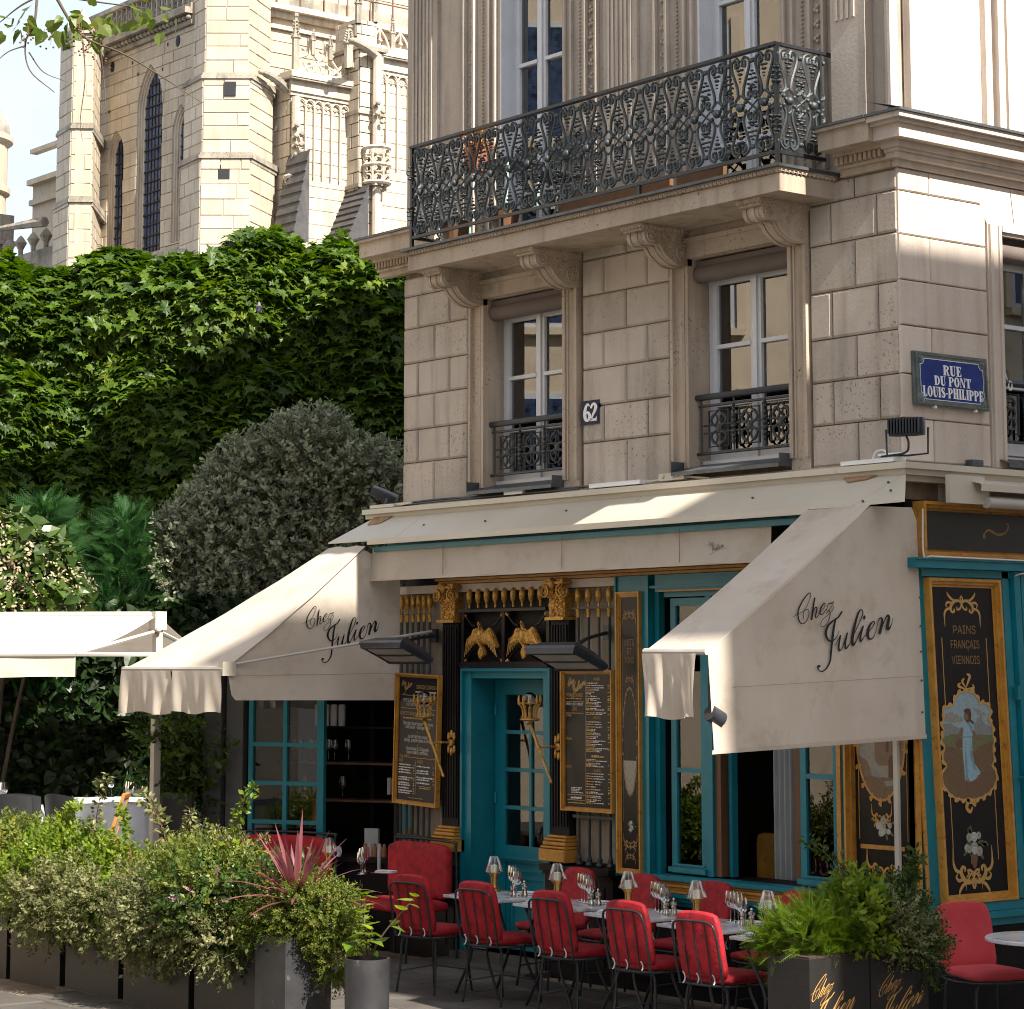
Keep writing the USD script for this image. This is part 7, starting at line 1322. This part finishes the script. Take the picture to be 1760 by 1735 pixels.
# ------------------------------------------------------------------ vegetation
from scipy.spatial.transform import Rotation as Rn
def leaf_shape(kind):
    if kind == 'maple':
        h = [(.0, 0, 0), (.16, .12, .03), (.46, .06, .02), (.36, .22, .05), (.58, .46, .0), (.36, .46, .05), (.26, .66, .04), (.14, .60, .05), (0, 1.0, -.06)]
        v = h + [(-x, y, z) for x, y, z in h[1:-1]] + [(0, .34, .0)]; n = len(h); ring = list(range(n)) + [2 * n - 3 - k + 0 for k in range(0)]
        left = list(range(n, 2 * n - 2)); ring = list(range(n)) + left[::-1]; c = len(v) - 1
        return np.array(v), np.array([(c, ring[i], ring[(i + 1) % len(ring)]) for i in range(len(ring))])
    if kind == 'oval': v = [(0, 0, 0), (.26, .3, .05), (.22, .7, .04), (0, 1, -.05), (-.22, .7, .04), (-.26, .3, .05), (0, .5, -.02)]; return np.array(v), np.array([(6, i, (i + 1) % 6) for i in range(6)])
    if kind == 'diamond': v = [(0, 0, 0), (.28, .45, .05), (0, 1, 0), (-.28, .45, .05)]; return np.array(v), np.array([(0, 1, 2), (0, 2, 3)])
    if kind == 'heart': v = [(0, .06, 0), (.22, 0, .03), (.42, .22, .06), (.30, .62, .03), (0, 1.05, -.10), (-.30, .62, .03), (-.42, .22, .06), (-.22, 0, .03), (0, .4, -.03)]; return np.array(v), np.array([(8, i, (i + 1) % 8) for i in range(8)])
def cluster(kind, n, size, spread, seed, droop=.35, up=.55):
    r = np.random.default_rng(seed); b = B(); v, f = leaf_shape(kind)
    for k in range(n):
        a = r.random() * 6.283; d = spread * math.sqrt(r.random()); s = size * (.7 + .6 * r.random())
        Rz = Rn.from_euler('zyx', [a - 1.57 + .8 * (r.random() - .5), .7 * (r.random() - .5), -droop * (.3 + 1.2 * r.random())]); b.add(Rz.apply(v * s) + np.array([d * math.cos(a), d * math.sin(a), up * spread * (r.random() - .5)]), f)
    return b
def sprig(kind, n, size, L, seed, open_=.9, bend=.25):
    """a twig with leaves on both sides"""
    r = np.random.default_rng(seed); b = B(); v, f = leaf_shape(kind); P_ = [np.array([bend * L * t * t, 0, L * t]) for t in np.linspace(0, 1, 4)]; b.tube(P_, [.004 * L / .25, .003 * L / .25, .002 * L / .25, .001], 3)
    for k in range(n):
        t = (k + .5) / n; a = k * 2.4 + r.random(); p = np.array([bend * L * t * t, 0, L * t]); R_ = Rn.from_euler('xz', [open_ + .4 * (r.random() - .5), a]); b.add(R_.apply((v * size * (.75 + .5 * r.random()))[:, [0, 2, 1]] * np.array([1, -1, 1])) + p, f)
    return b
def spray(n, L, seed, w=.012, curve=.4):
    """feathery conifer or fern spray"""
    r = np.random.default_rng(seed); b = B()
    for k in range(n):
        t = k / n; p = np.array([0, curve * L * t * t, L * t]); s = 1 if k % 2 else -1; l = L * .42 * (1 - .75 * t) * (.8 + .4 * r.random()); q = p + np.array([s * l * .7, .10 * l, l * .62]); e = np.array([0, 0, w * (1 - .4 * t)])
        b.add([p - e, p + e, q, (p + q) / 2 + np.array([0, .03, .02]) * l * 3], [(0, 1, 2), (0, 3, 2)])
        for j in (.45, .75): m_ = p + (q - p) * j; q2 = m_ + np.array([s * l * .16, .05 * l, l * .28]); b.add([m_ - e * .7, m_ + e * .7, q2], [(0, 1, 2)])
    b.tube([(0, curve * L * t * t, L * t) for t in (0, .4, .8, 1)], [.006, .005, .003, .001], 3); return b
def instancer(parent, name, pts, dirs, protos, mat_, smin, smax, seed, spin=True, jit=.35, label=None):
    r = np.random.default_rng(seed); n = len(pts); path = numbered(str(parent.GetPath()), name); pi = UsdGeom.PointInstancer.Define(stage, path); tag(pi, label, kind='stuff')
    rel = pi.CreatePrototypesRel()
    for k, pb in enumerate(protos): usdkit.mesh(stage, f'{path}/leaf_form_{k:03d}', pb.mesh(), '/World/Looks/' + (mat_ if isinstance(mat_, str) else mat_[k])); rel.AddTarget(f'{path}/leaf_form_{k:03d}')
    z = dirs + jit * r.normal(size=(n, 3)); z /= np.linalg.norm(z, axis=1, keepdims=True); x = np.cross(z, r.normal(size=(n, 3))) if spin else np.cross(np.array([0, 0, 1.0]) + 1e-3, z); x /= np.maximum(np.linalg.norm(x, axis=1, keepdims=True), 1e-6); y = np.cross(z, x)
    q = Rn.from_matrix(np.stack([x, y, z], -1)).as_quat()
    pi.CreatePositionsAttr(Vt.Vec3fArray.FromNumpy(np.asarray(pts, np.float32))); pi.CreateOrientationsAttr(Vt.QuathArray([Gf.Quath(float(a[3]), float(a[0]), float(a[1]), float(a[2])) for a in q]))
    s = (smin + (smax - smin) * r.random(n)).astype(np.float32); pi.CreateScalesAttr(Vt.Vec3fArray.FromNumpy(np.repeat(s[:, None], 3, 1))); pi.CreateProtoIndicesAttr(Vt.IntArray.FromNumpy(r.integers(0, len(protos), n).astype(np.int32))); return pi
def shell(blobs, n, seed, thick=.18, rough=.16, freq=1.6, keep=None, view=None):
    """points near the surface of a cloud of ellipsoids (x, y, z, rx, ry, rz) and their outward directions"""
    r = np.random.default_rng(seed); Bq = np.asarray(blobs, float); A = (Bq[:, 3] * Bq[:, 4] + Bq[:, 4] * Bq[:, 5] + Bq[:, 3] * Bq[:, 5]); P_, N_ = [], []
    while sum(map(len, P_)) < n:
        i = r.choice(len(Bq), n, p=A / A.sum()); d = r.normal(size=(n, 3)); d /= np.linalg.norm(d, axis=1, keepdims=True); c, rad = Bq[i, :3], Bq[i, 3:]
        p = c + d * rad; k = 1 + rough * 2 * (meshkit.fbm(p * freq + 50, 3, seed) - .5) - thick * r.random(n) ** 2; p = c + d * rad * k[:, None]; ok = np.ones(n, bool)
        for bq in Bq: ok &= (((p - bq[:3]) / bq[3:]) ** 2).sum(1) > .58
        if view: ok &= (d @ np.array([.78, -.62, .25]) > view) | (r.random(n) < .12)
        if keep is not None: ok &= keep(p)
        nn = d / rad; nn /= np.linalg.norm(nn, axis=1, keepdims=True); P_.append(p[ok]); N_.append(nn[ok])
    return np.vstack(P_)[:n], np.vstack(N_)[:n]
lat, fwd = np.array([.622, .783, 0]), np.array([-.783, .622, 0])
def wpt(px, w, z): c = CAM + fwd * w + lat * ((px - 880) / FPX * w); return (c[0], c[1], z)
maple = [cluster('maple', 9, .135, .18, 10 + k) for k in range(3)]
def big_tree(label, base, blobs, n, seed):
    t = thing('maple_tree', label, 'tree', (0, 0, 0), 0); b = B(); x, y = base; rr = np.random.default_rng(seed)
    b.tube(cr([(x, y, 0), (x + .1, y, 1.5), (x - .05, y + .1, 3.2), (x, y, 5.5), (x, y, 6.8)], 4), np.linspace(.2, .05, 17), 8); part(t, 'trunk', b, 'bark', True)
    for k, q in enumerate(blobs[:8]): b = B(); b.tube(cr([(x, y, q[2] * .55), ((x + q[0]) / 2, (y + q[1]) / 2, q[2] * .8), (q[0], q[1], q[2])], 4), np.linspace(.07, .02, 9), 5); part(t, 'limb', b, 'bark', True)
    p, nrm = shell(blobs, n, seed, .30, .20, 1.3, view=-.25); d = nrm * .75 + np.array([0, 0, .75]); instancer(t, 'crown', p, d, maple, 'leaf_maple', .75, 1.25, seed, jit=.3); return t
def tree_at(px, w, zt, seed, wid, label, n=7500):
    r = np.random.default_rng(seed); bl = []; z = zt
    for lv in range(5):
        h = zt - .75 - lv * 1.22
        for k in range(3): o = (k - 1) * wid * (.62 if lv else .45) + .25 * r.normal(); q = wpt(px, w - .35 + .3 * r.random() - .22 * lv * (lv < 3), h + .28 * r.normal()) + lat * o; rx = wid * (.52 + .12 * r.random()); bl.append((*q, rx, rx * .95, .72 + .12 * r.random()))
    c = wpt(px, w + .5, 0); return big_tree(label, c[:2], bl, n, seed)
tree_at(-50, 31, 7.75, 31, 1.15, 'clipped maple at the far left of the leafy wall, sunlit crest below the church turret'); tree_at(150, 31.3, 7.55, 32, 1.15, 'clipped maple below the tall church window, lowest crest of the row'); tree_at(345, 31, 7.55, 33, 1.15, 'clipped maple in the middle of the leafy wall, left of the grey green shrub'); tree_at(520, 31.2, 7.40, 34, 1.2, 'tallest clipped maple above the grey green shrub'); tree_at(690, 31.4, 7.70, 35, 1.2, 'clipped maple touching the left edge of the stone house')
# dark hedge filling below
def shrub(name, label, cat, blobs, n, protos, m, smin, smax, seed, up=.4, stem=None, group=None, rough=.2, thick=.3, view=None, jit=.4, extra=()):
    t = thing(name, label, cat, (0, 0, 0), 0, group); p, nr = shell(blobs, n, seed, thick, rough, 2.2, view=view); instancer(t, 'foliage', p, nr + np.array([0, 0, up]), protos, m, smin, smax, seed, jit=jit)
    if stem is not None:
        for q in blobs[:5]: b = B(); b.tube(cr([stem, ((stem[0] + q[0]) / 2, (stem[1] + q[1]) / 2, stem[2] * .4 + q[2] * .6), q[:3]], 4), np.linspace(.03, .008, 9), 5); part(t, 'stem', b, 'bark', True)
    for (pr, mm, cnt, s0, s1) in extra:
        p, nr = shell(blobs, cnt, seed + 5, .08, rough, 2.2, view=view); instancer(t, 'blossom', p, nr + np.array([0, 0, .5]), pr, mm, s0, s1, seed + 6)
    return t
ivy = [cluster('heart', 7, .11, .15, 40 + k) for k in range(2)]
for k, (px, lb) in enumerate(((30, 'dark ivy hedge behind the white tables at the far left'), (230, 'dark ivy hedge behind the dark sofa'), (420, 'dark ivy hedge right of the white pole'))):
    bl = []
    for z in (.9, 1.5, 2.1, 2.6):
        for o in (-.55, .0, .55): q = wpt(px, 24.8 + .25 * (z > 2), z) + lat * o; bl.append((*q, .55, .45, .55))
    shrub('ivy_hedge', lb, 'hedge', bl, 2600, ivy, 'leaf_ivy', .8, 1.3, 60 + k, .2, wpt(px, 25.1, 0), view=-.2)
oval = [sprig('oval', 16, .055, .26, 70 + k) for k in range(3)]
bl = []
rr = np.random.default_rng(8)
for (px, z, r) in ((525, 4.75, .42), (470, 4.55, .45), (590, 4.45, .5), (420, 4.2, .5), (520, 4.2, .6), (630, 4.0, .5), (370, 3.8, .52), (470, 3.7, .6), (570, 3.6, .6), (640, 3.5, .5), (340, 3.3, .5), (420, 3.2, .6), (520, 3.1, .6), (330, 2.8, .45), (420, 2.6, .5), (530, 2.5, .5), (310, 3.1, .35)): q = wpt(px, 25.6 + .3 * rr.random(), z); bl.append((*q, r, r, r * .8))
shrub('silverberry_shrub', 'large rounded grey green shrub behind the left awning', 'shrub', bl, 5200, oval, 'leaf_grey', .75, 1.25, 71, .35, wpt(480, 26, 0), view=-.2)
con = [spray(24, .42, 80 + k, w=.010, curve=.25) for k in range(3)]
for k, (px, w, zs, lb) in enumerate(((75, 25.2, 4.35, 'green conifer with feathery sprays at the left, left of its twin'), (215, 25.4, 4.25, 'green conifer with feathery sprays beside the grey green shrub'), (140, 25.8, 3.9, 'darker conifer between the two feathery conifers'))):
    t = thing('conifer', lb, 'tree'); c = np.array(wpt(px, w, 0)); b = B(); b.tube([c, c + [0, 0, 2], c + [0, 0, zs - .2]], [.09, .06, .01], 6); part(t, 'trunk', b, 'bark', True); r = np.random.default_rng(90 + k); n = 1500
    z = 2.3 + (zs - 2.3) * (1 - (1 - r.random(n)) ** .8); a = r.random(n) * 6.283; R_ = (zs - z) * .42 + .10; q = .35 + .65 * r.random(n); p = np.stack([c[0] + R_ * q * np.cos(a), c[1] + R_ * q * np.sin(a), z - .1], 1); d = np.stack([np.cos(a) * .9, np.sin(a) * .9, .15 + .6 * r.random(n)], 1); instancer(t, 'crown', p, d, con, 'leaf_conifer', .35, .85, 95 + k, jit=.35)
heart = [cluster('heart', 6, .12, .13, 100 + k) for k in range(2)]; fl5 = [cluster('diamond', 16, .035, .07, 110 + k, up=1.6) for k in range(2)]
bl = [(*wpt(px, 23.9, z), r, r, r * .8) for px, z, r in ((-30, 3.7, .5), (30, 3.55, .45), (85, 3.3, .36), (20, 3.15, .45), (-40, 3.1, .5), (60, 3.0, .35))]
shrub('flowering_shrub', 'shrub with cream blossom clusters above the terrace awning at the left edge', 'shrub', bl, 520, heart, 'leaf_dark', .8, 1.2, 111, .3, wpt(-10, 24.2, .4), extra=((fl5, 'petal_cream', 520, .8, 1.5),))
# small trees on the terrace
for (px, w, z0, z1, lb) in ((325, 22.6, 1.0, 2.2, 'potted young tree with thin stems behind the white pole'),):
    bl = [(*wpt(px + d, w, z), r, r, r * .7) for d, z, r in ((0, 2.0, .28), (-35, 1.8, .2), (35, 1.7, .22), (20, 1.4, .18), (-20, 1.5, .16), (45, 1.35, .16))]; t = shrub('young_tree', lb, 'tree', bl, 240, [sprig('oval', 9, .075, .22, 120)], 'leaf_dark', .8, 1.3, 121, .4, wpt(px, w, .9)); b = B(); c = wpt(px, w, .48); b.box(c[0] - .22, c[0] + .22, c[1] - .22, c[1] + .22, .48, 1.0); part(t, 'pot', b, 'planter_black')
# planting of the front row of planters
def row(u0, u1, n, z0, z1, y0, y1, seed, r0=.16, r1=.26): r = np.random.default_rng(seed); return [(u0 + (u1 - u0) * r.random(), y0 + (y1 - y0) * r.random(), z0 + (z1 - z0) * r.random(), *(lambda q: (q, q, q * .85))(r0 + (r1 - r0) * r.random())) for _ in range(n)]
abel = [sprig('diamond', 14, .036, .20, 130 + k) for k in range(3)]; brt = [cluster('oval', 7, .075, .08, 140 + k) for k in range(2)]; var_ = [sprig('diamond', 16, .034, .20, 150 + k, bend=.5) for k in range(3)]; tiny = [sprig('diamond', 18, .018, .14, 160 + k) for k in range(2)]
dots = [cluster('diamond', 5, .022, .022, 170 + k, up=1.2) for k in range(2)]
def spike(seed): r = np.random.default_rng(seed); b = B(); v, f = leaf_shape('diamond'); [b.add(Rn.from_euler('xz', [1.0 - .8 * t, t * 40]).apply(v * (.026 - .012 * t))[:, [0, 2, 1]] * np.array([1, -1, 1]) + np.array([0, 0, .10 * t]), f) for t in np.linspace(0, 1, 26)]; return b
spk = [spike(1), spike(2)]
YA, YB = -3.62, -3.26
shrub('abelia_shrub', 'yellow green feathery shrub at the far left of the planters', 'shrub', row(-7.3, -6.1, 10, .80, .98, YA, YB, 1), 900, abel, 'leaf_abelia', .8, 1.4, 201, .5, (-6.6, -3.4, .75), extra=((dots, 'petal_white', 60, .8, 1.3),))
shrub('abelia_shrub', 'bushy yellow green shrub second from the left in the planters', 'shrub', row(-6.1, -5.3, 9, .78, .95, YA, YB, 2) , 950, abel, 'leaf_bright', .8, 1.3, 202, .5, (-5.8, -3.4, .75))
shrub('laurel_shrub', 'glossy bright green leafy shrub below the menu stand', 'shrub', row(-5.4, -4.4, 9, .64, .76, YA - .05, YB, 3), 620, brt, 'leaf_bright', .8, 1.4, 203, .4, (-4.9, -3.4, .75))
shrub('variegated_shrub', 'cream edged shrub hanging over the planters at the left', 'shrub', row(-6.6, -3.9, 12, .58, .78, YA - .14, YA - .02, 4, .13, .2), 1300, var_, 'leaf_variegated', .8, 1.3, 204, .1, (-5, -3.5, .72))
shrub('abelia_shrub', 'white flowered shrub right of the menu stand', 'shrub', row(-4.5, -3.2, 11, .76, .96, YA, YB, 5), 1000, abel, 'leaf_abelia', .8, 1.4, 205, .5, (-3.9, -3.4, .75), extra=((dots, 'petal_white', 260, .8, 1.4),))
shrub('variegated_shrub', 'pale cream leaved shrub beside the grey corner post', 'shrub', row(-4.2, -3.6, 6, .98, 1.10, YB - .05, YB + .15, 6, .10, .15), 300, var_, 'leaf_variegated', .7, 1.1, 206, .5, (-3.9, -3.2, .8))
shrub('spirea_shrub', 'pink flowering shrub in the middle of the planters', 'shrub', row(-3.6, -2.7, 12, .66, .90, YA - .08, YB, 7), 1150, abel, 'leaf_dark', .8, 1.4, 207, .4, (-3.1, -3.4, .75), extra=((spk, 'petal_pink', 60, 1.0, 1.7),))
shrub('variegated_shrub', 'pale leaved shrub trailing low in front of the dark planters', 'shrub', row(-4.2, -2.9, 9, .52, .72, YA - .16, YA - .04, 8, .11, .17), 560, var_, 'leaf_variegated', .7, 1.2, 208, .0, (-3.5, -3.5, .72))
shrub('small_leaved_shrub', 'tiny leaved green bush under the purple spiky plant', 'shrub', [(-2.62, -3.50, .84, .17, .16, .14), (-2.40, -3.5, .80, .16, .16, .13), (-2.28, -3.46, .86, .15, .15, .14), (-2.18, -3.40, .78, .13, .13, .16), (-2.16, -3.36, .60, .08, .08, .18), (-2.75, -3.55, .72, .16, .14, .14)], 2300, tiny, 'leaf_abelia', .8, 1.3, 209, .3, (-2.45, -3.5, .7), thick=.4)
for k, (x, y, z, dx, dz, L) in enumerate(((-5.55, -3.4, 1.05, .20, 1, .75), (-4.9, -3.4, 1.0, -.28, 1, .55), (-4.45, -3.3, 1.0, -.5, 1, .75), (-3.55, -3.4, 1.05, .35, 1, .78), (-4.15, -3.4, 1.0, .15, 1, .55), (-6.2, -3.4, 1.1, .5, .7, .5))):
    t = thing('arching_shoot', ['reddish shoot arching above the flowers by the menu stand', 'thin shoot rising left of the menu stand', 'tall thin shoot rising in front of the menu stand', 'long shoot with small leaves arching to the grey corner post', 'short shoot between menu stand and corner post', 'feathery shoot above the left shrub'][k], 'shoot'); d = np.array([dx, .0, dz]); d /= np.linalg.norm(d); P_ = [np.array([x, y, z]) + d * L * s + np.array([dx * .35 * s * s * L, 0, -.18 * s ** 3 * L]) for s in np.linspace(0, 1, 9)]
    b = B(); b.tube(P_, np.linspace(.005, .002, 9), 4); part(t, 'stem', b, 'leaf_purple'); pts = np.array([P_[i] for i in range(2, 9) for _ in range(7)]) + .012 * np.random.default_rng(k).normal(size=(49, 3)); instancer(t, 'leaves', pts, np.tile(d, (49, 1)), [cluster('diamond', 3, .045, .03, 300 + k)], 'leaf_bright' if k % 2 else 'leaf_variegated', .8, 1.3, k, jit=.9)
# purple spiky cordyline
t = thing('cordyline', 'purple spiky plant with long sword leaves in the tall grey planter', 'plant', (-2.46, -3.5, .70)); r = np.random.default_rng(12); b = B()
for x in (-.02, .05): b.tube([(x, 0, 0), (x * .7, 0, .22)], [.022, .018], 7)
part(t, 'stem', b, 'leaf_purple', True)
for k in range(46):
    a = k * 2.4; el = 1.50 - 1.25 * (k / 46) ** .8 - .12 * r.random(); L = .62 * (.75 + .35 * r.random()); d = np.array([math.cos(a) * math.cos(el), math.sin(a) * math.cos(el), math.sin(el)]); s = np.cross(d, [0, 0, 1]); s /= np.linalg.norm(s); b = B(); P_ = [np.array([0, 0, .2]) + d * L * q + np.array([0, 0, -.16 * q ** 2.2 * L * math.cos(el) * 2]) for q in np.linspace(0, 1, 7)]; wd = [.010, .018, .021, .019, .015, .009, .0006]; nv = np.cross(s, d) * .25
    V = []; 
    for q, h in zip(P_, wd): V += [q - s * h, q + nv * h, q + s * h]
    F = []
    for i in range(6): o = 3 * i; F += [(o, o + 1, o + 4), (o, o + 4, o + 3), (o + 1, o + 2, o + 5), (o + 1, o + 5, o + 4)]
    b.add(V, F); part(t, 'sword_leaf', b, 'leaf_purple', True)
t = thing('yellow_flowers', 'small flat yellow flower heads on thin stems in front of the purple spiky plant', 'flowers')
for (x, y, z) in ((-2.80, -3.62, 1.14), (-2.68, -3.65, 1.10), (-2.55, -3.66, 1.05), (-2.45, -3.6, 1.12), (-2.75, -3.6, 1.24)): b = B(); b.tube([(x, y, .75), (x, y, z)], .003, 4); part(t, 'stem', b, 'leaf_dark'); c_ = cluster('diamond', 22, .02, .045, int(x * -100), up=.3); v, f = c_.mesh(); b = B(); b.add(v + np.array([x, y, z]), f); part(t, 'flower_head', b, 'petal_yellow')
# camellia in the round pot
t = thing('camellia', 'young shrub with glossy round leaves in the round planter', 'plant', (-1.71, -3.43, .56)); r = np.random.default_rng(21); hv, hf = leaf_shape('heart')
for (pts, nl) in (([(0, 0, 0), (-.02, 0, .2), (-.07, .0, .40), (-.06, 0, .46)], 12), ([(0, .0, 0), (.10, .04, .18), (.24, .12, .36), (.31, .17, .45)], 8), ([(.01, 0, 0), (.06, -.02, .16), (.10, -.03, .25)], 7), ([(0, 0, .02), (-.06, -.02, .1), (-.12, -.04, .14)], 5)):
    C_ = cr(pts, 5); b = B(); b.tube(C_, np.linspace(.009, .003, len(C_)), 5); part(t, 'branch', b, 'bark', True)
    for k in range(nl): q = C_[int((len(C_) - 1) * (.3 + .7 * k / max(1, nl - 1)))]; a = k * 2.3 + r.random(); R_ = Rn.from_euler('xz', [.5 - 1.1 * r.random(), a]); b = B(); v = R_.apply(hv * .105 * (.75 + .5 * r.random())); b.add(v + q, hf); part(t, 'leaf', b, 'leaf_bright')
# right hand planters
frn = [spray(30, .30, 180 + k, w=.006, curve=.7) for k in range(3)]
shrub('fern', 'feathery bright green fern in the front script planter', 'plant', [(.88, -1.92, .86, .15, .17, .12), (.74, -1.98, .82, .12, .13, .11), (.98, -1.8, .88, .11, .13, .12), (.86, -1.72, .90, .11, .12, .12), (.66, -2.02, .76, .07, .08, .09)], 620, frn, 'leaf_fern', .32, .62, 210, .7, (.9, -1.88, .75), thick=.7)
shrub('laurel_shrub', 'light green leafy sprig between fern and white flowered bush', 'shrub', [(1.0, -1.62, .96, .10, .12, .14), (1.02, -1.55, .86, .09, .1, .12), (.95, -1.6, 1.08, .07, .07, .1)], 150, [sprig('oval', 8, .05, .14, 190)], 'leaf_bright', .9, 1.3, 211, .6, (1.0, -1.6, .75))
shrub('abelia_shrub', 'white flowered bush in the back script planter', 'shrub', [(.88, -1.32, .90, .17, .20, .15), (.96, -1.14, .86, .14, .15, .15), (.84, -1.42, 1.0, .13, .15, .10), (.98, -1.25, .80, .12, .17, .10), (.82, -1.08, 1.0, .10, .12, .10), (1.06, -1.04, .70, .07, .08, .10)], 1500, abel, 'leaf_dark', .5, .85, 212, .4, (.9, -1.3, .75), extra=((dots, 'petal_white', 130, .8, 1.3),))
shrub('variegated_shrub', 'small cream edged bush in front of the white flowered bush', 'shrub', [(1.04, -1.38, .88, .10, .14, .10), (1.06, -1.28, .82, .09, .1, .08)], 260, tiny, 'leaf_variegated', 1.0, 1.6, 213, .5, (1.0, -1.4, .75))
for k, (x, y, dx, L, lb) in enumerate(((.70, -1.3, -.55, .55, 'long leafy shoot arching left from the white flowered bush'), (.9, -1.0, .3, .45, 'short leafy shoot rising from the white flowered bush'))):
    t = thing('arching_shoot', lb, 'shoot'); P_ = [np.array([x + dx * L * s, y - .1 * s, 1.1 + L * (.75 * s - .25 * s * s)]) for s in np.linspace(0, 1, 9)]; b = B(); b.tube(P_, np.linspace(.005, .002, 9), 4); part(t, 'stem', b, 'bark'); pts = np.array([P_[i] for i in range(1, 9) for _ in range(7)]) + .015 * np.random.default_rng(k).normal(size=(56, 3)); instancer(t, 'leaves', pts, np.tile(np.array([dx, 0, .6]), (56, 1)), [cluster('diamond', 3, .04, .03, 320 + k)], 'leaf_dark', .8, 1.3, k + 40, jit=.9)
# lime tree: trunk out of sight on the left, one branch hangs into the top left corner
t = thing('lime_tree', 'lime branch with leaves and thin bare twigs hanging into the top left corner', 'tree'); b = B(); b.tube(cr([(-6.2, -8.6, 0), (-6.15, -8.55, 2.5), (-6.0, -8.3, 5.5), (-6.0, -8.2, 9.5)], 5), np.linspace(.24, .12, 16), 9); part(t, 'trunk', b, 'bark', True)
for pts, r0, r1 in (([(-6.0, -8.3, 6.4), (-5.0, -6.9, 7.6), (-3.9, -5.5, 7.55), (-3.42, -5.02, 7.30)], .06, .016), ([(-3.42, -5.02, 7.28), (-3.30, -4.85, 6.97), (-3.05, -4.6, 6.80), (-2.82, -4.15, 6.50)], .014, .003), ([(-3.5, -5.1, 7.30), (-3.50, -5.12, 7.05), (-3.57, -5.15, 6.92), (-3.55, -5.12, 6.72), (-3.40, -5.0, 6.55)], .012, .003), ([(-3.2, -4.75, 6.85), (-3.21, -4.72, 6.7), (-3.19, -4.71, 6.5), (-3.2, -4.72, 6.34)], .007, .002), ([(-3.28, -4.85, 6.93), (-3.27, -4.83, 6.65), (-3.29, -4.85, 6.35), (-3.27, -4.84, 6.2)], .006, .002), ([(-3.55, -5.13, 6.85), (-3.46, -5.06, 6.7), (-3.33, -4.93, 6.62)], .006, .002), ([(-3.57, -5.15, 6.9), (-3.65, -5.25, 6.85), (-3.72, -5.33, 6.75)], .006, .002), ([(-3.42, -5.02, 7.26), (-3.2, -4.8, 7.2), (-3.0, -4.5, 7.16)], .01, .003), ([(-3.45, -5.05, 7.28), (-3.55, -5.2, 7.18), (-3.66, -5.32, 7.05)], .01, .003)):
    b = B(); b.tube(cr(pts, 5), np.linspace(r0, r1, 5 * (len(pts) - 1) + 1), 6); part(t, 'branch', b, 'bark', True)
r = np.random.default_rng(33)
for k in range(64):
    s = r.random(); c = [np.array([-3.0, -4.5, 7.10]), np.array([-3.25, -4.82, 7.06]), np.array([-3.6, -5.25, 7.06]), np.array([-3.35, -4.95, 6.98])][k % 4] + r.normal(size=3) * np.array([.09, .11, .06]); R_ = Rn.from_euler('xyz', [-.9 + .8 * r.normal(), .5 * r.normal(), r.random() * 6.28]); b = B(); b.add(R_.apply(hv * .115 * (.6 + .6 * r.random())) + c, hf); part(t, 'leaf', b, 'leaf_lime')
for k in range(14): c = np.array([-3.3, -4.9, 6.95]) + r.normal(size=3) * np.array([.16, .2, .05]); b = B(); [b.ball(c + .03 * r.normal(size=3), .009, 0) for _ in range(5)]; b.tube([c + [0, 0, .1], c], .002, 3); part(t, 'seed_cluster', b, 'wood_brown')
p, nr = shell([(-6.6, -9.0, 9.2, 2.0, 2.0, 1.6), (-7.6, -8.2, 8.4, 1.6, 1.4, 1.4), (-6.0, -10.2, 8.2, 1.6, 1.4, 1.4)], 1500, 340, .4); instancer(t, 'crown', p, nr + np.array([0, 0, .6]), [cluster('heart', 6, .12, .16, 341)], 'leaf_lime', .8, 1.3, 342)

# the pigeon on the leafy wall
mat('pigeon', (.13, .12, .15), (.20, .18, .21), 12, .8)
t = thing('pigeon', 'grey wood pigeon resting on the sunlit leaves in the middle of the tree wall', 'bird', wpt(440, 29.7, 6.98), math.radians(150), scale=(.5, .5, .5)); b = B(); sk = [((-.0, 0, 0), .075), ((.10, 0, .02), .085), ((.19, 0, .08), .06), ((.235, 0, .15), .036), ((.25, 0, .20), .034), ((-.14, 0, -.05), .05), ((-.28, 0, -.10), .02)]
b.tube([(-.30, 0, -.10), (-.18, 0, -.06), (-.06, 0, -.01), (.06, 0, .02), (.15, 0, .055), (.20, 0, .10), (.225, 0, .145), (.235, 0, .19), (.25, 0, .215)], [.022, .045, .075, .088, .08, .062, .042, .036, .02], 10); b.ball((.245, 0, .195), (.042, .032, .034), 2); part(t, 'body', b, 'pigeon', True)
for s in (-1, 1): b = B(); b.ball((-.03, s * .06, .02), (.15, .025, .055), 2); part(t, 'wing', b, 'pigeon', True); b = B(); b.ball((.262, s * .027, .202), .007, 1); part(t, 'eye', b, 'ink'); b = B(); b.tube([(.08, s * .03, -.05), (.09, s * .03, -.12), (.12, s * .03, -.125)], .006, 5); part(t, 'leg', b, 'terracotta')
b = B(); b.tube([(.275, 0, .192), (.305, 0, .182)], [.010, .002], 6); part(t, 'beak', b, 'ochre'); b = B(); b.box(-.38, -.24, -.035, .035, -.125, -.105); part(t, 'tail', b, 'pigeon')
